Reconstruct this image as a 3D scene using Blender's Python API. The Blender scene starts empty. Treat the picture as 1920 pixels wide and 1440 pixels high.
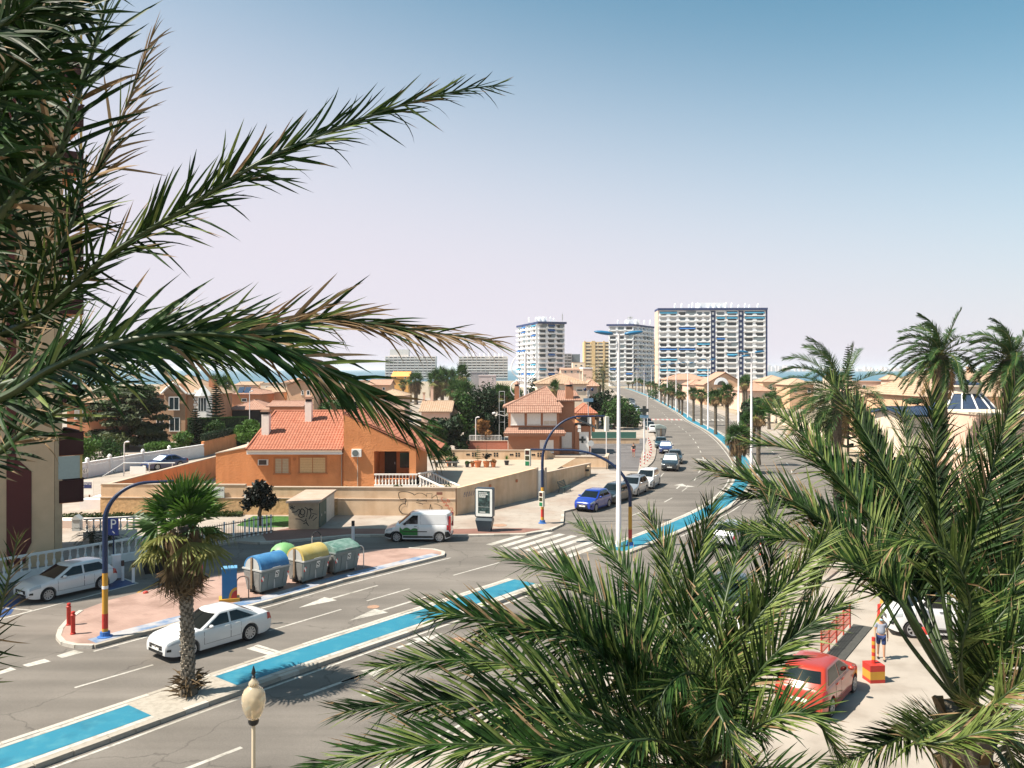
import bpy, bmesh, math, random
from mathutils import Vector, Matrix, Euler, noise
R = math.radians
rnd = random.Random(7)
scn = bpy.context.scene
COL = scn.collection
# ---------------------------------------------------------------- camera, sky, sun, exposure
FPX, U0, V0, CAMH = 1545.0, 960.0, 693.0, 11.0      # focal length, horizon and height measured in the 1920 px photograph
cam_d = bpy.data.cameras.new('camera'); cam = bpy.data.objects.new('camera', cam_d); COL.objects.link(cam)
cam.location = (0, 0, CAMH); cam.rotation_euler = (R(90), 0, 0)
cam_d.sensor_width = 36; cam_d.lens = FPX / 1920 * 36
cam_d.shift_y = -(720 - V0) / 1920
cam_d.clip_start = 0.1; cam_d.clip_end = 60000
scn.camera = cam
L_SUN = Vector((0.66, 0.20, -1.0)).normalized()      # direction the light travels
S_EL = math.asin(-L_SUN.z); S_AZ = math.atan2(-L_SUN.x, -L_SUN.y)
wd = bpy.data.worlds.new('World'); scn.world = wd; wd.use_nodes = True
nt = wd.node_tree; nt.nodes.clear()
def wn(t, **k):
    n = nt.nodes.new(t)
    for a, b in k.items(): setattr(n, a, b)
    return n
sky = wn('ShaderNodeTexSky', sky_type='NISHITA', sun_disc=False, sun_elevation=S_EL, sun_rotation=S_AZ, altitude=10, air_density=1.0, dust_density=1.2, ozone_density=1.5)
tc = wn('ShaderNodeTexCoord'); sx = wn('ShaderNodeSeparateXYZ'); nt.links.new(tc.outputs['Generated'], sx.inputs[0])
mr = wn('ShaderNodeMapRange'); mr.interpolation_type = 'SMOOTHSTEP'
# haze band of the summer sky: paler low down and towards the sun (west), smooth over the whole dome
ad = wn('ShaderNodeMath', operation='MULTIPLY_ADD'); nt.links.new(sx.outputs['X'], ad.inputs[0]); ad.inputs[1].default_value = 0.2
nt.links.new(sx.outputs['Z'], ad.inputs[2]); nt.links.new(ad.outputs[0], mr.inputs[0])
mr.inputs[1].default_value = 0.06; mr.inputs[2].default_value = 0.50; mr.inputs[3].default_value = 0.97; mr.inputs[4].default_value = 0.0
tint = wn('ShaderNodeMix', data_type='RGBA', blend_type='MULTIPLY'); tint.inputs[0].default_value = 1
nt.links.new(sky.outputs[0], tint.inputs[6]); tint.inputs[7].default_value = (0.83, 1.25, 1.11, 1)
mx = wn('ShaderNodeMix', data_type='RGBA'); nt.links.new(mr.outputs[0], mx.inputs[0])
nt.links.new(tint.outputs[2], mx.inputs[6]); mx.inputs[7].default_value = (6.2, 5.85, 6.55, 1)
bg = wn('ShaderNodeBackground'); bg.inputs[1].default_value = 0.0625
nt.links.new(mx.outputs[2], bg.inputs[0])
wo = wn('ShaderNodeOutputWorld'); nt.links.new(bg.outputs[0], wo.inputs[0])
sun_d = bpy.data.lights.new('sun', 'SUN'); sun = bpy.data.objects.new('sun', sun_d); COL.objects.link(sun)
sun_d.energy = 5.0; sun_d.angle = R(0.5); sun_d.color = (1.0, 0.915, 0.79)
sun.rotation_euler = L_SUN.to_track_quat('-Z', 'Y').to_euler(); sun.location = (-20, -5, 60)
vs = scn.view_settings; vs.view_transform = 'Standard'; vs.look = 'None'; vs.exposure = 1.08; vs.gamma = 1; vs.use_curve_mapping = False
scn.render.engine = 'CYCLES'
scn.cycles.max_bounces = 6; scn.cycles.transparent_max_bounces = 8; scn.cycles.volume_bounces = 1

# ---------------------------------------------------------------- helpers
def G(u, v, z=0.0):                       # point of the plane at height z seen at photo position (u, v)
    Y = FPX * (CAMH - z) / (v - V0)
    return Vector(((u - U0) * Y / FPX, Y, z))
def PX(u, v, Y):                          # point at distance Y seen at (u, v)
    return Vector(((u - U0) * Y / FPX, Y, CAMH - (v - V0) * Y / FPX))
def ux(u, Y): return (u - U0) * Y / FPX
def vz(v, Y): return CAMH - (v - V0) * Y / FPX
MATS = {}
def mk(name, rgb, rough=0.75, var=0.12, scale=2.0, bump=0.0, bscale=25.0, metal=0.0, coat=0.0, rgb2=None, thr=None, spec=0.4, detail=6.0, trans=0.0, emis=None):
    if name in MATS: return MATS[name]
    m = bpy.data.materials.new(name); m.use_nodes = True; t = m.node_tree; b = t.nodes['Principled BSDF']
    b.inputs['Roughness'].default_value = rough; b.inputs['Metallic'].default_value = metal
    b.inputs['Coat Weight'].default_value = coat; b.inputs['Coat Roughness'].default_value = 0.04
    b.inputs['Specular IOR Level'].default_value = spec
    tcn = t.nodes.new('ShaderNodeTexCoord')
    if var or rgb2:
        n = t.nodes.new('ShaderNodeTexNoise'); n.inputs['Scale'].default_value = scale; n.inputs['Detail'].default_value = detail; n.inputs['Roughness'].default_value = 0.62
        t.links.new(tcn.outputs['Object'], n.inputs['Vector'])
        rp = t.nodes.new('ShaderNodeValToRGB'); t.links.new(n.outputs['Fac'], rp.inputs[0])
        a = [max(0, c * (1 - var)) for c in rgb]; c2 = rgb2 or [min(1, c * (1 + var)) for c in rgb]
        rp.color_ramp.elements[0].color = (*a, 1); rp.color_ramp.elements[1].color = (*c2, 1)
        lo, hi = thr or (0.3, 0.7)
        rp.color_ramp.elements[0].position = lo; rp.color_ramp.elements[1].position = hi
        t.links.new(rp.outputs[0], b.inputs['Base Color'])
    else: b.inputs['Base Color'].default_value = (*rgb, 1)
    if bump:
        n2 = t.nodes.new('ShaderNodeTexNoise'); n2.inputs['Scale'].default_value = bscale; n2.inputs['Detail'].default_value = 4
        t.links.new(tcn.outputs['Object'], n2.inputs['Vector'])
        bn = t.nodes.new('ShaderNodeBump'); bn.inputs['Strength'].default_value = bump; bn.inputs['Distance'].default_value = 0.03
        t.links.new(n2.outputs['Fac'], bn.inputs['Height']); t.links.new(bn.outputs[0], b.inputs['Normal'])
    if trans:
        tr = t.nodes.new('ShaderNodeBsdfTranslucent'); ms = t.nodes.new('ShaderNodeMixShader'); ms.inputs[0].default_value = trans
        if var or rgb2: t.links.new(rp.outputs[0], tr.inputs[0])
        else: tr.inputs[0].default_value = (*rgb, 1)
        o = t.nodes['Material Output']; t.links.new(b.outputs[0], ms.inputs[1]); t.links.new(tr.outputs[0], ms.inputs[2]); t.links.new(ms.outputs[0], o.inputs[0])
    if emis: b.inputs['Emission Color'].default_value = (*emis[0], 1); b.inputs['Emission Strength'].default_value = emis[1]
    MATS[name] = m; return m

class MB:                                  # collects shapes; build() links them as ONE mesh object
    def __init__(s): s.v = []; s.f = []; s.mi = []; s.cur = 0; s.T = None
    def add(s, vs, fs):
        o = len(s.v)
        if s.T is None: s.v += [tuple(p) for p in vs]
        else: s.v += [tuple(s.T @ Vector(p)) for p in vs]
        for f in fs: s.f.append(tuple(o + i for i in f)); s.mi.append(s.cur)
        return s
    def box(s, x0, x1, y0, y1, z0, z1):
        return s.add([(x0,y0,z0),(x1,y0,z0),(x1,y1,z0),(x0,y1,z0),(x0,y0,z1),(x1,y0,z1),(x1,y1,z1),(x0,y1,z1)],
                     [(3,2,1,0),(4,5,6,7),(0,1,5,4),(1,2,6,5),(2,3,7,6),(3,0,4,7)])
    def wall(s, a, b, t, z0, z1, z1b=None):            # box along the line a-b, thickness t, sloping top
        a = Vector(a[:2]); b = Vector(b[:2]); d = (b - a).normalized(); n = Vector((-d.y, d.x)) * t / 2
        z2 = z1 if z1b is None else z1b
        p = [a - n, b - n, b + n, a + n]
        return s.add([(q.x, q.y, z0) for q in p] + [(p[0].x,p[0].y,z1),(p[1].x,p[1].y,z2),(p[2].x,p[2].y,z2),(p[3].x,p[3].y,z1)],
                     [(3,2,1,0),(4,5,6,7),(0,1,5,4),(1,2,6,5),(2,3,7,6),(3,0,4,7)])
    def prism(s, poly, z0, z1, bottom=True):
        n = len(poly)
        if sum(poly[i][0]*poly[(i+1)%n][1]-poly[(i+1)%n][0]*poly[i][1] for i in range(n)) < 0: poly = poly[::-1]
        vs = [(p[0],p[1],z0) for p in poly] + [(p[0],p[1],z1) for p in poly]
        fs = [tuple(range(n,2*n))] + [(i,(i+1)%n,n+(i+1)%n,n+i) for i in range(n)]
        if bottom: fs.append(tuple(range(n-1,-1,-1)))
        return s.add(vs, fs)
    def extr(s, poly, O, X, Yv, N, d):                  # polygon given in the plane (O,X,Y) pushed out along N by d
        n = len(poly); O, X, Yv, N = Vector(O), Vector(X), Vector(Yv), Vector(N)
        if sum(poly[i][0]*poly[(i+1)%n][1]-poly[(i+1)%n][0]*poly[i][1] for i in range(n)) * X.cross(Yv).dot(N) < 0: poly = poly[::-1]
        b = [O + X*p[0] + Yv*p[1] for p in poly]
        return s.add(b + [p + N*d for p in b], [tuple(range(n,2*n)), tuple(range(n-1,-1,-1))] + [(i,(i+1)%n,n+(i+1)%n,n+i) for i in range(n)])
    def sheet(s, poly, z):
        n = len(poly)
        if sum(poly[i][0]*poly[(i+1)%n][1]-poly[(i+1)%n][0]*poly[i][1] for i in range(n)) < 0: poly = poly[::-1]
        return s.add([(p[0],p[1],z) for p in poly], [tuple(range(n))])
    def tube(s, pts, r, n=8, cap=True):
        pts = [Vector(p) for p in pts]; m = len(pts); rs = r if isinstance(r, (list, tuple)) else [r]*m
        vs, fs = [], []; prev = None
        for i, p in enumerate(pts):
            d = (pts[min(i+1,m-1)] - pts[max(i-1,0)]).normalized()
            if prev is None: a = d.cross(Vector((0,0,1)) if abs(d.z) < 0.9 else Vector((0,1,0))).normalized()
            else: a = (prev - d*prev.dot(d)).normalized()
            prev = a; b = d.cross(a)
            for k in range(n):
                t = 2*math.pi*k/n; vs.append(p + (a*math.cos(t) + b*math.sin(t))*rs[i])
        for i in range(m-1):
            for k in range(n): fs.append((i*n+k, i*n+(k+1)%n, (i+1)*n+(k+1)%n, (i+1)*n+k))
        if cap: fs += [tuple(range(n-1,-1,-1)), tuple(range((m-1)*n, m*n))]
        return s.add(vs, fs)
    def lathe(s, prof, n=16, O=(0,0,0)):                # prof: (r, z) upwards
        vs, fs = [], []; m = len(prof)
        for r, z in prof:
            for k in range(n): t = 2*math.pi*k/n; vs.append((O[0]+r*math.cos(t), O[1]+r*math.sin(t), O[2]+z))
        for i in range(m-1):
            for k in range(n): fs.append((i*n+k, i*n+(k+1)%n, (i+1)*n+(k+1)%n, (i+1)*n+k))
        fs += [tuple(range(n-1,-1,-1)), tuple(range((m-1)*n, m*n))]
        return s.add(vs, fs)
    def ribbon(s, pts, w, N, lift=0.0):                 # flat stroke of width w in the plane with normal N
        N = Vector(N); pts = [Vector(p) + N*lift for p in pts]; m = len(pts); vs = []
        for i, p in enumerate(pts):
            d = (pts[min(i+1,m-1)] - pts[max(i-1,0)]).normalized(); a = N.cross(d).normalized()*w/2
            vs += [p - a, p + a]
        return s.add(vs, [(2*i, 2*i+2, 2*i+3, 2*i+1) for i in range(m-1)])
    def mesh(s, name, mats):
        me = bpy.data.meshes.new(name); me.from_pydata(s.v, [], s.f)
        for m in (mats if isinstance(mats, (list, tuple)) else [mats]): me.materials.append(m)
        if any(s.mi): me.polygons.foreach_set('material_index', s.mi)
        me.update(); return me
    def build(s, name, mats, parent=None, smooth=None, loc=None, rz=0.0):
        me = s.mesh(name, mats)
        if smooth is not None:
            me.polygons.foreach_set('use_smooth', [True]*len(me.polygons)); me.set_sharp_from_angle(angle=R(smooth))
        return link(name, me, parent, loc, rz)
def link(name, me, parent=None, loc=None, rz=0.0):
    o = bpy.data.objects.new(name, me); COL.objects.link(o)
    if parent is not None: o.parent = parent
    if loc is not None: o.location = loc
    if rz: o.rotation_euler = (0, 0, rz)
    return o
def blotch(m, scale, lo, hi, dark, amt=1.0, detail=6):       # multiplies stains, streaks or patches of wear into a material
    t = m.node_tree; b = t.nodes['Principled BSDF']; l = b.inputs['Base Color'].links
    tcn = t.nodes.new('ShaderNodeTexCoord'); mp = t.nodes.new('ShaderNodeMapping'); mp.inputs['Scale'].default_value = scale; n = t.nodes.new('ShaderNodeTexNoise'); n.inputs['Scale'].default_value = 1; n.inputs['Detail'].default_value = detail
    t.links.new(tcn.outputs['Object'], mp.inputs[0]); t.links.new(mp.outputs[0], n.inputs['Vector']); r = t.nodes.new('ShaderNodeValToRGB'); e = r.color_ramp.elements; e[0].position, e[1].position = lo, hi; e[0].color = (*dark,1); e[1].color = (1,1,1,1); t.links.new(n.outputs[0], r.inputs[0])
    x = t.nodes.new('ShaderNodeMix'); x.data_type = 'RGBA'; x.blend_type = 'MULTIPLY'; x.inputs[0].default_value = amt
    if l: t.links.new(l[0].from_socket, x.inputs[6])
    else: x.inputs[6].default_value = b.inputs['Base Color'].default_value
    t.links.new(r.outputs[0], x.inputs[7]); t.links.new(x.outputs[2], b.inputs['Base Color']); return m
def tag(o, label=None, cat=None, group=None, kind=None):
    if label: o['label'] = label
    if cat: o['category'] = cat
    if group: o['group'] = group
    if kind: o['kind'] = kind
    return o
def thing(name, label, cat, loc=(0,0,0), rz=0.0, group=None):
    o = bpy.data.objects.new(name, None); COL.objects.link(o); o.location = loc; o.rotation_euler = (0,0,rz); o.empty_display_size = 0.3
    return tag(o, label, cat, group)
def struct(mb, name, mat, smooth=None): return tag(mb.build(name, mat, smooth=smooth), kind='structure')
def dup(root, loc, rz=0.0, label=None, group=None, sc=None):
    def cp(o, par):
        c = o.copy(); COL.objects.link(c)
        if par is not None: c.parent = par
        for ch in o.children: cp(ch, c)
        return c
    r = cp(root, None); r.location = loc; r.rotation_euler = (0,0,rz)
    if sc: r.scale = sc if isinstance(sc, (tuple, list)) else (sc, sc, sc)
    if label: r['label'] = label
    if group: r['group'] = group
    return r
def lerp(a, b, t): return a + (b - a)*t
def interp(tab, x):
    if x <= tab[0][0]: return tab[0][1]
    for (a, p), (b, q) in zip(tab, tab[1:]):
        if x <= b: return p + (q - p)*(x - a)/(b - a)
    return tab[-1][1]
def spline(pts, step=1.0):                # smooth polyline through points (Catmull-Rom)
    pts = [Vector(p) for p in pts]; out = []
    for i in range(len(pts)-1):
        p0 = pts[max(i-1,0)]; p1 = pts[i]; p2 = pts[i+1]; p3 = pts[min(i+2,len(pts)-1)]
        n = max(1, int((p2-p1).length/step))
        for k in range(n):
            t = k/n; out.append(0.5*((2*p1)+(p2-p0)*t+(2*p0-5*p1+4*p2-p3)*t*t+(3*p1-p0-3*p2+p3)*t*t*t))
    out.append(pts[-1]); return out
FONT = None
def text_mesh(txt, size, align='CENTER'):
    c = bpy.data.curves.new('lettering', 'FONT'); c.body = txt; c.size = size; c.align_x = align; c.align_y = 'CENTER'; c.resolution_u = 3
    o = bpy.data.objects.new('lettering', c); COL.objects.link(o)
    dg = bpy.context.evaluated_depsgraph_get(); me = bpy.data.meshes.new_from_object(o.evaluated_get(dg))
    bpy.data.objects.remove(o); bpy.data.curves.remove(c); return me
def text_obj(txt, size, mat, parent, M, align='CENTER', name='lettering', sx=1.0):
    me = text_mesh(txt, size, align); me.materials.clear(); me.materials.append(mat)
    o = link(name, me, parent); o.matrix_local = M @ Matrix.Diagonal((sx,1,1,1)); return o
def facing(O, X, Yv):                     # matrix with local x along X and y along Y at O
    X = Vector(X).normalized(); Yv = Vector(Yv).normalized(); Z = X.cross(Yv)
    return Matrix(((X.x,Yv.x,Z.x,O[0]),(X.y,Yv.y,Z.y,O[1]),(X.z,Yv.z,Z.z,O[2]),(0,0,0,1)))
def blob(center, rad, n=2, seed=0, amp=0.25):           # lumpy ellipsoid for stones and dark crown cores
    bm = bmesh.new(); bmesh.ops.create_icosphere(bm, subdivisions=n, radius=1)
    vs = []
    for v in bm.verts:
        k = 1 + amp*noise.noise(v.co*1.7 + Vector((seed*3.1, seed*1.7, 0))); vs.append((center[0]+v.co.x*rad[0]*k, center[1]+v.co.y*rad[1]*k, center[2]+v.co.z*rad[2]*k))
    fs = [tuple(v.index for v in f.verts) for f in bm.faces]; bm.free(); return vs, fs
# ---------------------------------------------------------------- setting: ground, roads, pavements, markings, water
def asphalt(name, c, sc=0.35, ang=52):
    # worn asphalt: blotches, streaks drawn out along the driving direction, dark repairs and hair cracks
    m = bpy.data.materials.new(name); m.use_nodes = True; t = m.node_tree; b = t.nodes['Principled BSDF']; b.inputs['Roughness'].default_value = .9; b.inputs['Specular IOR Level'].default_value = .25
    N = lambda k, **kw: (lambda n: ([setattr(n, x, y) for x, y in kw.items()], n)[1])(t.nodes.new(k))
    tc_ = N('ShaderNodeTexCoord'); mp = N('ShaderNodeMapping'); mp.inputs['Rotation'].default_value = (0,0,R(-ang)); mp.inputs['Scale'].default_value = (.05,.8,1); t.links.new(tc_.outputs['Object'], mp.inputs[0])
    def noise_(vec, s, d, lo, hi, c0, c1):
        n = N('ShaderNodeTexNoise'); n.inputs['Scale'].default_value = s; n.inputs['Detail'].default_value = d; t.links.new(vec, n.inputs['Vector']); r = N('ShaderNodeValToRGB'); e = r.color_ramp.elements
        e[0].position, e[1].position = lo, hi; e[0].color = (*[c0]*3,1); e[1].color = (*[c1]*3,1); t.links.new(n.outputs[0], r.inputs[0]); return r.outputs[0]
    def mul(a, bb, f=1.0):
        x = N('ShaderNodeMix', data_type='RGBA', blend_type='MULTIPLY'); x.inputs[0].default_value = f; t.links.new(a, x.inputs[6]); t.links.new(bb, x.inputs[7]); return x.outputs[2]
    rgb = N('ShaderNodeRGB'); rgb.outputs[0].default_value = (*c,1); o = rgb.outputs[0]
    o = mul(o, noise_(tc_.outputs['Object'], sc, 10, .3, .7, .82, 1.14)); o = mul(o, noise_(mp.outputs[0], 1.0, 4, .35, .68, .80, 1.12)); o = mul(o, noise_(tc_.outputs['Object'], 55, 2, .3, .7, .80, 1.18)); o = mul(o, noise_(tc_.outputs['Object'], .09, 3, .36, .42, .86, 1.0))
    v = N('ShaderNodeTexVoronoi', feature='DISTANCE_TO_EDGE'); v.inputs['Scale'].default_value = .16; nz = N('ShaderNodeTexNoise'); nz.inputs['Scale'].default_value = 1.2; nz.inputs['Detail'].default_value = 5; t.links.new(tc_.outputs['Object'], nz.inputs['Vector'])
    ad_ = N('ShaderNodeVectorMath', operation='ADD'); sc_ = N('ShaderNodeVectorMath', operation='SCALE'); sc_.inputs['Scale'].default_value = 1.1; t.links.new(nz.outputs['Color'], sc_.inputs[0]); t.links.new(tc_.outputs['Object'], ad_.inputs[0]); t.links.new(sc_.outputs[0], ad_.inputs[1]); t.links.new(ad_.outputs[0], v.inputs['Vector'])
    r = N('ShaderNodeValToRGB'); e = r.color_ramp.elements; e[0].position = .001; e[1].position = .006; e[0].color = (.55,.55,.55,1); e[1].color = (1,1,1,1); t.links.new(v.outputs['Distance'], r.inputs[0]); o = mul(o, r.outputs[0], .8)
    t.links.new(o, b.inputs['Base Color']); n2 = N('ShaderNodeTexNoise'); n2.inputs['Scale'].default_value = 60; t.links.new(tc_.outputs['Object'], n2.inputs['Vector']); bn = N('ShaderNodeBump'); bn.inputs['Strength'].default_value = .25; bn.inputs['Distance'].default_value = .03; t.links.new(n2.outputs[0], bn.inputs['Height']); t.links.new(bn.outputs[0], b.inputs['Normal'])
    MATS[name] = m; return m
M_ground = mk('sandy_ground', (0.27,0.22,0.16), 0.95, 0.2, 0.15, bump=0.4, bscale=4)
M_asph = asphalt('worn_asphalt', (0.158,0.138,0.122))
M_asph2 = asphalt('lane_asphalt', (0.152,0.135,0.120), 0.22)
M_pave = mk('pale_paving', (0.305,0.265,0.228), 0.9, 0.10, 0.8, bump=0.15, bscale=18, detail=10)
M_white = mk('road_paint', (0.42,0.395,0.36), 0.7, 0, rgb2=(0.2,0.185,0.16), scale=5, thr=(0.48,0.74))
M_blue = mk('blue_paint', (0.014,0.165,0.25), 0.7, 0.10, 1.6, rgb2=(0.055,0.215,0.265), detail=12, thr=(0.5,0.85), bump=.1, bscale=40)
M_yel = mk('yellow_paint', (0.42,0.23,0.035), 0.7, 0.2, 2)
M_conc = mk('kerb_concrete', (0.33,0.295,0.25), 0.9, 0, rgb2=(0.18,0.155,0.125), scale=5, thr=(0.45,0.85), bump=0.3, bscale=30)
M_kerbw = mk('painted_kerb', (0.42,0.385,0.34), 0.85, 0, rgb2=(0.2,0.17,0.13), scale=6, thr=(0.5,0.8), bump=0.3, bscale=30)
M_lot = mk('lot_concrete', (0.30,0.26,0.222), 0.9, 0.12, 0.5, bump=0.15, bscale=30, detail=10)
M_grass = mk('lawn_green', (0.03,0.10,0.012), 0.9, 0.35, 3, bump=0.6, bscale=60)
def water_mat():
    m = mk('sea_water', (0.012,0.11,0.16), 0.35, 0.1, 0.004, spec=0.35)
    return m
def brick_mat(name, c1, c2, mortar, sx=1.0, bw=0.22, rh=0.11):
    m = mk(name, c1, 0.9, 0)
    t = m.node_tree; b = t.nodes['Principled BSDF']; n = t.nodes.new('ShaderNodeTexBrick'); tcn = t.nodes.new('ShaderNodeTexCoord')
    t.links.new(tcn.outputs['Object'], n.inputs['Vector']); n.inputs['Scale'].default_value = sx
    n.inputs['Color1'].default_value = (*c1,1); n.inputs['Color2'].default_value = (*c2,1); n.inputs['Mortar'].default_value = (*mortar,1)
    n.inputs['Mortar Size'].default_value = 0.012; n.inputs['Brick Width'].default_value = bw; n.inputs['Row Height'].default_value = rh
    n2 = t.nodes.new('ShaderNodeTexNoise'); n2.inputs['Scale'].default_value = 0.7; n2.inputs['Detail'].default_value = 8
    t.links.new(tcn.outputs['Object'], n2.inputs['Vector'])
    mx = t.nodes.new('ShaderNodeMix'); mx.data_type = 'RGBA'; mx.blend_type = 'MULTIPLY'; mx.inputs[0].default_value = 0.5
    rp = t.nodes.new('ShaderNodeValToRGB'); rp.color_ramp.elements[0].color = (0.6,0.58,0.56,1); rp.color_ramp.elements[0].position = 0.3; rp.color_ramp.elements[1].position = 0.65
    t.links.new(n2.outputs[0], rp.inputs[0]); t.links.new(n.outputs[0], mx.inputs[6]); t.links.new(rp.outputs[0], mx.inputs[7]); t.links.new(mx.outputs[2], b.inputs['Base Color'])
    return m
M_isl = brick_mat('island_paving', (0.36,0.235,0.195), (0.33,0.21,0.175), (0.28,0.20,0.165))
M_redb = brick_mat('red_brick_paving', (0.235,0.115,0.09), (0.2,0.095,0.072), (0.15,0.09,0.075))

blotch(M_pave, (.3,.3,.3), .36, .55, (.86,.78,.74)); blotch(M_pave, (2.5,2.5,1), .30, .42, (.80,.77,.74)); blotch(M_lot, (.5,.5,.5), .35, .5, (.84,.82,.80)); blotch(M_isl, (.8,.8,.8), .35, .5, (.78,.75,.73)); blotch(M_blue, (.9,.9,1), .30, .46, (.62,.72,.76)); blotch(M_white, (.35,.35,1), .36, .5, (.74,.73,.70))
MED = spline([Vector(p) for p in [(-26,8),(-20,15.6),(-14,23.3),(-10.8,27.6),(-6.8,32.7),(0.7,42.2),(6.2,49.6),(11,56.6),(16.6,66),(21.3,77),(24.6,87.5),(27.3,97),(30.4,113),(33.4,131),(35.9,150),(38.3,175),(39.9,187),(43.9,219),(55.2,327),(64,436),(68,495)]], 1.5)
NRM = []
for i in range(len(MED)):
    d = (MED[min(i+1,len(MED)-1)] - MED[max(i-1,0)]).normalized(); NRM.append(Vector((d.y, -d.x)))      # points to the right
def medY(Y):                               # index of the median point at distance Y
    return min(range(len(MED)), key=lambda i: abs(MED[i].y - Y))
def offp(i, d): return MED[i] + NRM[i]*d
def strip(i0, i1, d0, d1): return [offp(i, d0) for i in range(i0, i1+1)] + [offp(i, d1) for i in range(i1, i0-1, -1)]
def ribmesh(mb, i0, i1, d0, d1, z):        # road-following sheet as quads
    vs = []; 
    for i in range(i0, i1+1): a = offp(i,d0); b = offp(i,d1); vs += [(a.x,a.y,z),(b.x,b.y,z)]
    mb.add(vs, [(2*k, 2*k+1, 2*k+3, 2*k+2) for k in range(i1-i0)]); return mb
def medline(mb, Y, d, length, w, z):       # short dash along the road centred at Y
    i = medY(Y); t = Vector((-NRM[i].y, NRM[i].x)); c = offp(i,d)
    a = c - t*length/2; b = c + t*length/2; n = NRM[i]*w/2
    mb.add([(q.x,q.y,z) for q in (a-n,b-n,b+n,a+n)], [(3,2,1,0)] if True else [])

g = MB(); g.sheet([(-500,-80),(700,-80),(700,430),(520,620),(330,760),(120,900),(-90,760),(-200,640),(-330,600),(-500,560)], 0)
struct(g, 'ground', M_ground)
g = MB(); g.sheet([(-26000,-3000),(26000,-3000),(26000,40000),(-26000,40000)], -1.2); struct(g, 'sea', water_mat())
g = MB()
far = [(1500,5600),(2600,5200),(4600,5000),(7000,4900),(7000,5500),(4600,5600),(2600,5900)]
g.prism(far, -1.3, 1.5); struct(g, 'far_shore', mk('far_land', (0.33,0.28,0.22), 0.9, 0.2, 0.01))
N = len(MED)-1
g = MB(); g.sheet([(-60,2),(-4,2),(16,30),(22,52),(23,66),(24,80),(10,80),(4.9,66),(3,62),(-8,56),(-60,56)], 0.004); struct(g, 'side_street', M_asph)
g = MB(); ribmesh(g, 0, N, -10.6, 9.2, 0.008); struct(g, 'road', M_asph2)
# parking lot on the right, and the pavement along the right carriageway
LOT = [(-4,16),(70,10),(70,64),(44,84),(31,80)] + [tuple(offp(i, 12.0)) for i in range(medY(66), medY(28), -1)]
g = MB(); g.sheet(LOT, 0.016); struct(g, 'parking_lot', M_lot)
g = MB()
i0, i1 = medY(12), medY(420)
vs = []
for i in range(i0, i1+1):
    a = offp(i, 9.0); b = offp(i, 12.2); vs += [(a.x,a.y,0),(a.x,a.y,0.13),(b.x,b.y,0.13),(b.x,b.y,0)]
g.add(vs, [(4*k+j, 4*k+j+1, 4*k+j+5, 4*k+j+4) for k in range(i1-i0) for j in range(3)])
struct(g, 'right_pavement', M_pave)
# left pavement: from the railing round the corner and along the parking bays to the far end of the avenue
iA, iB = medY(75.5), medY(430)
KERB_A = [(-31,36.5),(-26.6,42.2),(-21.7,48.0),(-17.25,52.3),(-15.9,51.9),(-14.2,52.4),(-10.6,54.2),(-9.3,54.15),(-3.2,54.15),(0.85,54.6),(2.6,56.1),(3.5,58.0),(3.75,61.0),(3.9,63.3),(4.9,64.5)]
tail = [tuple(offp(i, -10.45)) for i in range(iA, iB+1)]
PAVE = KERB_A + [(6.9,67.6)] + tail + [(20,430),(-40,300),(-120,140),(-120,60),(-60,36.5)]
g = MB(); g.prism(PAVE, 0.0, 0.13, bottom=False); struct(g, 'left_pavement', M_pave)
g = MB(); g.sheet([(-15.6,52.3),(-14.2,52.75),(-10.6,54.5),(-9.3,54.5),(-3.2,54.5),(0.8,54.95),(2.2,56.2),(0.6,56.5),(-4,56.2),(-13.2,56.4),(-15.3,56.6),(-16.6,54.6)], 0.137); struct(g, 'brick_paving', M_redb)
# asphalt of the side lot by the brown house and the lane on the far left
g = MB(); g.sheet([tuple(G(u,v,0.13)[:2]) for u,v in [(1143,882),(1196,884),(1203,850),(1214,822),(1080,822),(1095,846),(1128,860)]], 0.137); struct(g, 'side_lot', asphalt('lot_asphalt', (0.125,0.115,0.115)))
g = MB(); g.sheet([(-62,70),(-33,66),(-31.5,84),(-36,104),(-41,112),(-52,100)], 0.137); struct(g, 'lane', mk('lane_concrete', (0.30,0.255,0.215), 0.9, 0.15, 0.4))
g = MB(); g.sheet([(-19.2,57.4),(-17.5,56.6),(-15.4,56.9),(-15.3,61.0),(-19.2,61.1)], 0.141); struct(g, 'lawn', M_grass)
# traffic island
ISL = [(-16.5,32.5),(-17.2,32.55),(-17.9,32.9),(-18.5,33.6),(-18.95,34.6),(-19.3,35.9),(-19.45,37.2),(-19.0,38.9),(-17.9,40.6),(-15.6,43.7),(-12.7,46.4),(-9.2,49.6),(-6.3,50.2),(-4.8,49.9),(-4.1,49.2),(-4.05,48.3),(-8.8,42.6),(-11.35,38.9),(-14.4,35.3)]
g = MB(); g.prism(ISL, 0.0, 0.13, bottom=False); isl = struct(g, 'traffic_island', M_isl)
g = MB(); g.add([(*p,0.136) for p in [(-16.55,32.75),(-14.5,35.45),(-11.5,39.0),(-8.95,42.75),(-4.25,48.35)]] + [(*p,0.136) for p in [(-17.1,33.2),(-15.1,35.9),(-12.05,39.45),(-9.45,43.2),(-4.75,48.75)]], [(i,i+1,i+6,i+5) for i in range(4)])
struct(g, 'painted_edge', mk('faded_blue_paint', (0.33,0.32,0.33), 0.8, 0, rgb2=(0.08,0.15,0.27), scale=0.9, thr=(0.42,0.6)))
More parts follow.
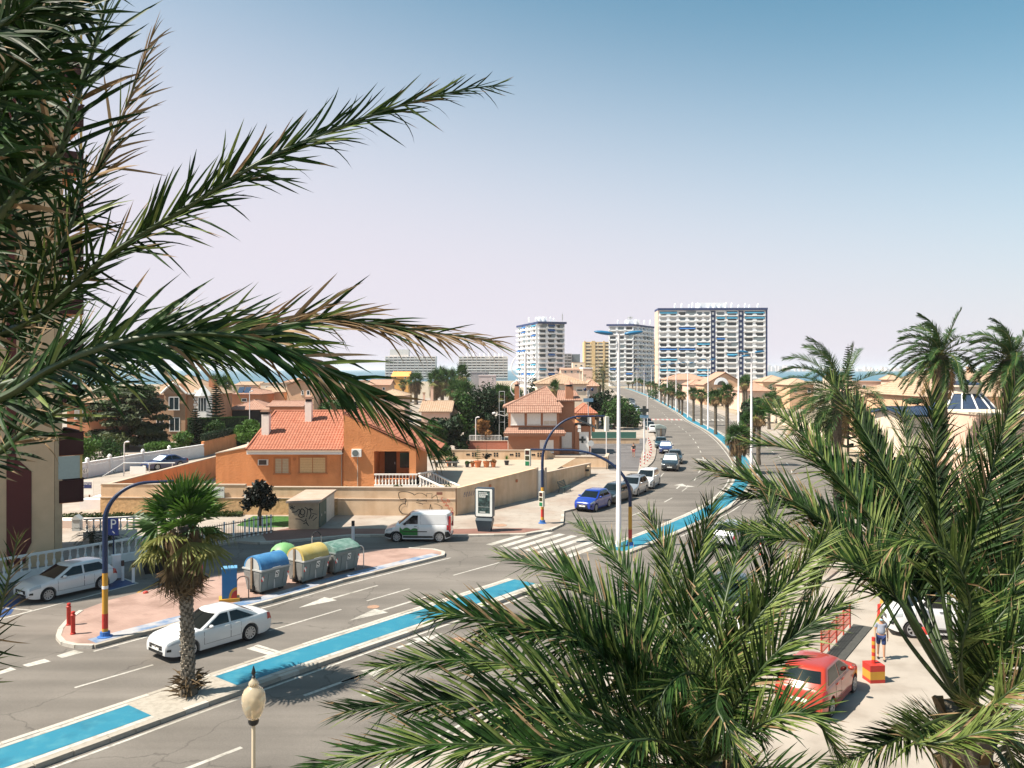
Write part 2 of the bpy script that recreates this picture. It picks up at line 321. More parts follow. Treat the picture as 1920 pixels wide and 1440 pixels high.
# median with bare planting gaps; blue paint on top
PALMGAP = [27.2]
def median(i0, i1, name):
    mb = MB(); vs = []
    for i in range(i0, i1+1):
        a = offp(i,-1.0); b = offp(i,1.0); vs += [(a.x,a.y,0),(a.x,a.y,0.14),(b.x,b.y,0.14),(b.x,b.y,0)]
    n = i1-i0
    mb.add(vs, [(4*k+j+4, 4*k+j+5, 4*k+j+1, 4*k+j) for k in range(n) for j in range(3)] + [(0,1,2,3),(4*n+3,4*n+2,4*n+1,4*n)])
    return struct(mb, name, M_conc)
iM0, iM1 = medY(9), medY(42.6); iM2 = medY(49.6)
med1 = median(iM0, iM1, 'median'); med2 = median(iM2, N-3, 'median')
g = MB(); gw = MB()
blocks = [(medY(9), medY(26.3)), (medY(28.9), medY(42.3)), (medY(49.9), medY(85)), (medY(89), medY(104)), (medY(109), N-3)]
for a, b in blocks:
    ribmesh(g, a, b, -0.72, 0.62, 0.146); ribmesh(gw, a, b, -0.92, -0.74, 0.146); ribmesh(gw, a, b, 0.64, 0.84, 0.146)
struct(g, 'blue_median_paint', M_blue); struct(gw, 'white_median_edge', M_white)

# kerb stones, each one a part of the pavement it edges
KS = {}
def kerb(parent, pts, h=0.15, w=0.2, L=1.0, mat=None):
    pts = [Vector(p[:2]) for p in pts]
    if 'u' not in KS:
        m = MB(); m.box(-0.49,0.49,-0.5,0.5,0,1); KS['u'] = m.mesh('kerb_stone', M_kerbw)
        m = MB(); m.box(-0.49,0.49,-0.5,0.5,0,1); KS['v'] = m.mesh('kerb_stone', M_conc)
    for a, b in zip(pts, pts[1:]):
        d = b - a; n = max(1, round(d.length/L)); 
        for k in range(n):
            c = a + d*((k+0.5)/n); o = link('kerb_stone', KS['u' if rnd.random()<0.6 else 'v'], parent, (c.x, c.y, 0.0), math.atan2(d.y, d.x) + rnd.uniform(-.012,.012))
            o.scale = (d.length/n, w, h + rnd.uniform(-.006,.006))
kerb(isl, ISL[:7][::-1]); kerb(isl, [ISL[15],ISL[16],ISL[17],ISL[18],ISL[0]]); kerb(isl, ISL[12:16])
lp = bpy.data.objects['left_pavement']
kerb(lp, KERB_A[3:], h=0.142, w=0.22)
kerb(med1, [offp(i, 1.05) for i in range(medY(17), iM1+1)], h=0.16)
kerb(med1, [offp(i, -1.05) for i in range(medY(17), iM1+1)], h=0.15)
kerb(med2, [offp(i, -1.05) for i in range(iM2, medY(75), 1)], h=0.15)

# road markings
mk_ = MB(); ZM = 0.013
def seg(a, b, w):                          # line between two photo points on the road
    p, q = G(*a), G(*b); d = (q-p); d.z = 0; d.normalize(); n = Vector((-d.y,d.x,0))*w/2
    mk_.add([(t.x,t.y,ZM) for t in (p-n,q-n,q+n,p+n)], [(0,1,2,3)])
for a, b in [((140,1290),(287,1247)),((505,1183),(640,1143)),((688,1127),(768,1104)),((850,1079),(937,1055))]: seg(a, b, 0.12)
for a, b in [((345,1444),(453,1402)),((570,1305),(690,1262)),((680,1305),(723,1290)),((927,1203),(1007,1173)),((795,1246),(870,1222))]: seg(a, b, 0.16)
for q in [[(0,890),(60,875),(92,887),(0,915)],[(125,862),(250,828),(287,842),(155,873)],[(318,810),(415,778),(472,790),(350,823)],[(1385,770),(1430,757),(1580,803),(1540,815)],[(1428,753),(1452,747),(1612,797),(1588,801)]]:
    mk_.add([(*G(a/3, 960+b/3)[:2], ZM) for a, b in q], [(3,2,1,0)])
def arrow(tip, tail, hw=0.45, hl=1.9, w=0.16):         # lane arrow: long triangular head and a stem
    p, q = G(*tip), G(*tail); d = (q-p); d.z = 0; d.normalize(); n = Vector((-d.y,d.x,0))
    h = p + d*hl
    mk_.add([(t.x,t.y,ZM) for t in (p, h-n*hw, h+n*hw)], [(0,1,2)])
    mk_.add([(t.x,t.y,ZM) for t in (h-n*w/2, q-n*w/2, q+n*w/2, h+n*w/2)], [(0,1,2,3)])
arrow((560,1140),(708,1098)); arrow((655,1164),(807,1117)); arrow((737,1247),(640,1279), 0.4, 1.2)
arrow((830,1188),(745,1215), 0.4, 1.3)
# edge lines and far lane dashes
ribmesh(mk_, medY(6), medY(40.5), 1.32, 1.44, ZM); ribmesh(mk_, medY(6), iM1, -1.42, -1.30, ZM)
ribmesh(mk_, iM2+2, N-4, -1.42, -1.30, ZM); ribmesh(mk_, iM2+4, N-4, 1.30, 1.42, ZM)
ribmesh(mk_, medY(16), medY(38), 8.5, 8.62, ZM); ribmesh(mk_, medY(56), N-4, 8.3, 8.44, ZM)
for a, b in [((175,1222),(333,1179)),((333,1179),(510,1136)),((510,1136),(640,1098)),((640,1098),(845,1046))]: seg(a, b, 0.12)
Y = 60.0
while Y < 420:
    medline(mk_, Y, -4.6, 2.6, 0.12, ZM); medline(mk_, Y+2, 4.9, 2.6, 0.12, ZM)
    Y += 7.0 if Y < 200 else 9.0
Y = 66.0
while Y < 125: medline(mk_, Y, -8.15, 1.5, 0.12, ZM); Y += 2.6 if Y > 84 else 1.55
# turn arrows on the far carriageway
for u, v, s in [(1272,912,1),(1308,863,1)]:
    p = G(u,v); i = medY(p.y); t = Vector((-NRM[i].y, NRM[i].x, 0)); n = Vector((NRM[i].x, NRM[i].y, 0))
    for pl in [[(0,-1.6),(0.16,-1.6),(0.16,0.5),(0,0.5)],[(0.16,0.1),(0.7,0.1),(0.7,0.5),(0.16,0.5)],[(0.7,-0.25),(1.5,0.3),(0.7,0.85)],[(-0.55,0.5),(0.7-.0,0.5),(0.08,1.9)]]:
        q = [p + n*a + t*b for a, b in pl]; mk_.add([(w.x,w.y,ZM+0.002*(len(pl)==3)) for w in q], [tuple(range(len(q)))])
# zebra crossings: near one and the far red and white one
zi = medY(49.6)
for k in range(8):
    p = offp(zi, -1.75 - k*0.95); i = zi
    if k < 7: medline(mk_, MED[zi].y, -1.7 - k*0.95, 5.6, 0.5, ZM+0.002)
medline(mk_, 46.6, -4.6, 0.0, 0, ZM)
rz_ = MB(); zj = medY(181)
for k in range(8):
    medline(mk_, MED[zj].y, -1.9-k*1.0, 5.0, 0.5, ZM+0.002); medline(rz_, MED[zj].y, -2.4-k*1.0, 5.0, 0.5, ZM+0.002)
    medline(mk_, MED[zj].y, 1.9+k*1.0, 5.0, 0.5, ZM+0.002)
struct(mk_, 'road_marking', M_white); struct(rz_, 'red_crossing_paint', mk('faded_red_paint', (0.3,0.13,0.115), 0.8, 0.15, 2))
# disabled bays beside the balustrade, lot lines
bb = MB(); bw_ = MB(); by = MB()
for q in [[(0,1128),(40,1122),(20,1152),(-40,1170)],[(200,1092),(232,1086),(258,1094),(205,1107)]]: bb.sheet([tuple(G(*p)[:2]) for p in q], 0.009)
for a, b, w in [((-40,1172),(75,1142),0.14),((75,1142),(258,1094),0.12),((232,1085),(258,1094),0.12),((5,1140),(62,1145),0.1)]:
    p, q = G(*a), G(*b); bw_.wall(p, q, w, 0.006, 0.014)
for a, b, w in [((1662,1095),(1644,1180),0.22),((258,1112),(310,1085),0.12)]:
    p, q = G(*a), G(*b); by.wall(p, q, w, 0.018, 0.024)
struct(bb, 'blue_bay_paint', mk('deep_blue_paint', (0.02,0.055,0.16), 0.7, 0.2, 2)); struct(bw_, 'bay_line', M_white); struct(by, 'yellow_line', M_yel)
# blue bay lines on the near right side below the palms
bl = MB()
for k in range(4):
    a = offp(medY(17+k*2.4), 8.7); b = offp(medY(17+k*2.4), 6.6); bl.wall(a, b, 0.16, 0.01, 0.016)
struct(bl, 'blue_bay_line', M_blue)
# dark stains, patches and covers that lie in the asphalt
st = MB()
for u, v, a, b in [(200,1215,0.5,0.2),(300,1090,0.4,0.4)]:
    p = G(u,v); st.sheet([(p.x+a*math.cos(t), p.y+b*math.sin(t)) for t in [k*math.pi/6 for k in range(12)]], 0.0125)
struct(st, 'asphalt_patch', mk('dark_patch', (0.10,0.09,0.085), 0.9, 0.2, 4))
for u, v, r in [(937,985,0.5),(700,1138,0.28),(860,1200,0.3)]:
    z = 0.13 if u == 937 else 0.008; p = G(u,v,z); m = MB(); m.lathe([(r,0),(r,0.012),(r*0.86,0.012),(r*0.84,0.008)], 24)
    tag(m.build('manhole_cover', mk('rusty_iron', (0.30,0.18,0.12), 0.8, 0.3, 8), loc=(p.x,p.y,z)), {937:'rust brown round cover set in the pavement beside the poster stand',700:'small dark round cover in the carriageway between two lane arrows',860:'round cover in the right carriageway under the palm fronds'}[u], 'manhole cover')
# ---------------------------------------------------------------- buildings
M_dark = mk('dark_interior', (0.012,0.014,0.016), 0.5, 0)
M_glass = mk('window_glass', (0.02,0.035,0.04), 0.08, 0, spec=0.6)
M_frame = mk('white_frame', (0.75,0.73,0.70), 0.5, 0.05, 3)
M_shut = mk('beige_shutter', (0.60,0.50,0.40), 0.6, 0.08, 4)
M_wshut = mk('white_shutter', (0.74,0.71,0.67), 0.6, 0.05, 4)
M_steel = mk('galvanised_steel', (0.5,0.5,0.5), 0.45, 0.15, 6, metal=0.6)
M_black = mk('black_metal', (0.015,0.016,0.018), 0.45, 0.1, 5)
def stucco(name, c, b=0.5, bs=14, var=0.09): return mk(name, c, 0.92, var, 0.9, bump=b, bscale=bs, detail=10)
M_or = stucco('orange_stucco', (0.62,0.25,0.10), 0.9, 7)
M_wallc = stucco('cream_wall', (0.62,0.44,0.29), 0.3, 20, 0.10)
for _m, _d in ((M_or,(.90,.86,.83)),(M_wallc,(.86,.81,.76))): blotch(_m, (1.6,1.6,.22), .34, .56, _d, .8, 8); blotch(_m, (.35,.35,.5), .36, .5, (.90,.87,.84))
M_rough = mk('rough_render', (0.5,0.32,0.165), 0.95, 0.25, 4, bump=1.0, bscale=5)
M_brn = stucco('brown_stucco', (0.36,0.165,0.095), 0.2, 30)
M_cap = mk('cream_coping', (0.42,0.335,0.26), 0.85, 0.08, 3)
def tile_mat(name, c, c2, sc=2.2): return mk(name, c, 0.85, 0.0, rgb2=c2, scale=sc, thr=(0.35,0.7), detail=12)
M_tor = tile_mat('orange_tiles', (0.31,0.105,0.06), (0.37,0.15,0.095))
M_tbr = tile_mat('rose_brown_tiles', (0.27,0.14,0.10), (0.35,0.21,0.155))
M_tpl = tile_mat('pale_tiles', (0.34,0.22,0.142), (0.40,0.30,0.22))
M_tpk = tile_mat('peach_tiles', (0.34,0.185,0.125), (0.38,0.25,0.185))
M_tbl = tile_mat('blue_tiles', (0.012,0.028,0.06), (0.022,0.045,0.095), 5)

def tile_plane(mb, poly, pitch=0.25, course=0.42, amp=0.05, fine=True):
    # barrel tiles on a planar polygon; poly[0]-poly[1] is the eave, left to right seen from outside
    P_ = [Vector(p) for p in poly]; O = P_[0]; X = (P_[1]-O).normalized()
    Nn = Vector((0,0,0))
    for i in range(len(P_)): Nn += P_[i].cross(P_[(i+1) % len(P_)])
    Nn.normalize()
    if Nn.z < 0: Nn = -Nn
    Yv = Nn.cross(X).normalized()
    if Yv.z < 0: Yv = -Yv
    q = [((p-O).dot(X), (p-O).dot(Yv)) for p in P_]
    x0, x1 = min(a for a,_ in q), max(a for a,_ in q); per = 4 if fine else 2
    n = max(4, int((x1-x0)/pitch*per)); cols = []
    def rng(x):
        ys = []
        for (ax,ay),(bx,by) in zip(q, q[1:]+q[:1]):
            if (ax-x)*(bx-x) <= 0 and abs(ax-bx) > 1e-6: ys.append(ay+(by-ay)*(x-ax)/(bx-ax))
        return (min(ys), max(ys)) if ys else (0,0)
    vs, fs = [], []; ymax = max(b for _,b in q); prof = [0.0,0.75,1.0,0.75] if fine else [0.0,1.0]
    cols = []
    for i in range(n+1):
        x = x0+(x1-x0)*i/n; lo, hi = rng(min(max(x,x0+1e-4),x1-1e-4)); h = prof[i % per]*amp; col = []
        ks = int(hi/course)+1 if fine else 1
        if fine:
            for k in range(int(ymax/course)+2):
                for s, dz in ((0.0, 0.028), (0.97, 0.0)):
                    y = min(max((k+s)*course, lo), hi); col.append(O+X*x+Yv*y+Nn*(h+dz))
        else:
            col = [O+X*x+Yv*lo+Nn*h, O+X*x+Yv*hi+Nn*h]
        cols.append(col)
    m = len(cols[0]); base = [p for c in cols for p in c]
    fs = [(i*m+j, (i+1)*m+j, (i+1)*m+j+1, i*m+j+1) for i in range(n) for j in range(m-1) if (base[i*m+j]-base[i*m+j+1]).length > 1e-5 or (base[(i+1)*m+j]-base[(i+1)*m+j+1]).length > 1e-5]
    mb.add(base, fs)
    low = [p - Nn*0.10 for p in P_]; top = [p - Nn*0.0 for p in P_]; k = len(P_)
    mb.add(low+top, [tuple(range(k-1,-1,-1)), tuple(range(k,2*k))] + [(i,(i+1)%k,k+(i+1)%k,k+i) for i in range(k)])
def hip_roof(mb, x0,x1,y0,y1,z,rise,fine=True,pitch=0.25,amp=0.05,ins=None, cap=0.09):
    w, d = x1-x0, y1-y0
    if w >= d: r = (ins if ins is not None else d/2); a = Vector((x0+r,(y0+y1)/2,z+rise)); b = Vector((x1-r,(y0+y1)/2,z+rise))
    else: r = (ins if ins is not None else w/2); a = Vector(((x0+x1)/2,y0+r,z+rise)); b = Vector(((x0+x1)/2,y1-r,z+rise))
    A,B,C_,D = Vector((x0,y0,z)),Vector((x1,y0,z)),Vector((x1,y1,z)),Vector((x0,y1,z))
    if w >= d: pl = [[A,B,b,a],[C_,D,a,b],[B,C_,b],[D,A,a]]
    else: pl = [[A,B,a],[C_,D,b],[B,C_,b,a],[D,A,a,b]]
    for p in pl: tile_plane(mb, p, pitch, 0.42, amp, fine)
    ln = [(a,b),(A,a),(D,a if w>=d else b),(B,b if w>=d else a),(C_,b)]
    for p,q in ln: 
        if (p-q).length > 0.05: mb.tube([p+Vector((0,0,.05)), q+Vector((0,0,.05))], cap, 6)
def gable_roof(mb, x0,x1,y0,y1,z,rise,axis='x',fine=True,pitch=0.25,amp=0.05):
    if axis == 'x':                          # ridge along x
        ym = (y0+y1)/2; a,b = Vector((x0,ym,z+rise)),Vector((x1,ym,z+rise))
        tile_plane(mb,[(x0,y0,z),(x1,y0,z),b,a],pitch,0.42,amp,fine); tile_plane(mb,[(x1,y1,z),(x0,y1,z),a,b],pitch,0.42,amp,fine)
    else:
        xm = (x0+x1)/2; a,b = Vector((xm,y0,z+rise)),Vector((xm,y1,z+rise))
        tile_plane(mb,[(x1,y0,z),(x1,y1,z),b,a],pitch,0.42,amp,fine); tile_plane(mb,[(x0,y1,z),(x0,y0,z),a,b],pitch,0.42,amp,fine)
    mb.tube([a+Vector((0,0,.05)),b+Vector((0,0,.05))],0.09,6)
def window(parent, x, y, z0, z1, w, kind='glass', fm=None, pm=None, n=2, t=0.06, ax='y', sgn=-1, shut=0.0):
    # window on a wall plane (front faces -y unless told): frame with its pane and mullions, optional roller shutter
    def bx(mb, a, b, c, d, e, f):             # a..b along wall, c..d outwards, e..f up
        if ax == 'y': mb.box(a, b, min(y+sgn*c, y+sgn*d), max(y+sgn*c, y+sgn*d), e, f)
        else: mb.box(min(y+sgn*c, y+sgn*d), max(y+sgn*c, y+sgn*d), a, b, e, f)
    f = MB(); fw = t
    bx(f, x-w/2, x-w/2+fw, 0.0, 0.05, z0, z1); bx(f, x+w/2-fw, x+w/2, 0.0, 0.05, z0, z1)
    bx(f, x-w/2+fw, x+w/2-fw, 0.0, 0.05, z1-fw, z1); bx(f, x-w/2-0.05, x+w/2+0.05, 0.0, 0.10, z0-fw, z0)
    for k in range(1, n): xx = x-w/2+w*k/n; bx(f, xx-fw*0.35, xx+fw*0.35, 0.0, 0.045, z0, z1-fw)
    fo = f.build('window', fm or M_frame, parent)
    p = MB(); bx(p, x-w/2+fw*0.5, x+w/2-fw*0.5, 0.0, 0.02, z0, z1-fw*0.5)
    p.build('pane', pm or (M_glass if kind == 'glass' else M_shut), fo)
    if shut > 0:
        s = MB(); zz = z1-fw-(z1-z0)*shut; k = max(2, int((z1-fw-zz)/0.09))
        for i in range(k): a = zz+(z1-fw-zz)*i/k; b = zz+(z1-fw-zz)*(i+1)/k; bx(s, x-w/2+fw, x+w/2-fw, 0.02, 0.034, a, b-0.012); bx(s, x-w/2+fw, x+w/2-fw, 0.02, 0.028, b-0.012, b)
        s.build('shutter', M_wshut if kind == 'white' else M_shut, fo)
    return fo

# ---- left apartment tower (only its street corner is in view)
TA = Vector((-25.55,46.0)); TD = Vector((-0.77,-0.638)); TN = Vector((0.638,-0.77))     # corner, gable direction leftwards, gable normal
tw = thing('apartment_tower', 'tall beige apartment tower with maroon stripes and dark balconies at the left edge', 'apartment building')
M_tw = stucco('tower_beige', (0.60,0.41,0.25), 0.25, 12); M_mar = stucco('maroon_render', (0.11,0.028,0.024), 0.3, 12)
TB = TA + TD*21.2; TCn = TB - TN*7; TDn = TA - TN*7
m = MB(); m.prism([tuple(p) for p in (TA,TB,TCn,TDn)], 0, 32.0); m.build('wall', M_tw, tw)
def on_gable(s): return TA + TD*s
m = MB()
def gpanel(mb, pts, d=0.04):               # polygon (distance from corner, height) proud of the gable wall
    mb.extr([(a,b) for a,b in pts], (TA.x,TA.y,0), (TD.x,TD.y,0), (0,0,1), (TN.x,TN.y,0), d)
s0, s1, s2 = 1.0, 1.72, 2.0
gpanel(m, [(2.3,31.9),(1.85,31.9),(1.85,6.2),(1.12,5.4),(1.12,1.5),(1.4,0.9),(1.4,0.4),(2.3,0.4)], 0.05)
m.build('stripe', M_mar, tw)
m = MB(); gpanel(m, [(9,31.9),(6,31.9),(6,0.4),(9,0.4)], 0.05); m.build('stripe', M_mar, tw)
SV = Vector((-0.638,0.77)); SNn = Vector((0.77,0.638))       # street facade runs along SV, faces SNn
M_ylw = mk('yellow_trim', (0.55,0.36,0.12), 0.8, 0.1, 3)
bal_me = None
for k in range(10):
    z = 3.5 + k*2.66
    if bal_me is None:
        b = MB()
        b.box(0.05,4.6,-0.02,1.5,0,0.22); b.box(0.05,4.6,1.38,1.5,0.22,1.25); b.box(0.05,0.17,0,1.38,0.22,1.25); b.box(4.48,4.6,0,1.38,0.22,1.25); b.box(0.0,4.65,1.34,1.54,1.25,1.32)
        bal_me = b.mesh('balcony', stucco('balcony_maroon', (0.045,0.014,0.012), 0.2, 10))
        w = MB(); w.box(0.6,2.7,0.0,0.06,1.35,2.6); wme = w.mesh('shutter', mk('grey_green_shutter', (0.36,0.40,0.36), 0.6, 0.05, 6))
        y_ = MB(); y_.box(0.0,0.1,1.3,1.42,1.33,2.62); yme = y_.mesh('jamb', M_ylw)
        sd = MB(); sd.box(0.02,0.07,0.2,1.3,1.34,2.62); sme = sd.mesh('side_shutter', mk('grey_green_shutter', (0.36,0.40,0.36)))
        sf = MB(); sf.box(0.06,4.6,0.02,1.48,-0.03,-0.004); sfme = sf.mesh('soffit', mk('orange_soffit', (0.6,0.22,0.08), 0.8, 0.1))
    o = link('balcony', bal_me, tw, (TA.x,TA.y,z), math.atan2(SV.y,SV.x)); o.scale = (1,-1,1)
    for nm, me in (('shutter',wme),('jamb',yme),('soffit',sfme)): link(nm, me, o)
    if k == 0: link('side_shutter', sme, o)
m = MB(); m.prism([tuple(p) for p in (TA+SNn*0.02+TN*0.01, TA+SNn*0.42+TN*-0.1, TA+SNn*0.42+SV*3, TA+SNn*0.02+SV*3)], 0, 31.9); m.build('corner_pier', mk('pier_beige', (0.45,0.32,0.20), 0.9, 0.1, 2), tw)

# ---- orange bungalow
oh = thing('orange_bungalow', 'orange stucco bungalow with red orange tiled roof and two white chimneys behind graffiti wall', 'house', (-17,70,0))
def rel(T, *p): return tuple(Vector(p) - T.location)
W = MB(); ox, oy = -17, 70
W.T = Matrix.Translation((-ox,-oy,0))
W.box(-21.45,-13.85,68.0,78,0.2,4.35)                        # main block
W.extr([(-24.45,0.2),(-21.45,0.2),(-21.45,4.62),(-24.45,4.05)], (0,68.0,0), (1,0,0), (0,0,1), (0,1,0), 8)      # left wing with sloping top
W.extr([(-13.85,0.2),(-11.35,0.2),(-11.35,6.1),(-13.85,7.3)], (0,67.75,0), (1,0,0), (0,0,1), (0,1,0), 9)   # right block left of porch
W.extr([(-11.35,4.28),(-7.9,4.28),(-7.9,4.44),(-11.35,6.1)], (0,67.75,0), (1,0,0), (0,0,1), (0,1,0), 9)     # over the porch
W.box(-8.45,-7.9,67.75,68.2,0.2,4.28); W.box(-8.05,-7.9,68.2,76.75,0.2,4.28); W.box(-11.35,-8.05,70.6,76.7,0.2,4.28); W.box(-11.35,-7.9,67.75,70.6,0.2,2.0)
W.build('wall', M_or, oh)
Rf = MB(); Rf.T = W.T
tile_plane(Rf, [(-21.75,67.35,4.42),(-13.9,67.35,4.42),(-13.9,73.6,7.28),(-21.1,73.6,7.28)]); tile_plane(Rf, [(-13.9,79.5,4.6),(-21.7,79.5,4.6),(-21.1,73.6,7.28),(-13.9,73.6,7.28)], fine=False)
Rf.tube([(-21.1,73.6,7.33),(-13.9,73.6,7.33)], 0.1, 6); Rf.tube([(-21.75,67.35,4.47),(-21.1,73.6,7.33)], 0.11, 6)
Rf.build('roof', M_tor, oh)
Rf = MB(); Rf.T = W.T
tile_plane(Rf, [(-6.3,67.6,4.02),(-6.3,77,4.02),(-13.85,77,7.42),(-13.85,67.75,7.42)]); Rf.tube([(-13.85,67.75,7.44),(-13.85,77,7.44)],0.1,6)
Rf.build('roof', M_tor, oh)
E = MB(); E.T = W.T; E.box(-21.7,-13.9,67.36,67.42,4.06,4.30); E.box(-21.7,-13.9,67.42,68.0,4.10,4.16); E.build('eave', M_frame, oh)
C_ = MB(); C_.T = W.T; C_.extr([(-24.5,4.05),(-21.5,4.62),(-21.5,4.70),(-24.5,4.13)], (0,67.95,0), (1,0,0), (0,0,1), (0,1,0), 8.1); C_.build('coping', M_cap, oh)
M_ofr = stucco('orange_surround', (0.42,0.17,0.07), 0.3, 20)
# the eave gutter and a cable along the front
c = MB(); c.T = W.T; c.tube([(-21.7,67.30,4.33),(-13.9,67.30,4.33)],.05,6); c.tube([(-14.1,67.34,4.3),(-14.05,67.95,4.1),(-14.05,67.95,.4)],.04,6); c.build('gutter', M_cap, oh)
for x, z0, z1, w, n, pm in ((-18.98,2.46,3.78,1.36,2,mk('grey_beige_blind', (0.46,0.38,0.26), 0.7, 0.1, 6)),(-16.45,2.5,3.86,2.35,2,mk('tan_blind', (0.62,0.43,0.22), 0.7, 0.08, 6))):
    fo = window(oh, x-ox, 68.0-oy-0.002, z0, z1, w, fm=M_ofr, pm=pm, n=1, t=0.13)
    s = MB(); s.box(x-ox-0.03,x-ox+0.03,-2.04,-2.022,z0,z1-0.13)
    for i in range(1, 9): zz = z0+(z1-z0-0.13)*i/9; s.box(x-ox-w/2+0.14,x-ox+w/2-0.14,-2.03,-2.023,zz-0.008,zz+0.008)
    s.build('mullion', M_ofr, fo)
for (x,y,h,w) in ((-20.85,69.9,7.55,0.62),(-17.75,72.0,8.55,0.56)):
    c = MB(); c.T = W.T; c.box(x-w/2,x+w/2,y-w/2,y+w/2,4.6,h-0.35); ch = c.build('chimney', mk('white_chimney', (0.74,0.66,0.60), 0.85, 0.06, 3), oh)
    c = MB(); c.T = W.T; c.box(x-w*0.42,x+w*0.42,y-w*0.42,y+w*0.42,h-0.35,h-0.12); c.build('flue', M_dark, ch)
    c = MB(); c.T = W.T; c.box(x-w*0.62,x+w*0.62,y-w*0.62,y+w*0.62,h-0.12,h-0.02); c.tube([(x-w*.5,y,h+.05),(x+w*.5,y,h+.05)],0.16,7); c.build('cowl', M_tpk, ch)
def ac_unit(x, y, z, w, h, parent):
    c = MB(); c.T = W.T; c.box(x-w/2,x+w/2,y-0.28,y-0.002,z,z+h); a = c.build('air_conditioner', M_frame, parent)
    c = MB(); c.T = W.T @ Matrix.Translation((x-w*0.1,y-0.285,z+h/2)) @ Matrix.Rotation(R(90),4,'X'); c.lathe([(h*0.42,0),(h*0.42,0.02),(h*0.36,0.025)], 18); c.build('fan_grille', mk('grey_grille', (0.12,0.14,0.14), 0.6, 0.1), a)
    return a
ac_unit(-12.75, 67.75, 3.85, 0.8, 0.62, oh)
c = MB(); c.T = W.T; c.tube([(-12.7,67.70,3.85),(-12.68,67.70,2.9),(-12.68,67.70,0.4)],0.035,6); c.build('drain_pipe', M_cap, oh)
c = MB(); c.T = W.T; c.box(-20.9,-20.1,67.75,67.998,3.13,3.6); a = c.build('old_air_conditioner', M_frame, oh)
c = MB(); c.T = W.T; c.box(-20.82,-20.18,67.735,67.752,3.17,3.56); c.build('grille', mk('dark_grille', (0.06,0.045,0.04), 0.7, 0.2, 30), a)
c = MB(); c.T = W.T @ Matrix.Translation((-17.95,67.99,3.62)) @ Matrix.Rotation(R(90),4,'X'); c.lathe([(0.1,0),(0.13,0.04),(0.08,0.06)], 12); c.build('vent', M_ofr, oh)
c = MB(); c.T = W.T; c.box(-10.9,-9.9,70.56,70.6,2.0,4.1); d_ = c.build('door', mk('dark_wood', (0.05,0.03,0.02), 0.6, 0.2, 5), oh)
c = MB(); c.T = W.T; c.box(-10.05,-10.0,70.50,70.56,2.9,3.1); c.build('handle', M_steel, d_)
c = MB(); c.T = W.T; c.box(-9.6,-8.3,70.56,70.6,2.6,3.9); c.build('window', M_glass, oh)

# white balustrades: rail, plinth and every baluster a part
BAL = {}
def balustrade(name, label, a, b, z0, h, group=None, mat=None, spacing=0.3, z0b=None, posts=True, parent=None):
    a = Vector(a); b = Vector(b); mat = mat or M_wbal; L = (b-a).length; d = (b-a)/L
    t = thing(name, label, 'balustrade', (a.x,a.y,0), 0, group) if parent is None else parent
    o = Vector((0,0)) if parent is None else None
    zz = lambda s: z0 if z0b is None else lerp(z0, z0b, s/L)
    pb = (a - Vector(parent.location[:2])) if parent is not None else Vector((0,0))
    r = MB(); r.wall(pb, pb+d*L, 0.20, zz(0)+h-0.10, zz(0)+h, zz(L)+h) if z0b is None else r.extr([(0,zz(0)+h-0.1),(L,zz(L)+h-0.1),(L,zz(L)+h),(0,zz(0)+h)], (pb.x-d.y*-0.1,pb.y+d.x*-0.1,0),(d.x,d.y,0),(0,0,1),(-d.y,d.x,0),0.2)
    r.build('rail', mat, t)
    r = MB()
    if z0b is None: r.wall(pb, pb+d*L, 0.24, max(0,zz(0)-0.6), zz(0)+0.10)
    else: r.extr([(0,zz(0)-0.4),(L,zz(L)-0.4),(L,zz(L)+0.1),(0,zz(0)+0.1)], (pb.x+d.y*0.12,pb.y-d.x*0.12,0),(d.x,d.y,0),(0,0,1),(-d.y,d.x,0),0.24)
    r.build('plinth', mat, t)
    hb = h-0.2; key = (round(hb,3), mat.name)
    if key not in BAL:
        q = MB(); q.lathe([(0.075,0),(0.075,0.05*hb),(0.04,0.10*hb),(0.085,0.32*hb),(0.08,0.42*hb),(0.035,0.62*hb),(0.05,0.72*hb),(0.03,0.80*hb),(0.07,0.95*hb),(0.07,hb)], 8)
        BAL[key] = q.mesh('baluster', mat)
        for p in BAL[key].polygons: p.use_smooth = True
    n = int(L/spacing)
    for k in range(n):
        s = (k+0.5)*L/n; p = pb + d*s; link('baluster', BAL[key], t, (p.x,p.y,zz(s)+0.10))
    return t
M_wbal = mk('white_balustrade', (0.72,0.68,0.64), 0.7, 0.06, 4)
pd = Vector((oh.location.x, oh.location.y))
b_ = balustrade('porch_balustrade', 'white porch balustrade on the front of the orange bungalow', (-11.3,67.6), (-7.75,67.6), 1.47, 0.98, 'white balustrades', spacing=0.27)
b_ = balustrade('porch_balustrade', 'short white balustrade along the side of the porch steps', (-7.65,67.7), (-6.6,69.6), 1.5, 1.0, 'white balustrades', spacing=0.27)
b_ = balustrade('stair_balustrade', 'white sloping stair balustrade farther from the camera on the bungalow steps', (-6.9,69.4), (-4.3,67.6), 1.5, 0.95, 'white balustrades', spacing=0.27, z0b=0.55)
b_ = balustrade('stair_balustrade', 'white sloping stair balustrade nearest the graffiti wall on the bungalow steps', (-7.6,67.4), (-5.0,66.0), 1.4, 0.95, 'white balustrades', spacing=0.27, z0b=0.45)
m = MB()
for k in range(6): m.T = Matrix.Translation((-7.4+k*0.45,68.5-k*0.30,0)) @ Matrix.Rotation(R(-33),4,'Z'); m.box(-0.05,0.47,-0.85,0.85,0.1,1.5-k*0.17)
st_ = m.build('porch_steps', M_cap); tag(st_, 'pale steps going down from the bungalow porch to the yard', 'steps')

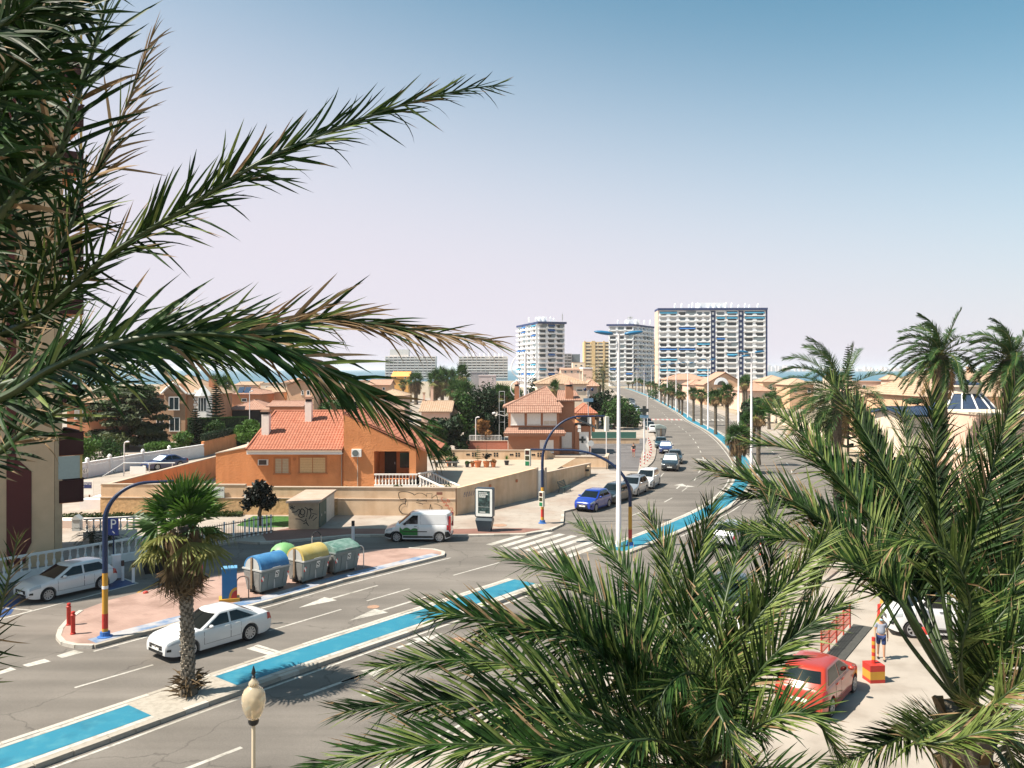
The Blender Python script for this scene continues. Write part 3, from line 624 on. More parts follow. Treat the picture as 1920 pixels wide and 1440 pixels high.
# ---- boundary wall with graffiti
bw = thing('boundary_wall', 'cream boundary wall with outline graffiti in front of the orange bungalow', 'wall', (-17,61.5,0))
def bwl(mb): mb.T = Matrix.Translation((17,-61.5,0)); return mb
m = bwl(MB()); m.wall((-31,62.3),(-20.0,61.95),0.25,1.38,2.32); m.wall((-20.0,61.95),(-4.2,61.45),0.25,1.38,2.16)
m.wall((-4.2,61.45),(2.0,70.2),0.25,0.0,2.16,2.62); m.build('upper_band', M_wallc, bw)
m = bwl(MB()); m.wall((-31,62.25),(-13.0,61.7),0.4,0,1.35); m.build('rough_base', M_rough, bw)
m = bwl(MB()); m.wall((-13.0,61.68),(-4.2,61.40),0.34,0,1.33); m.build('smooth_base', M_wallc, bw)
m = bwl(MB()); m.wall((-31,62.3),(-20.0,61.95),0.34,2.322,2.39); m.wall((-20.0,61.95),(-4.12,61.44),0.34,2.163,2.23); m.wall((-13.0,61.68),(-4.2,61.395),0.40,1.332,1.38); m.wall((-31,62.24),(-13.0,61.69),0.46,1.352,1.40); m.build('coping', M_cap, bw)
m = bwl(MB()); m.wall((-31,62.4),(-29.8,86),0.25,0,2.2); m.build('side_wall', M_or, bw)
m = bwl(MB()); m.wall((-31,62.4),(-29.8,86),0.34,2.203,2.28); m.build('coping', M_cap, bw)
# graffiti outlines on the smooth part (photo px -> points of the wall plane)
M_spray = mk('black_spray', (0.03,0.025,0.022), 0.8, 0.2, 8); M_rspray = mk('red_spray', (0.50,0.07,0.04), 0.8, 0.15, 8)
wa, wb = Vector((-13.0,61.68,0)), Vector((-4.2,61.40,0)); wd_ = (wb-wa).normalized(); wn_ = Vector((wd_.y,-wd_.x,0))
def on_wall(u, v, off=0.215):
    r = Vector(((u-U0)/FPX, 1, -(v-V0)/FPX)); c0 = wa + wn_*off; t = (c0 - Vector((0,0,CAMH))).dot(wn_)/r.dot(wn_); return Vector((0,0,CAMH)) + r*t
def stroke(pts, w, mat, sc=8.0, o=(720,900), sm=True, name='graffiti'):
    p = [on_wall(o[0]+a/sc, o[1]+b/sc) for a, b in pts]
    if sm and len(p) > 2: p = spline(p, 0.06)
    m = bwl(MB()); m.ribbon(p, w, wn_); return m
S = [[(455,228),(430,205),(340,178),(225,190),(245,290),(325,283),(320,350),(318,378)],[(318,352),(265,365),(228,415),(240,470),(290,508),(370,512),(430,490),(475,448),(500,462),(560,478)],
     [(455,228),(500,202),(560,198),(620,225),(640,250)],[(635,300),(580,312),(520,318),(490,305),(520,292)],[(480,335),(520,345),(560,355),(585,368)],[(640,250),(638,205),(722,205),(715,280)],[(635,300),(632,330)],
     [(785,222),(800,270),(815,340),(750,358),(820,375),(873,405),(860,465)],[(660,468),(685,430),(698,365),(708,420),(725,465)],[(632,468),(655,440),(662,468)],[(715,280),(735,258),(785,222)]]
g0 = MB(); g0.T = None
for i, s_ in enumerate(S):
    q = stroke(s_, 0.055 if i < 2 else 0.04, None, sm=(i not in (5,7))); g0.add(q.v, q.f)
g0.build('graffiti', M_spray, bw)
g0 = MB()
for s_ in [[(885,262),(862,270),(858,290),(880,300),(868,320)],[(885,310),(895,345),(915,335),(912,310)],[(915,330),(945,345),(915,390),(950,382)],[(945,290),(975,300),(985,330),(960,330),(945,290)],[(940,400),(965,375),(962,430)],[(985,420),(1020,420),(1028,460),(1000,475),(975,455),(985,420)],[(893,383),(900,390)],[(960,455),(968,470)]]:
    q = stroke(s_, 0.035, None); g0.add(q.v, q.f)
g0.build('red_graffiti', M_rspray, bw)
m = bwl(MB()); p = on_wall(824,925.3); m.wall(p-wd_*0.22, p+wd_*0.22, 0.05, p.z-0.1, p.z+0.1); m.build('street_name_plate', mk('brown_plate', (0.2,0.08,0.05), 0.6, 0.1), bw)
# vent blocks on the slanting wall
sa, sb = Vector((-4.2,61.45)), Vector((2.0,70.2)); sd_ = (sb-sa).normalized(); sn_ = Vector((sd_.y,-sd_.x))
for f_ in (0.38,0.72):
    p = sa+(sb-sa)*f_+sn_*0.14; m = bwl(MB()); m.wall(p-sd_*0.12,p+sd_*0.12,0.1,1.75,1.98); m.build('wall_lamp', mk('terracotta', (0.42,0.15,0.07), 0.8, 0.15, 5), bw)
g0 = MB(); c0 = sa+sd_*0.9+sn_*0.13
for k in range(5):
    pts = [Vector((c0.x+sd_.x*(0.28*k+0.12*math.sin(j*2.3+k)), c0.y+sd_.y*(0.28*k+0.12*math.sin(j*2.3+k)), 1.45+0.2*math.sin(j*1.9+k*1.3)+0.12)) for j in range(6)]
    q = bwl(MB()); q.ribbon(spline(pts,0.05), 0.028, (sn_.x,sn_.y,0)); g0.add(q.v, q.f)
g0.build('graffiti', mk('blue_grey_spray', (0.10,0.11,0.16), 0.8, 0.2, 8), bw)
# sign on the wall left of the dark tree, white hoarding text half covered by the palm
sg = thing('wall_sign', 'small white sign with black capitals on the cream wall left of the dark round tree', 'sign', (-22.2,61.75,1.75))
m = MB(); m.box(-0.65,0.65,-0.04,0.03,-0.35,0.45); m.build('panel', mk('grey_white_panel', (0.52,0.55,0.52), 0.6, 0.08, 4), sg)
text_obj('PROHIBIDA', 0.24, M_black, sg, facing((0,-0.045,0.2),(1,0,0),(0,0,1)))

# ---- white gate and lower wall along the pavement, terrace and walls behind
t = thing('garden_gate', 'narrow white gate in the cream wall behind the poster stand', 'gate', (2.0,70.3,0))
m = MB(); m.wall((0.0,0.05),(0.75,1.3),0.12,0.15,2.35); m.build('panel', M_frame, t)
m = MB(); m.wall((0.0,0.0),(0.12,0.2),0.32,0.1,2.66); m.wall((0.72,1.25),(0.9,1.5),0.32,0.1,2.5); m.build('post', M_cap, t)
t = thing('street_wall', 'low cream wall sloping along the pavement behind the bench', 'wall', (5,78,0))
m = MB(); m.wall((-2.1,-6.2),(3.1,7.8),0.25,0.1,2.0,1.22); m.build('wall', M_wallc, t); m = MB(); m.extr([(0,2.002),(14.93,1.222),(14.93,1.29),(0,2.07)], (-2.1+0.16,-6.2-0.06,0), (0.348,0.9375,0), (0,0,1), (-0.9375,0.348,0), 0.34); m.build('coping', M_cap, t)
m = MB(); m.box(2.5,2.95,6.4,6.85,0.1,0.95); m.build('pillar', M_cap, t)
t = thing('yard_wall', 'long low cream wall in front of the brown house', 'wall', (7,90.5,0))
m = MB(); m.wall((-3.6,0.3),(3.3,-0.4),0.3,0.1,1.42); m.wall((3.3,-0.5),(3.9,3.4),0.3,0.1,1.40); m.build('wall', M_wallc, t); m = MB(); m.wall((-3.6,0.27),(3.3,-0.43),0.5,0.1,0.35); m.wall((-3.6,0.3),(3.32,-0.4),0.38,1.422,1.49); m.wall((3.3,-0.25),(3.92,3.4),0.38,1.402,1.47); m.build('coping', M_cap, t)
g = MB(); g.sheet([(-7.3,66.0),(-4.5,62.6),(1.6,70.6),(3.0,74),(6.9,88.8),(-7.4,88.0)], 1.5); struct(g, 'terrace', mk('terrace_floor', (0.36,0.29,0.22), 0.9, 0.08, 0.8))
t = thing('perforated_wall', 'cream wall pierced by small square holes behind the potted plants', 'wall', (0,87,0))
m = MB(); m.wall((-8.6,0.4),(3.5,0.0),0.25,1.4,2.45); m.wall((3.5,0.0),(4.6,3.2),0.25,1.0,2.6,1.6); m.build('wall', M_wallc, t)
hm = MB(); hm.box(-0.09,0.09,-0.02,0.012,-0.09,0.09); hme = hm.mesh('hole', M_dark)
for k in range(5):
    for dx, dz in ((-0.14,0.12),(0.14,0.12),(-0.14,-0.12),(0.14,-0.12),(-0.75,0.0),(-0.55,0.0)):
        x = -6.3+k*2.3+dx; link('hole', hme, t, (x, 0.4-(x+8.6)*0.033-0.13, 2.02+dz))
m = MB(); m.wall((-8.6,0.4),(3.5,0.0),0.33,2.452,2.52); m.build('coping', M_cap, t)

# ---- utility kiosk with graffiti
kb = thing('utility_kiosk', 'small flat roofed concrete kiosk with black graffiti and green doors beside the lawn', 'kiosk', (-14.2,58.6,0))
m = MB(); m.box(-1.0,1.0,-2.55,2.55,0.1,1.93); m.build('wall', mk('kiosk_concrete', (0.36,0.27,0.18), 0.95, 0.15, 2, bump=0.2, bscale=20), kb)
m = MB(); m.box(-1.14,1.14,-2.72,2.72,1.932,2.08); m.build('roof', mk('kiosk_roof', (0.33,0.23,0.17), 0.9, 0.0, rgb2=(0.40,0.32,0.26), scale=1.0), kb)
for y0 in (-2.25,-1.22):
    m = MB(); m.box(1.0,1.05,y0,y0+1.0,0.2,1.85); d_ = m.build('door', mk('green_door', (0.05,0.10,0.085), 0.6, 0.1, 4), kb)
    m = MB(); m.box(1.05,1.08,y0+0.45,y0+0.55,0.9,1.05); m.build('handle', M_steel, d_)
m = MB(); m.box(1.0,1.03,-0.05,2.5,0.14,1.92); m.build('white_panel', mk('pale_side', (0.56,0.52,0.46), 0.9, 0.1, 3), kb)
g0 = MB()
def kx(a, b): return Vector((-1.0+(a-1110)/360*2.0, -2.556, 1.93-(b-420)/380*1.83))
for s_, w in [([(1125,500),(1190,470)],.05),([(1150,450),(1165,515)],.05),([(1130,470),(1185,505)],.05),([(1150,550),(1200,545),(1240,510),(1260,560),(1230,590),(1260,625),(1310,600)],.06),([(1265,510),(1245,560),(1290,590),(1310,540),(1275,500),(1265,510)],.06),
              ([(1310,480),(1350,510),(1390,520)],.06),([(1330,620),(1340,560),(1345,500)],.05),([(1360,650),(1385,570),(1370,500),(1410,520)],.06),([(1385,640),(1420,590)],.05),([(1400,570),(1455,580)],.05),([(1410,670),(1455,620)],.05),([(1195,645),(1250,650),(1300,680),(1330,640)],.05),([(1290,715),(1330,700),(1355,745)],.06),([(1320,640),(1335,720)],.05)]:
    g0.ribbon(spline([kx(*p) for p in s_], 0.05), w, (0,-1,0))
g0.build('graffiti', M_spray, kb)

# ---- brown two storey house with the pharmacy
bh = thing('brown_house', 'brown two storey house with rose tiled roof and roller shutters above the pharmacy door', 'house', (2.5,108,0))
def bx_(u, Y=105.0): return ux(u, Y)-2.5
m = MB()
XL, XM, XR = bx_(953), bx_(1049), bx_(1079)
m.box(XL,XM,-3,4,0.1,5.75); m.box(XM,XR,-1.6,4,0.1,7.0); m.box(XR,bx_(1109),-2.2,5,0.1,3.75); m.build('wall', M_brn, bh)
m = MB(); tile_plane(m, [(bx_(951),-4.0,5.55),(bx_(1052),-4.0,5.55),(bx_(1052),-3.0,6.35),(bx_(951),-3.0,6.35)])
y_ = -3.0
tile_plane(m, [(bx_(943),y_,6.15),(bx_(1056),y_,6.15),(bx_(1026),1.0,8.75)]); tile_plane(m, [(bx_(1056),y_,6.15),(bx_(1056)+0.2,4.5,6.15),(bx_(1026),1.0,8.75)]); tile_plane(m, [(bx_(943),4.5,6.15),(bx_(943),y_,6.15),(bx_(1026),1.0,8.75)]); tile_plane(m, [(bx_(1056)+.2,4.5,6.15),(bx_(943),4.5,6.15),(bx_(1026),1.0,8.75)], fine=False)
for a in ((bx_(943),y_,6.2),(bx_(1056),y_,6.2)): m.tube([a,(bx_(1026),1.0,8.8)],0.1,6)
m.build('roof', M_tbr, bh)
m = MB(); tile_plane(m, [(bx_(1044),-2.1,7.0),(bx_(1092),-2.1,7.0),(bx_(1085),3,8.2),(bx_(1050),3,8.2)], fine=True); m.build('roof', M_tbr, bh)
m = MB(); tile_plane(m, [(bx_(944),-4.3,2.95),(bx_(1060),-4.3,2.95),(bx_(1056),-3.02,3.6),(bx_(950),-3.02,3.6)]); m.build('canopy_roof', M_tbr, bh)
m = MB(); m.box(bx_(945),bx_(1058),-4.2,-3.0,2.6,2.92); m.build('canopy_beam', M_brn, bh)
m = MB(); m.extr([(bx_(1082),4.5),(bx_(1119),3.45),(bx_(1119),3.6),(bx_(1082),4.68)],(0,-2.9,0),(1,0,0),(0,0,1),(0,1,0),5); m.build('dark_roof', mk('dark_slate', (0.05,0.05,0.05), 0.8, 0.1), bh)
for k, uc in enumerate((970.5,1001,1031)):
    window(bh, bx_(uc), -3.003, vz(796.5,105), vz(775,105), 25.5*105/FPX, kind='white', n=2, shut=(0.97,0.88,0.6)[k], t=0.07)
window(bh, bx_(1025), -3.003, vz(848,105), vz(825,105), 1.75, kind='white', n=2, shut=0.66, t=0.09)
window(bh, bx_(1064), -1.603, 0.9, 2.9, 1.3, kind='white', n=1, shut=0.95, fm=M_frame)
window(bh, bx_(1096), -2.203, 0.3, 3.0, 1.2, n=1, pm=M_wshut, fm=M_frame)
cr = MB(); cx, cy, cz = bx_(1093), -2.26, 2.0
for a, b in ((0.42,0.14),(0.14,0.42)): cr.box(cx-a,cx+a,cy-0.03-(0.004 if a<.2 else 0),cy,cz-b,cz+b)
cr.build('cross', mk('dark_cross', (0.02,0.03,0.03), 0.6, 0.1), bh)
for (x, y, w, z0, z1) in ((bx_(971)-0.1,1.5,0.62,6.2,9.3),(bx_(1069.5),-0.9,1.0,6.8,9.3)):
    c = MB(); c.box(x-w/2,x+w/2,y-w/2,y+w/2,z0,z1-0.5); ch = c.build('chimney', M_brn, bh)
    c = MB(); 
    for a in (-.35,0,.35): c.box(x+a*w-0.05,x+a*w+0.05,y-w/2,y+w/2,z1-0.498,z1-0.25)
    c.box(x-w*.38,x+w*.38,y-w*.3,y+w*.3,z1-0.498,z1-0.25); c.build('flue', M_dark, ch)
    c = MB(); c.lathe([(w*0.75,0),(w*0.72,0.06),(0.04,0.42),(0.03,0.6)],4,(x,y,z1-0.25)); c.build('cap', M_tbr, ch)
for dz in (0, 0.5):
    c = MB(); c.box(bx_(1087)-0.2,bx_(1087)+0.2,-2.45,-2.2,3.0+dz,3.4+dz); c.build('air_conditioner', M_frame, bh)
# ---------------------------------------------------------------- apartment towers along the avenue
M_tww = mk('tower_white', (0.84,0.85,0.87), 0.8, 0.05, 0.2)
M_navy = mk('navy_render', (0.015,0.035,0.12), 0.7, 0.1, 0.3)
M_awn = mk('blue_awning', (0.015,0.12,0.36), 0.8, 0.2, 0.6); M_awn2 = mk('turquoise_awning', (0.04,0.24,0.38), 0.8, 0.2, 0.6)
M_win = [mk('tower_glass', (0.02,0.03,0.035), 0.15, 0), mk('tower_blind', (0.36,0.36,0.36), 0.6, 0.2, 0.5), mk('tower_curtain', (0.16,0.20,0.22), 0.5, 0.2, 0.5)]
FAC = {}
def fac_meshes(w, kind, wallm, sh):
    key = (round(w,1), kind, wallm.name, sh)
    if key in FAC: return FAC[key]
    b = MB(); b.box(0.05,w-0.05,0,1.45,-0.12,0.12)
    n = 1 if w < 7 else 2
    xs = [w*k/n for k in range(n+1)]
    if kind == 'lobe':
        b.box(0.1,w-0.1,1.36,1.45,0.12,0.5)
        for x in xs:
            hw = min(1.35, w*0.17); x0, x1 = max(x-hw,0.05), min(x+hw,w-0.05)
            pts = [(x0,0.12),(x1,0.12)] + [(x+(x1-x0 if x in (0,w) else hw)*math.cos(t)*(1 if 0<x<w else (1 if x==0 else 1)), 0.12+1.15*math.sin(t)**0.6) for t in [k*math.pi/8 for k in range(1,8)]]
            pts = [(min(max(a,0.06),w-0.06), c) for a, c in pts]
            b.extr(pts, (0,1.46,0), (1,0,0), (0,0,1), (0,1,0), 0.12)
    else: b.box(0.1,w-0.1,1.33,1.45,0.12,1.05)
    b.box(0.0,0.14,0,1.4,0.12,sh-0.15)
    bm_ = b.mesh('balcony', wallm)
    ws = []
    for m_ in M_win:
        q = MB()
        for k in range(n): c = w*(k+0.5)/n; hw = w/n*0.36; q.box(c-hw,c+hw,0,0.05,0.12,sh*0.80)
        ws.append(q.mesh('window', m_))
    a = []
    for m_ in (M_awn, M_awn2):
        q = MB(); q.add([(0.6,0.3,sh-.2),(w-.6,0.3,sh-.2),(w-.6,1.75,sh*0.55),(0.6,1.75,sh*0.55),(0.6,0.3,sh-.28),(w-.6,0.3,sh-.28),(w-.6,1.75,sh*0.5),(0.6,1.75,sh*0.5)],[(0,1,2,3),(7,6,5,4),(3,2,6,7),(0,3,7,4),(1,5,6,2),(0,4,5,1)]); a.append(q.mesh('awning', m_))
    FAC[key] = (bm_, ws, a); return FAC[key]
def ENC(w, sh):
    key = ('enc', round(w,1), sh)
    if key not in FAC:
        q = MB(); q.box(.3,w*.55,1.25,1.33,.5,sh-.16)
        for k in range(5): x = lerp(.3,w*.55,k/4); q.box(x-.05,x+.05,1.325,1.36,.5,sh-.16)
        FAC[key] = q.mesh('enclosure', M_win[2])
    return FAC[key]
def facade(parent, O, X, bays, nf, z0, sh, wallm, kind='lobe', awn=0.15, seed=1):
    # O: left end seen from outside, X: direction to the right; outward normal is X turned clockwise
    rr = random.Random(seed); O = Vector(O); X = Vector(X).normalized(); Nn = Vector((X.y,-X.x)); ang = math.atan2(-X.y, -X.x)
    for (a, b, k) in bays:
        w = b-a; p = O + X*b                     # local x runs from right to left so that local y points outwards
        if k == 'n':
            q = MB(); q.box(0,w,0,0.5,0.5,z0+nf*sh); s_ = q.build('stripe', M_navy, parent, None, (p.x,p.y,0), ang)
            f = MB(); f.box(w/2-.55,w/2+.55,0.5,0.58,0,1.3); me = f.mesh('window', M_tww)
            for i in range(nf): link('window', me, parent, (p.x,p.y,z0+i*sh+0.8), ang)
            continue
        bm_, ws, aw = fac_meshes(w, kind, wallm, sh)
        for i in range(nf):
            z = z0+i*sh; o = link('balcony', bm_, parent, (p.x,p.y,z), ang)
            link('window', rr.choice(ws if rr.random() < .5 else ws[:1]), o)
            if rr.random() < .13 and kind == 'lobe': link('enclosure', ENC(w, sh), o)
            elif rr.random() < awn: link('awning', rr.choice(aw), o)
def roofgear(parent, x0, x1, y, z, n, seed=0, big=True):
    rr = random.Random(seed)
    for k in range(n):
        m = MB(); x = lerp(x0,x1,(k+rr.random()*0.7)/n); h = rr.uniform(1.2,2.8)
        m.box(x-.5,x+.5,y,y+1,z,z+h); m.lathe([(0.45,0),(0.45,0.5),(0.1,0.8)],6,(x,y+.5,z+h)); m.build('roof_stack', M_tww, parent)
    if big:
        m = MB(); m.box(lerp(x0,x1,.28),lerp(x0,x1,.62),y+1,y+7,z,z+3.3); m.build('roof_house', M_tww, parent)
# block C: wide white slab with navy stripes
Yc = 463.0; px_ = Yc/FPX
tC = thing('apartment_block', 'wide white apartment block with two navy stripes and blue awnings right of the avenue', 'apartment building', (ux(1335,Yc),Yc,0))
def cx_(u): return ux(u,Yc)-tC.location.x
nfC, shC, z0C = 14, 2.93, 3.0
Xc = Vector((1,-0.05)).normalized()
O = Vector((cx_(1236), 2.5)); WC = (cx_(1436)-cx_(1236))
c = MB(); Nb = Vector((Xc.y,-Xc.x)); p = [O, O+Xc*WC, O+Xc*WC-Nb*14, O-Nb*14]; c.prism([tuple(q) for q in p], 0, z0C+nfC*shC+0.4); c.build('wall', M_tww, tC)
facade(tC, O, Xc, [(cx_(a)-O.x, cx_(b)-O.x, k) for a,b,k in [(1236,1272,'b'),(1272,1306,'b'),(1306,1333,'b'),(1333,1342,'n'),(1342,1361,'b'),(1361,1384,'b'),(1384,1394,'n'),(1394,1434,'b')]], nfC, z0C, shC, M_tww, awn=0.2, seed=5)
c = MB(); c.prism([tuple(q) for q in (O-Xc*0.4+Nb*1.7, O+Xc*(WC+.6)+Nb*1.7, O+Xc*(WC+.6)-Nb*14.4, O-Xc*.4-Nb*14.4)], z0C+nfC*shC+0.41, z0C+nfC*shC+1.6); c.build('roof_band', M_navy, tC)
c = MB(); c.prism([tuple(q) for q in (O+Xc*(WC-0.3)+Nb*1.2, O+Xc*(WC+0.5)+Nb*1.2, O+Xc*(WC+.5)-Nb*14.2, O+Xc*(WC-.3)-Nb*14.2)], 0.2, z0C+nfC*shC+0.4); c.build('end_wall', M_navy, tC)
c = MB(); c.prism([tuple(q) for q in (O-Xc*0.35+Nb*0.2, O+Xc*0.05+Nb*0.2, O+Xc*.05-Nb*14.1, O-Xc*.35-Nb*14.1)], 0.2, z0C+nfC*shC+0.4); c.build('side_wall', mk('tower_sunlit_peach', (0.62,0.46,0.36), 0.85, 0.08, 0.2), tC)  # side wall tinted peach: the glow of the sunlit face put into its colour
roofgear(tC, O.x+9, O.x+WC-2, 3, z0C+nfC*shC+1.6, 14, 3)
# tower A and B: two visible faces each
def tower2(label, L, Cn, Rt, ztop, nf, sh, nb1, nb2, seed, awn):
    t = thing('apartment_tower', label, 'apartment building', (Cn[0],Cn[1],0)); o = Vector(Cn)
    L, Cn, Rt = Vector(L)-o, Vector((0,0)), Vector(Rt)-o
    z0 = ztop-nf*sh-1.2
    c = MB(); c.prism([tuple(q) for q in (L, Cn, Rt, Rt+L)], 0, ztop-1.2); c.build('wall', M_tww, t)
    for (a, b, nb, ax) in ((L, Cn, nb1, awn), (Cn, Rt, nb2, awn*0.5)):
        d = b-a; w = d.length/nb; facade(t, a, d, [(w*k, w*(k+1), 'b') for k in range(nb)], nf, z0, sh, M_tww, awn=ax, seed=seed)
    ex = [L*1.06+Rt*-.04, Vector((0,0))-L*0.06-Rt*0.06, Rt*1.06-L*.06, (L+Rt)*1.03]
    c = MB(); c.prism([tuple(q) for q in ex], ztop-1.19, ztop); c.build('roof_band', M_navy, t)
    roofgear(t, min(L.x,0)+5, Rt.x-3, 4, ztop, 6, seed); return t
tA = tower2('white tower with blue awnings, leftmost of the three blue topped blocks', (4.1,534), (15.5,490), (31.1,495), 39.5, 12, 2.9, 4, 3, 11, 0.3)
c = MB(); c.tube([(14.5,2,39.5),(14.5,2,45)],0.12,5); c.box(14.3,14.9,1.7,2.3,40.5,44); c.build('antenna', M_steel, tA)
tB = tower2('white apartment tower at the end of the avenue behind the twin headed lamp post', (64.2,547), (80.2,545), (97.7,575), 41.1, 12, 3.05, 3, 5, 12, 0.07)
c = MB(); c.lathe([(1.6,0),(1.8,1.0),(0.2,1.4)],10,(-1,8,45.3)); c.tube([(-1,8,41),(-1,8,45.5)],0.3,6); c.build('dish', M_steel, tB)
M_tan = mk('tan_render', (0.56,0.40,0.20), 0.85, 0.08, 0.3); M_grey = mk('grey_render', (0.30,0.29,0.30), 0.85, 0.08, 0.3)
def slab_block(label, u0, u1, vt, Y, nf, sh, nb, wm, bm_, seed, strips=(), depth=14, kind='flat', rz=0.0):
    t = thing('apartment_block', label, 'apartment building', (ux((u0+u1)/2,Y),Y,0)); w = (u1-u0)*Y/FPX; zt = vz(vt,Y); z0 = zt-nf*sh-0.3
    c = MB(); c.box(-w/2,w/2,0,depth,0,zt); c.build('wall', wm, t)
    facade(t, (-w/2,0), (1,0), [(w*k/nb, w*(k+1)/nb, 'b') for k in range(nb)], nf, z0, sh, bm_, kind=kind, awn=0.0, seed=seed)
    for a, b in strips: c = MB(); c.box(-w/2+w*a,-w/2+w*b,-1.7,0.1,0,zt+0.8); c.build('stair_shaft', wm, t)
    return t
slab_block('tan apartment block with pale balconies between the two white towers', 1095,1147,641,700,11,2.9,4,M_tan,mk('tan_parapet',(0.62,0.52,0.36),0.8,0.05),21,((0.0,0.05),(0.27,0.40),(0.68,0.74)))
slab_block('narrow tan block seen between the white tower and the wide block', 1221,1236,636,610,11,3.0,1,M_tan,M_tan,22)
t = slab_block('small grey block behind the left white tower', 1056,1072,663,820,9,3,2,M_grey,M_grey,23)
c = MB(); c.box(4.4,12.5,0.5,9,0,vz(664,820)); c.build('annex', mk('dark_grey_render', (0.10,0.13,0.15), 0.7, 0.1), t)
slab_block('pale slim block far beyond the small grey block', 1081,1087,668,1050,9,3,1,M_tww,M_tww,24)
t = slab_block('long white hotel block with rows of small balconies, leftmost behind the palms', 722,817,668,840,8,2.75,12,mk('hotel_white',(0.66,0.60,0.56),0.85,0.06,0.2),mk('hotel_white',(0.66,0.60,0.56)),25)
c = MB(); c.box(-21,-2,1,12,20,vz(655,840)); c.build('upper_storey', mk('hotel_white',(0.66,0.60,0.56)), t)
t = slab_block('long white hotel block with rows of small balconies, just left of the left white tower', 860,952,668,845,8,2.75,11,mk('hotel_white',(0.66,0.60,0.56)),mk('hotel_white',(0.66,0.60,0.56)),26)
roofgear(t, -20, 24, 3, vz(668,845), 9, 6, False)
# low terraces between the towers
# ---- houses
M_pch = stucco('peach_wall', (0.62,0.38,0.24), 0.2, 20); M_pnk = stucco('pink_wall', (0.66,0.45,0.35), 0.2, 20); M_crm = stucco('pale_cream_wall', (0.66,0.54,0.42), 0.2, 20)
M_brk = brick_mat('villa_brick', (0.40,0.17,0.08), (0.35,0.14,0.07), (0.42,0.26,0.16), 1.0, 0.3, 0.1)
M_ter = stucco('terracotta_wall', (0.45,0.19,0.10), 0.2, 20); M_och = stucco('ochre_wall', (0.62,0.33,0.10), 0.2, 20); M_lil = stucco('lilac_wall', (0.50,0.42,0.42), 0.2, 20)
def house(name, label, u0, u1, ve, vr, Y, depth, wm, rm, roof='hip', wins=(), over=0.4, fine=False, pitch=0.32, chim=(), cat='house', wt=None, zb=0.1, ins=None, base=None):
    # u0-u1: width at the front, ve: eave line, vr: ridge line in the photograph
    xm = ux((u0+u1)/2, Y); w = (u1-u0)*Y/FPX; ze = vz(ve,Y); ym = Y+depth/2
    t = thing(name, label, cat, (xm,Y,0))
    c = MB(); c.box(-w/2+over,w/2-over,0,depth,zb,ze-0.02); c.build('wall', wm, t)
    if roof == 'flat':
        c = MB(); c.box(-w/2+over-.1,w/2-over+.1,-.1,depth+.1,ze-.02+.003,ze+.25); c.build('parapet', rm, t)
    else:
        rise = vz(vr, ym if roof in ('hip','gx') else Y) - ze; c = MB()
        if roof == 'hip': hip_roof(c,-w/2,w/2,-over,depth+over,ze,rise,fine,pitch,0.05,ins)
        elif roof == 'gx': gable_roof(c,-w/2,w/2,-over,depth+over,ze,rise,'x',fine,pitch)
        else: gable_roof(c,-w/2,w/2,-over,depth+over,ze,rise,'y',fine,pitch)
        c.build('roof', rm, t)
        if roof in ('gx','gy'):
            c = MB()
            if roof == 'gy': c.extr([(-w/2+over,ze-.03),(w/2-over,ze-.03),(0,ze+rise*(1-2*over/w)-.1)],(0,0.01,0),(1,0,0),(0,0,1),(0,1,0),depth-.02)
            else: c.extr([(0.01,ze-.03),(depth-.01,ze-.03),(depth/2,ze+rise-.25)],(-w/2+over,0,0),(0,1,0),(0,0,1),(1,0,0),w-2*over)
            c.build('gable', wm, t)
    for (uc, va, vb, wu, kind, sh_) in wins:
        window(t, ux(uc,Y)-xm, -0.003, vz(vb,Y), vz(va,Y), wu*Y/FPX, kind=kind, n=2 if wu > 12 else 1, shut=sh_, t=0.09)
    for (uc, vt, wu) in chim:
        x = ux(uc,ym)-xm; zt = vz(vt,ym); q = wu*ym/FPX/2; c = MB(); c.box(x-q,x+q,depth/2-q,depth/2+q,ze-.2,zt); ch = c.build('chimney', wm, t)
        c = MB(); c.box(x-q*1.3,x+q*1.3,depth/2-q*1.3,depth/2+q*1.3,zt,zt+0.2); c.build('cap', rm, ch)
    return t
# far left villas
hv = house('brick_villa', 'two storey brick villa with pale hipped roof and white gable trim behind the dark conifer', 262,398,740,703,125,10,M_brk,M_tpl,'hip',[(331,745,768,20,'glass',0),(331,783,808,20,'glass',0),(300,783,806,14,'glass',0)],fine=True,pitch=0.3)
xm = hv.location.x
c = MB(); c.extr([(-1.6,7.3),(1.6,7.3),(1.6,7.6),(0,8.9),(-1.6,7.6)],(ux(331,125)-xm,-0.9,0),(1,0,0),(0,0,1),(0,1,0),4); c.box(ux(331,125)-xm-1.6,ux(331,125)-xm+1.6,-0.7,0,0.1,7.3); c.build('front_gable', M_brk, hv)
c = MB(); X0 = ux(331,125)-xm; c.tube([(X0-1.9,-1.0,7.4),(X0-1.0,-1.0,8.3),(X0,-1.0,9.05),(X0+1.0,-1.0,8.3),(X0+1.9,-1.0,7.4)],0.16,6); c.box(X0+1.9,X0+4.4,-0.5,-0.2,7.25,7.5); c.build('white_trim', M_frame, hv)
for za, zb_ in ((vz(768,124),vz(744,124)),(vz(808,124),vz(783,124))): window(hv, X0, -0.905 if za > 4 else -0.705, za, zb_, 1.6, n=2, t=0.1)
qs = MB(); qs.box(-0.25,0.25,-0.08,0.0,0,0.32); qme = qs.mesh('quoin', M_frame)
for k in range(8): link('quoin', qme, hv, (ux(366,125)-xm+(0.12 if k%2 else 0), 0, vz(771,125)+k*0.42))
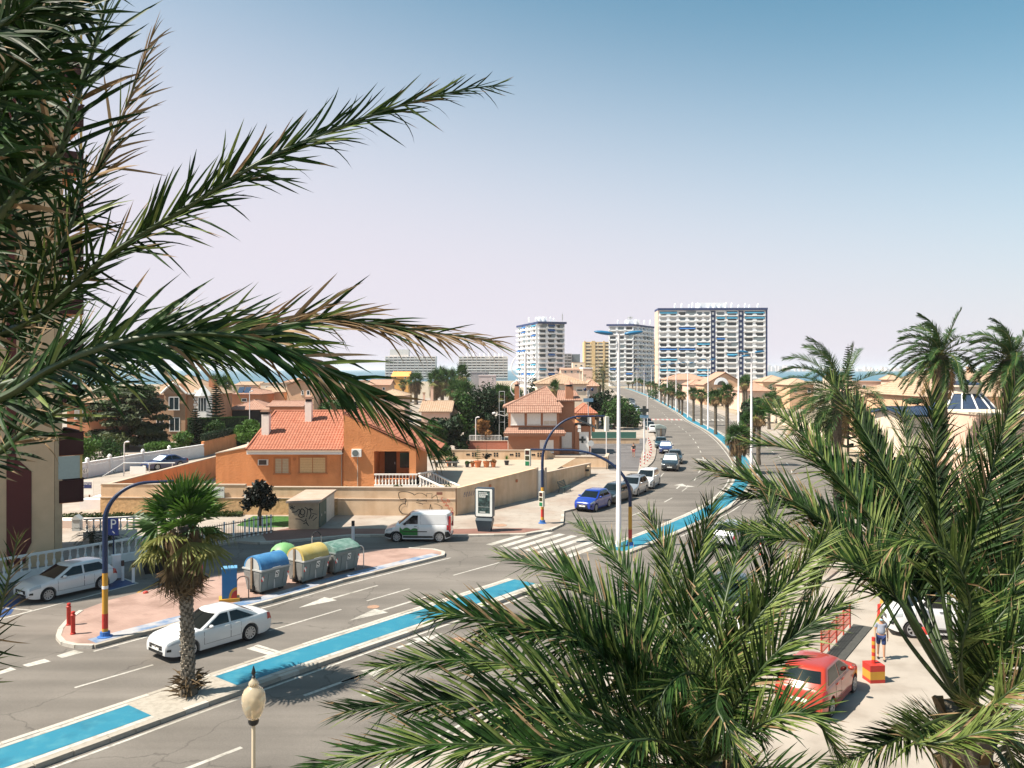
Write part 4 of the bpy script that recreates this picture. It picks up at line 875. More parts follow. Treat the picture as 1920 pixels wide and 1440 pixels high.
bay = MB(); bx0 = ux(383,125)-xm; bay.prism([(bx0-1.0,0),(bx0-0.6,-1.0),(bx0+0.7,-1.0),(bx0+1.2,0)],vz(782,125),vz(742,125)); bo = bay.build('bay_window', M_frame, hv)
bay = MB()
for x0, x1 in ((-0.5,-0.25),(-0.1,0.2),(0.35,0.6)): bay.box(bx0+x0,bx0+x1,-1.03,-1.003,vz(770,125),vz(746,125))
bay.build('pane', M_glass, bo)
c = MB(); c.lathe([(1.5,0),(1.45,0.05),(0.05,1.6)],4,(bx0,-0.3,vz(742,125))); c.build('bay_roof', M_frame, hv)
c = MB(); c.box(ux(401,130)-xm-.45,ux(401,130)-xm+.45,4,4.9,6,vz(712,130)); c.build('chimney', M_ter, hv)
house('orange_villa', 'orange villa with pale tiles between the tower and the dark conifer', 120,205,758,737,112,9,M_ter,M_tpl,'gx',[(148,769,785,16,'glass',0.5)],fine=True)
house('terracotta_house', 'terracotta brick house with solar panels above the pergola roofs', 425,494,739,728,150,9,M_ter,M_tbr,'hip',[(458,747,752,10,'glass',0)])
hp = bpy.data.objects['terracotta_house']
for k, u in enumerate((462,474)):
    c = MB(); c.T = Matrix.Translation((ux(u,154)-hp.location.x,1.0,vz(731,154))) @ Matrix.Rotation(R(35),4,'X'); c.box(-.5,.5,-.9,.9,0,.08); c.build('solar_panel', mk('solar_blue', (0.03,0.05,0.09), 0.1, 0), hp)
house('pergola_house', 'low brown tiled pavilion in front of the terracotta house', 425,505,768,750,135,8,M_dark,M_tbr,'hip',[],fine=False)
house('low_annex', 'long low tiled annex behind the left chimney of the orange bungalow', 500,570,762,752,132,6,M_ter,M_tbr,'gx',[])
house('peach_house', 'peach gabled house with one small square window behind the left chimneys', 534,592,722,711,155,10,M_pch,M_tpl,'gy',[(578,732,740,6,'glass',0),(567,732,740,4,'glass',0)])
house('terrace_house', 'peach terrace with arched loggia left of the gabled peach house', 488,537,735,727,158,8,M_pch,M_tpl,'gx',[(496,741,747,7,'glass',0),(510,741,747,8,'glass',0)])
for i,(u0,u1,ve,vr,Y,wm,rm,rf) in enumerate([(398,440,724,716,230,M_crm,M_tpk,'flat'),(440,486,722,716,240,M_pnk,M_tpl,'gx'),(486,530,720,714,235,M_crm,M_tpl,'flat'),(530,575,716,709,300,M_pch,M_tpk,'hip'),(596,640,728,716,190,M_pnk,M_tpk,'hip'),
     (640,690,734,722,180,M_crm,M_tpl,'gx'),(690,733,722,712,210,M_pch,M_tpk,'gx'),(655,720,715,708,280,M_crm,M_tpk,'flat'),(700,762,742,730,170,M_pnk,M_tpl,'hip'),(600,650,745,735,160,M_pch,M_tpl,'gx')]):
    house('distant_house', ['flat cream house at the sea front left of the small pine','pink house with a long pale ridge behind the terracotta house','flat cream house on the skyline above the peach terrace','hipped peach house far off above the gabled peach house','pink hipped house half hidden by the drooping frond','cream gabled house behind the ridge of the orange bungalow','peach house under the ochre house at the foot of the hotel','flat cream house on the skyline left of the ochre house','pink hipped house behind the fronds right of the bungalow ridge','peach house with pale tiles just right of the gabled peach house'][i],
          u0,u1,ve,vr,Y,9,wm,rm,rf,[((u0+u1)/2-8,ve+4,ve+9,5,'glass',0),((u0+u1)/2+8,ve+4,ve+9,5,'glass',0)])
house('ochre_house', 'ochre house with a sloping roof at the foot of the leftmost hotel', 733,768,706,697,270,10,M_och,M_och,'gx',[(741,705.5,709,4,'glass',0),(760,705,709,4,'glass',0)])
house('grey_house', 'flat roofed grey house below the second hotel', 880,916,699,699,250,12,M_grey,M_grey,'flat',[(907,700,706,3,'glass',0)])
house('lilac_house', 'lilac rendered house between the grey house and the bushy palms', 895,932,705,705,240,8,M_lil,M_lil,'flat',[(923,707,711,3,'glass',0)])
house('tile_cottage', 'small cottage with pale barrel tiles and white chimneys among the palms', 785,848,772,752,120,9,M_pnk,M_tpl,'gx',[],fine=True,chim=((810,726,5),(795,738,4)))
house('pink_terrace', 'long pink terrace with arcades below the grey block', 1050,1095,693,690,480,12,M_pnk,M_tpk,'gx',[(1060,695,699,4,'glass',0),(1072,695,699,4,'glass',0),(1084,695,699,4,'glass',0)])
house('terraced_flats', 'stepped pale flats below the tan block', 1073,1097,680,676,620,12,M_crm,M_tpk,'flat',[(1080,684,687,4,'glass',0),(1090,684,687,4,'glass',0)])
# behind the brown house
hb = house('cream_house', 'cream house with broad pale roof right behind the brown house', 1003,1104,720,701,150,12,M_crm,M_tpl,'hip',[(1087,727,733,12,'glass',0.4)],fine=True,pitch=0.3,chim=((1088.5,697,5),(1096.5,704,4)))
house('pink_tall_house', 'pale pink flat topped house behind the broad pale roof', 1090,1114,691,691,200,9,M_pnk,M_tww,'flat',[])
ha = house('arched_porch_house', 'orange house with tiled porch and dark arch right of the brown house', 1078,1120,775,757,135,7,M_or,M_tor,'hip',[],fine=True)
c = MB(); x = ux(1098,135)-ha.location.x; c.extr([(-1.1,0.1),(1.1,0.1),(1.1,2.4)]+[(1.1*math.cos(k*math.pi/10),2.4+1.1*math.sin(k*math.pi/10)) for k in range(1,10)]+[(-1.1,2.4)],(x,-.05,0),(1,0,0),(0,0,1),(0,-1,0),0.02); c.build('arch', M_dark, ha)
c = MB(); c.box(x+0.6,x+0.9,-0.3,-0.08,0.1,3.2); c.build('white_column', M_frame, ha)
house('salmon_house', 'pale salmon house between the porch house and the date palm', 1096,1124,724,712,165,9,M_pnk,M_tpk,'hip',[(1103,733,742,5,'glass',0)])
# walls by the brown house
def lowwall(label, u0, u1, v0, v1, Y, mat, cap=True, name='garden_wall', t=0.25):
    a, b = ux(u0,Y), ux(u1,Y); o = thing(name, label, 'wall', ((a+b)/2,Y,0)); m = MB(); m.box((a-b)/2,(b-a)/2,0,t,max(0.05,vz(v1,Y)),vz(v0,Y)); m.build('wall', mat, o)
    if cap: m = MB(); m.box((a-b)/2-.05,(b-a)/2+.05,-.05,t+.05,vz(v0,Y)+0.002,vz(v0,Y)+.08); m.build('coping', M_cap, o)
    return o
lowwall('cream yard wall left of the brown house beyond the white railing', 880,946,807,820,128,M_wallc)
lowwall('peach wall with a green mesh top right of the brown house', 1106,1199,823,855,121,M_wallc)
lowwall('red brown terrace wall left of the brown house', 874,952,827,845,112,mk('red_terrace', (0.38,0.15,0.10), 0.9, 0.1, 2))
o = thing('mesh_screen', 'green mesh screen along the top of the peach wall', 'fence', (ux(1150,121.2),121.1,0)); m = MB(); m.box(ux(1110,121)-ux(1150,121.2),ux(1193,121)-ux(1150,121.2),0,0.04,vz(823,121)+.09,vz(810,121)); m.build('mesh', mk('green_mesh', (0.05,0.14,0.11), 0.8, 0.3, 30), o)
for k in range(6): m = MB(); x = lerp(-3.1,3.3,k/5); m.tube([(x,0.06,vz(823,121)),(x,.06,vz(809,121))],0.04,6); m.build('post', M_steel, o)
# villas on the right of the avenue
ga = [(1248,1330,712,701,330,'peach villa with a long roof at the foot of the wide white block'),(1318,1402,722,698,255,'peach villa with an arched white gable in front of the wide white block'),(1392,1446,733,716,215,'peach villa with a broad low roof right of the arched gable'),(1428,1486,716,704,290,'tan roofed villa right of the wide white block'),(1290,1326,722,712,300,'pink hipped villa half hidden behind the median palms'),(1478,1528,722,710,230,'peach roofed house behind the drooping near palm')]
for i,(u0,u1,ve,vr,Y,lab) in enumerate(ga):
    h_ = house('avenue_villa', lab, u0,u1,ve,vr,Y,12,[M_pnk,M_pch,M_pnk,M_pch,M_pnk,M_pch][i],[M_tpk,M_tpk,M_tpk,M_tpl,M_tpk,M_tpl][i],'gy' if i==1 else 'hip',[((u0+u1)/2-12,ve+6,ve+13,6,'glass',0.3),((u0+u1)/2+14,ve+6,ve+13,6,'glass',0.3)])
    if i == 1:
        c = MB(); c.extr([(2.2*math.cos(k*math.pi/12),2.2*math.sin(k*math.pi/12)) for k in range(13)],(ux(1352,Y)-h_.location.x,-0.5,vz(721,Y)),(1,0,0),(0,0,1),(0,1,0),0.5); c.build('arched_gable', M_tww, h_)
        c = MB(); c.extr([(1.3*math.cos(k*math.pi/12),1.3*math.sin(k*math.pi/12)) for k in range(13)],(ux(1352,Y)-h_.location.x,-0.52,vz(722,Y)),(1,0,0),(0,0,1),(0,1,0),0.05); c.build('arch_window', M_glass, h_)
o = thing('long_garden_wall', 'long pale garden wall along the far side of the avenue', 'wall', (45,150,0)); m = MB()
pts = [offp(medY(y), 16.5) for y in (66,80,95,115,135,160,190,230,280,330)]
for a, b in zip(pts, pts[1:]): m.wall(a-Vector((45,150)), b-Vector((45,150)), 0.3, 0.0, 1.7)
m.build('wall', M_crm, o)
# right hand houses behind the near palms
hr = house('broad_roof_house', 'house with a very broad pale tiled roof behind the wind blown palm at the right', 1722,2010,744,698,100,16,M_pch,M_tpl,'hip',[(1850,752,764,7,'glass',0)],fine=True,pitch=0.4,ins=4,chim=((1818,690,8),))
house('low_roof_house', 'low hipped house with pale tiles left of the broad roof', 1648,1796,746,716,112,12,M_pch,M_tpl,'hip',[],fine=True,pitch=0.4)
house('pink_flat_house', 'pink flat roofed house at the sea front with small turret', 1598,1668,717,717,190,10,M_pnk,M_tpk,'flat',[(1620,722,730,6,'glass',0)])
house('turret', 'small tiled turret on the skyline right of the pink flat house', 1662,1692,712,702,185,3.6,M_pnk,M_tpl,'hip',[],cat='turret')
house('seafront_house', 'pale house on the sea front left of the pine with whorled branches', 1560,1600,706,700,260,9,M_crm,M_tpk,'flat',[(1575,711,716,5,'glass',0)])
pv = thing('blue_roof_pavilion', 'cream pavilion with blue tiled roof and raised blue cupola at the right', 'pavilion', (ux(1828,72),74,0)); x0 = pv.location.x
def ell(rx, ry, n=20, cy=0): return [(rx*math.cos(2*math.pi*k/n), cy+ry*math.sin(2*math.pi*k/n)) for k in range(n)]
m = MB(); m.prism(ell(1.85,1.6,12),0.1,vz(770,72)-0.1); m.box(-0.9,2.4,0.2,5,0.1,vz(772,72)); m.build('wall', M_pnk, pv)
def cone_roof(mb, r0, z0, r1, z1, n=24, cy=0):
    vs = []
    for r_, z_ in ((r0,z0-.08),(r0,z0),(r1,z1)):
        for k in range(n): t_ = 2*math.pi*k/n; vs.append((r_*math.cos(t_), cy+r_*0.9*math.sin(t_), z_))
    mb.add(vs, [(j*n+k, j*n+(k+1)%n, (j+1)*n+(k+1)%n, (j+1)*n+k) for j in range(2) for k in range(n)] + [tuple(range(2*n,3*n)), tuple(range(n-1,-1,-1))])
m = MB(); cone_roof(m, 2.7, vz(768,72), 1.5, vz(738,73)); m.build('lower_roof', M_tbl, pv)
for k in range(7):
    t_ = math.pi*(1.05+0.15*k); m = MB(); m.tube([(2.72*math.cos(t_),2.72*.9*math.sin(t_),vz(768,72)+.06),(1.52*math.cos(t_),1.52*.9*math.sin(t_),vz(738,73)+.06)],0.07,6); m.build('rib', M_frame, pv)
m = MB(); m.lathe([(1.5,0),(1.5,0.55),(1.75,0.6),(1.75,0.75)],24,(0,0,vz(738,73))); m.build('drum', M_crm, pv)
m = MB(); cone_roof(m, 1.74, vz(738,73)+0.84, 0.25, vz(711,74), 24); m.build('cupola_roof', M_tbl, pv)
m = MB(); m.box(-1.1,-0.5,-.3,.3,vz(712,74)-0.3,vz(701,74)); q = m.build('lantern', M_frame, pv)
m = MB(); m.lathe([(0.55,0),(0.5,0.05),(0.1,0.45),(0.02,0.5)],4,(-0.8,0,vz(701,74))); m.build('cap', M_tbl, q)
m = MB(); m.box(-0.4,0.2,-1.75,-1.5,0.1,vz(772,72)); m.build('pillar', M_pch, pv)
hw_ = house('white_blue_house', 'white house with blue tiles and blue shutters behind the upright near frond', 1690,1796,779,764,70,6,M_crm,M_tbl,'gx',[(1740,786,800,14,'glass',0.3),(1776,790,812,7,'glass',0.3)],fine=True)
for i,(u0,u1,v0,v1,Y,lab) in enumerate([(1872,1990,782,905,52,'pink stepped house wall with small dark window at the right edge'),(1888,2010,868,985,44,'lower pink house wall with a railing at the right edge')]):
    t = thing('edge_house', lab, 'house', (ux((u0+u1)/2,Y),Y,0)); w = (u1-u0)*Y/FPX
    m = MB(); m.box(-w/2,w/2,0,7,0.05,vz(v0,Y)); m.build('wall', M_pnk, t); m = MB(); m.box(-w/2-.08,w/2,-.08,7.1,vz(v0,Y)+.003,vz(v0,Y)+.15); m.build('parapet', M_crm, t)
    window(t, ux(u0+27,Y)-t.location.x, -0.003, vz(v0+50,Y), vz(v0+28,Y), 0.35, n=1)
    if i: 
        for zz in (0.55,1.0): m = MB(); m.tube([(-w/2,-0.6,vz(930,Y)+zz-0.5),(w/2,-0.6,vz(930,Y)+zz-0.5)],0.03,6); m.build('rail', M_black, t)
        for k in range(6): m = MB(); x = lerp(-w/2,w/2,k/5); m.tube([(x,-0.6,vz(950,Y)),(x,-.6,vz(930,Y)+.5)],0.025,6); m.build('post', M_black, t)
# far city across the water
M_city = mk('far_city', (0.62,0.52,0.50), 0.9, 0.15, 0.002)
rr = random.Random(4); k = 0
for u0, u1, n, hm_ in ((1440,1480,12,9),(1480,1600,14,4.5),(1600,1700,16,6),(1700,1790,12,6),(1790,1920,16,4)):
    for i in range(n):
        u = lerp(u0,u1,(i+rr.random())/n); Y = rr.uniform(5150,5600); h = rr.uniform(.35,1)*hm_*Y/FPX*1.1; w = rr.uniform(2,6.5)*Y/FPX
        m = MB(); m.box(-w/2,w/2,0,25,0,h+7); tag(m.build('distant_building', M_city, loc=(ux(u,Y),Y,0)), 'tiny pale building in the hazy town across the water', 'building', 'hazy town across the water')
# white walls, lane and signs on the left
t = thing('white_garden_wall', 'white garden wall with lattice blocks and plaques 61 and 62 along the lane', 'wall', (-41,92,0)); o = Vector((-41,92))
P3 = [Vector((-45.5,77)),Vector((-43.1,82)),Vector((-41.6,90.5)),Vector((-39,100.8)),Vector((-38.6,103))]
m = MB(); M_ww = stucco('white_wall', (0.70,0.68,0.68), 0.2, 15)
for a, b in zip(P3, P3[1:]): m.wall(a-o, b-o, 0.25, 0.1, 1.3)
m.build('wall', M_ww, t)
m = MB()
for a, b in zip(P3, P3[1:]): m.wall(a-o, b-o, 0.3, 1.58, 1.68)
m.build('coping', M_ww, t)
lb = MB(); lb.box(-0.06,0.06,-0.08,0.08,0,0.282); lme = lb.mesh('lattice_block', M_ww)
for a, b in zip(P3, P3[1:]):
    n = int((b-a).length/0.24)
    for k in range(n): p = a+(b-a)*((k+.5)/n)-o; link('lattice_block', lme, t, (p.x,p.y,1.299), math.atan2((b-a).y,(b-a).x))
for Yp in (83.2,86.6,92,96.4):
    f_ = next((i for i in range(4) if P3[i].y <= Yp <= P3[i+1].y)); a, b = P3[f_], P3[f_+1]; p = a+(b-a)*((Yp-a.y)/(b.y-a.y))-o
    m = MB(); m.box(p.x-.2,p.x+.2,p.y-.2,p.y+.2,0.1,1.7); m.lathe([(0.1,0),(0.22,0.15),(0.2,0.3),(0.06,0.45)],10,(p.x,p.y,1.7)); m.build('gate_pier', M_ww, t)
M_oval = mk('enamel_white', (0.78,0.76,0.72), 0.4, 0.04)
for txt, u, v in (('61',158,883),('62',212,884)):
    a, b = (P3[1],P3[2]) if txt == '62' else (P3[0],P3[1]); r = Vector(((u-U0)/FPX,1)); d = b-a; nn = Vector((d.y,-d.x)).normalized(); s_ = a.dot(nn)/r.dot(nn); p = r*s_+nn*0.14-o; z = vz(v,r.y*s_)
    q = thing('house_number', f'white oval plaque reading {txt} on the white lane wall, ' + ('nearest the tower' if txt == '61' else 'farther from the tower'), 'plaque', (p.x+o.x,p.y+o.y,z))
    dd = d.normalized(); m = MB(); m.extr([(0.38*math.cos(2*math.pi*k/20),0.27*math.sin(2*math.pi*k/20)) for k in range(20)],(0,0,0),(dd.x,dd.y,0),(0,0,1),(nn.x,nn.y,0),0.03); m.build('plate', M_oval, q)
    text_obj(txt, 0.52, M_black, q, facing((nn.x*.034,nn.y*.034,0),(dd.x,dd.y,0),(0,0,1)))
t = thing('hedge_wall', 'orange wall topped by a clipped hedge beyond the white lane wall', 'wall', (-39,108,0)); m = MB(); m.wall((0.3,-5),(-0.2,9),0.3,0.1,2.0); m.build('wall', M_or, t)
t = thing('parking_sign', 'white car park sign with a dark blue panel half behind the tower balconies', 'sign', (ux(158,70),70,0)); zc = vz(914,70)
m = MB(); m.box(-1.5,0.75,0,0.05,zc-0.62,zc+0.62); m.build('panel', M_oval, t); m = MB(); m.box(-1.4,0.62,-0.012,-0.002,zc-0.06,zc+0.44); m.build('blue_panel', mk('sign_navy', (0.02,0.03,0.12), 0.5, 0.05), t)
text_obj('APARCAMIENTO', 0.25, M_oval, t, facing((0.6,-.016,zc+0.3),(1,0,0),(0,0,1)), 'RIGHT'); text_obj('PRIVADO', 0.25, M_oval, t, facing((0.0,-.016,zc+0.06),(1,0,0),(0,0,1)), 'RIGHT')
for x in (-1.2,0.4): m = MB(); m.box(x-.05,x+.05,0.05,0.12,0.1,zc+.5); m.build('post', mk('rust_post', (0.25,0.10,0.04), 0.8, 0.2, 4), t)
t = thing('sloping_wall', 'broad pale low wall with a sloping top beside the tower', 'wall', (-27.5,57.2,0)); m = MB(); m.wall((-7,-0.5),(4.5,0.6),1.2,0.1,0.75,0.45); m.build('wall', mk('pale_pink_wall', (0.66,0.54,0.48), 0.9, 0.06, 1), t)
t = thing('garden_step', 'stacked white slabs at the end of the rough wall', 'step', (ux(178,64),64,0)); m = MB(); m.box(-1.2,1.0,0,1.0,0.1,0.9); m.box(-0.3,1.0,0.2,1.2,0.902,1.1); m.build('slab', M_ww, t)
# balustrades along the street
for lab, a, b in (('white balustrade along the side street behind the parked white hatchback', (-31.2,36.4),(-21.4,48.2)),):
    balustrade('street_balustrade', lab, a, b, 0.35, 0.95, 'white balustrades', spacing=0.4, mat=M_wbal)
balustrade('street_balustrade', 'shaded white balustrade at the foot of the tower, behind the dark garden palm', (-27.2,52.3), (-24.2,53.2), 0.6, 0.95, 'white balustrades', spacing=0.35, mat=M_wbal)
# railing of black and pale bars
t = thing('bar_fence', 'fence of dark bars and pale flat slats along the side street by the lawn', 'fence', (-19.1,51.2,0)); a, b = Vector((-21.0,48.7)), Vector((-15.95,55.0)); o = Vector((-19.1,51.2)); d = (b-a).normalized()
for z in (0.25,1.15): m = MB(); m.wall(a-o,b-o,0.05,z,z+0.05); m.build('rail', M_black, t)
q = MB(); q.box(-.012,.012,-.012,.012,0.13,1.3); bme = q.mesh('bar', M_black); q = MB(); q.box(-.055,.055,-.02,.02,0.13,1.35); sme = q.mesh('slat', mk('pale_slat', (0.55,0.56,0.56), 0.6, 0.06))
n = 50
for k in range(n):
    p = a+(b-a)*(k/(n-1))-o
    if k > 34 and k % 2 == 0 or k in (27,31): link('slat', sme, t, (p.x,p.y,0), math.atan2(d.y,d.x))
    else: link('bar', bme, t, (p.x,p.y,0))
# white railings far back
t = thing('white_railing', 'white slatted railing left of the brown house below the cream yard wall', 'railing', (ux(910,118),118,0)); w = 60*118/FPX
q = MB(); q.box(-.03,.03,-.02,.02,vz(832,118),vz(817,118)); me = q.mesh('slat', M_frame)
for k in range(24): link('slat', me, t, (-w/2+w*k/23,0,0))
m = MB(); m.box(-w/2,w/2,-.04,.04,vz(817,118)+.002,vz(817,118)+.08); m.build('rail', M_frame, t)
# ---------------------------------------------------------------- plants
def leafm(name, c, c2, sc=0.6, tr=0.25, rough=0.55): return mk(name, c, rough, 0, rgb2=c2, scale=sc, thr=(0.35,0.68), trans=tr, spec=0.2)
M_l1 = leafm('leaf_green', (0.020,0.055,0.012), (0.05,0.105,0.022))
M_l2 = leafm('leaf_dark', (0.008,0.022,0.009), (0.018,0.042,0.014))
M_l3 = leafm('leaf_olive', (0.04,0.058,0.015), (0.08,0.095,0.026))
M_l4 = leafm('leaf_bright', (0.035,0.095,0.012), (0.085,0.16,0.025))
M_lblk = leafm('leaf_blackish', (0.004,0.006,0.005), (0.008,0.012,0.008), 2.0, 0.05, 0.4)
M_rust = leafm('leaf_rust', (0.20,0.09,0.03), (0.30,0.16,0.06))
M_palm = leafm('palm_green', (0.022,0.055,0.016), (0.05,0.098,0.026), 1.2, 0.15, 0.45)
M_palmy = leafm('palm_yellow_green', (0.11,0.13,0.03), (0.24,0.22,0.08), 1.5, 0.25, 0.45)
M_dead = leafm('palm_straw', (0.22,0.135,0.06), (0.42,0.28,0.15), 1.6, 0.15, 0.7)
M_deadd = leafm('palm_dead_brown', (0.055,0.036,0.02), (0.17,0.115,0.06), 1.6, 0.1, 0.8)
M_trunk = mk('palm_trunk_bark', (0.06,0.047,0.034), 0.95, 0, rgb2=(0.15,0.122,0.09), scale=7, thr=(0.35,0.7), bump=0.8, bscale=12)
M_bark = mk('tree_bark', (0.09,0.065,0.045), 0.95, 0.3, 6, bump=0.8, bscale=14)
def foliage(mb, blobs, n, size, rr, flat=0.0, shell=0.55, asp=2.0):
    wts = [b[1][0]*b[1][1]*b[1][2] for b in blobs]; tot = sum(wts)
    for (c, r), w in zip(blobs, wts):
        for _ in range(max(6, int(n*w/tot))):
            d = Vector((rr.gauss(0,1), rr.gauss(0,1), rr.gauss(0,1))).normalized()
            k = rr.uniform(shell, 1.0)*(1+0.12*noise.noise(d*2.2+Vector((c[0],c[1],c[2]))))
            p = Vector((c[0]+d.x*r[0]*k, c[1]+d.y*r[1]*k, c[2]+d.z*r[2]*k))
            nn = (d + Vector((rr.gauss(0,.6), rr.gauss(0,.6), rr.gauss(0,.6)+flat))).normalized()
            a = nn.cross(Vector((rr.gauss(0,1),rr.gauss(0,1),rr.gauss(0,1)))).normalized(); b = nn.cross(a)
            s = size*rr.uniform(.6,1.35); a = a*s*asp/2; b = b*s/2
            mb.add([p-a, p+b-a*.1+nn*s*.08, p+a, p-b-a*.1+nn*s*.08], [(0,1,2,3)])
def limbs(mb, base, top, r0, r1, blobs, rr, n=5, fork=0.4):
    base, top = Vector(base), Vector(top); k = 5
    pts = [base.lerp(top, i/k)+Vector((rr.uniform(-1,1),rr.uniform(-1,1),0))*r0*0.5*(0<i<k) for i in range(k+1)]
    mb.tube(pts, [lerp(r0,r1,i/k) for i in range(k+1)], 8)
    for b in rr.sample(blobs, min(n,len(blobs))):
        s = base.lerp(top, rr.uniform(fork,.9)); e = Vector(b[0]); m = (s+e)/2+Vector((0,0,-.1*(e-s).length))
        mb.tube([s,m,e], [r1*.7,r1*.45,r1*.15], 5)
def tree(name, label, base, blobs, n, size, mat, cat='tree', trunk=(0.15,0.07), group=None, seed=1, flat=0.0, shell=0.5, asp=2.0, bark=None, top=None, nl=5):
    rr = random.Random(seed); t = thing(name, label, cat, base, 0, group)
    if trunk:
        zt = top if top else sum(b[0][2] for b in blobs)/len(blobs)
        m = MB(); limbs(m, (0,0,0), (sum(b[0][0] for b in blobs)/len(blobs), sum(b[0][1] for b in blobs)/len(blobs), zt), trunk[0], trunk[1], blobs, rr, nl); m.build('trunk', bark or M_bark, t, smooth=60)
    m = MB(); foliage(m, blobs, n, size, rr, flat, shell, asp); m.build('crown', mat, t)
    return t
def rblobs(rr, n, R_, H_, z0, rs, squash=0.8, top=1.0):
    out = []
    for i in range(n):
        a = rr.uniform(0,6.283); q = math.sqrt(rr.random()); z = z0+H_*rr.random(); f = math.sqrt(max(0.05,1-((z-z0)/H_)**2*top)); s = rs*rr.uniform(.7,1.25)
        out.append(((R_*q*f*math.cos(a), R_*q*f*math.sin(a), z), (s,s,s*squash)))
    return out
# --- fan palms -----------------------------------------------------------
def fan_mesh(name, mat, pet, Rf, ns, spread, droop, seed, pw=0.025):
    rr = random.Random(seed); m = MB()
    m.tube([(0,0,0),(pet*.5,0,0.02*pet),(pet,0,-0.02)], [pw*1.4,pw,pw*.7], 4)
    c = Vector((pet,0,-.02)); b = []
    for k in range(ns+1):
        a = lerp(-spread,spread,k/ns); z = (0.035 if k%2 else -0.035)*Rf - droop*0.25*Rf*(abs(a)/spread)**2
        b.append(c+Vector((math.cos(a)*Rf*.46, math.sin(a)*Rf*.46, z-droop*.10*Rf)))
    vs = [c]+b; fs = [(0,k+1,k+2) for k in range(ns)]; m.add(vs, fs)
    for k in range(ns):
        a = lerp(-spread,spread,(k+.5)/ns)+rr.uniform(-.05,.05); L = Rf*rr.uniform(.86,1.08)*(1-.12*(abs(a)/spread)**2)
        md = c+Vector((math.cos(a)*L*.80, math.sin(a)*L*.80, -droop*.30*Rf*rr.uniform(.7,1.4)-droop*.2*Rf*(abs(a)/spread)**2))
        tp = c+Vector((math.cos(a)*L*lerp(1,.86,droop), math.sin(a)*L*lerp(1,.86,droop), -droop*.78*Rf*rr.uniform(.5,1.4)))
        sd = Vector((-math.sin(a),math.cos(a),0))*Rf*.022
        e0 = b[k].lerp(b[k+1],.12); e1 = b[k].lerp(b[k+1],.88); m.add([e0,e1,md+sd,md-sd,tp], [(0,1,2,3),(3,2,4)])
    return m.mesh(name, mat)
FANS = {}
def fans():
    if not FANS:
        FANS['g'] = [fan_mesh('frond', M_l1, 0.55, 0.85, 16, 1.75, d, s, 0.018) for s, d in ((1,0.15),(2,0.35),(3,0.6))]
        FANS['y'] = [fan_mesh('frond', M_palmy, 0.55, 0.8, 14, 1.5, 0.85, 5, 0.018)]
        FANS['d'] = [fan_mesh('dead_frond', M_dead, 0.5, 0.75, 12, 1.0, 1.2, 6, 0.018), fan_mesh('dead_frond', M_deadd, 0.5, 0.75, 12, 0.9, 1.3, 7, 0.018)]
    return FANS
def skirt(mb, R0, R1, z0, z1, n, rr):
    for i in range(n):
        a = rr.uniform(0,6.283); r = rr.uniform(R0*.5,R0); zt = rr.uniform(lerp(z0,z1,.35),z1); L = rr.uniform(.35,.8)*(z1-z0); p = Vector((r*math.cos(a),r*math.sin(a),zt)); rb = lerp(r,R1,.5)*rr.uniform(.8,1.25)
        q = Vector((rb*math.cos(a+.15),rb*math.sin(a+.15),max(z0,zt-L))); s = Vector((-math.sin(a),math.cos(a),0))*rr.uniform(.03,.075)
        mid = p.lerp(q,.5)+Vector((math.cos(a),math.sin(a),0))*.06
        mb.add([p-s*.4,p+s*.4,mid+s,mid-s,q], [(0,1,2,3),(3,2,4)])
def fan_palm(name, label, base, H_, r0, ng=18, nd=9, sk=1.3, seed=1, group=None, sc=1.0, lean=(0,0), skn=160, cat='palm tree', skm=None):
    rr = random.Random(seed); F_ = fans(); t = thing(name, label, cat, base, 0, group)
    m = MB(); k = 14; pts = [(lean[0]*(i/k)**2, lean[1]*(i/k)**2, H_*i/k) for i in range(k+1)]
    rs = [r0*(1.35 if i==0 else 1.12 if i==1 else 1)*(1+.07*(i%2)) for i in range(k+1)]; m.tube(pts, rs, 10); m.build('trunk', M_trunk, t)
    tp = Vector((lean[0],lean[1],H_))
    m = MB(); skirt(m, r0*2.4*sc, r0*2.0*sc, -sk, 0.15, skn, rr); m.build('skirt', skm or M_deadd, t, loc=tp)
    for i in range(ng+nd):
        dead = i >= ng; f = i/max(1,ng-1); el = (R(78)-R(95)*min(1,f)**1.1) if not dead else R(rr.uniform(-70,-25))
        me = rr.choice(F_['d']) if dead else (F_['y'][0] if f > .82 and rr.random() < .5 else F_['g'][min(2,int(f*3))])
        o = link(me.name.split('.')[0], me, t); az = i*2.399+rr.uniform(-.3,.3)
        o.matrix_local = Matrix.Translation(tp) @ Matrix.Rotation(az,4,'Z') @ Matrix.Rotation(-el,4,'Y') @ Matrix.Rotation(rr.uniform(-.5,.5),4,'X') @ Matrix.Scale(sc*rr.uniform(.85,1.12),4)
    return t
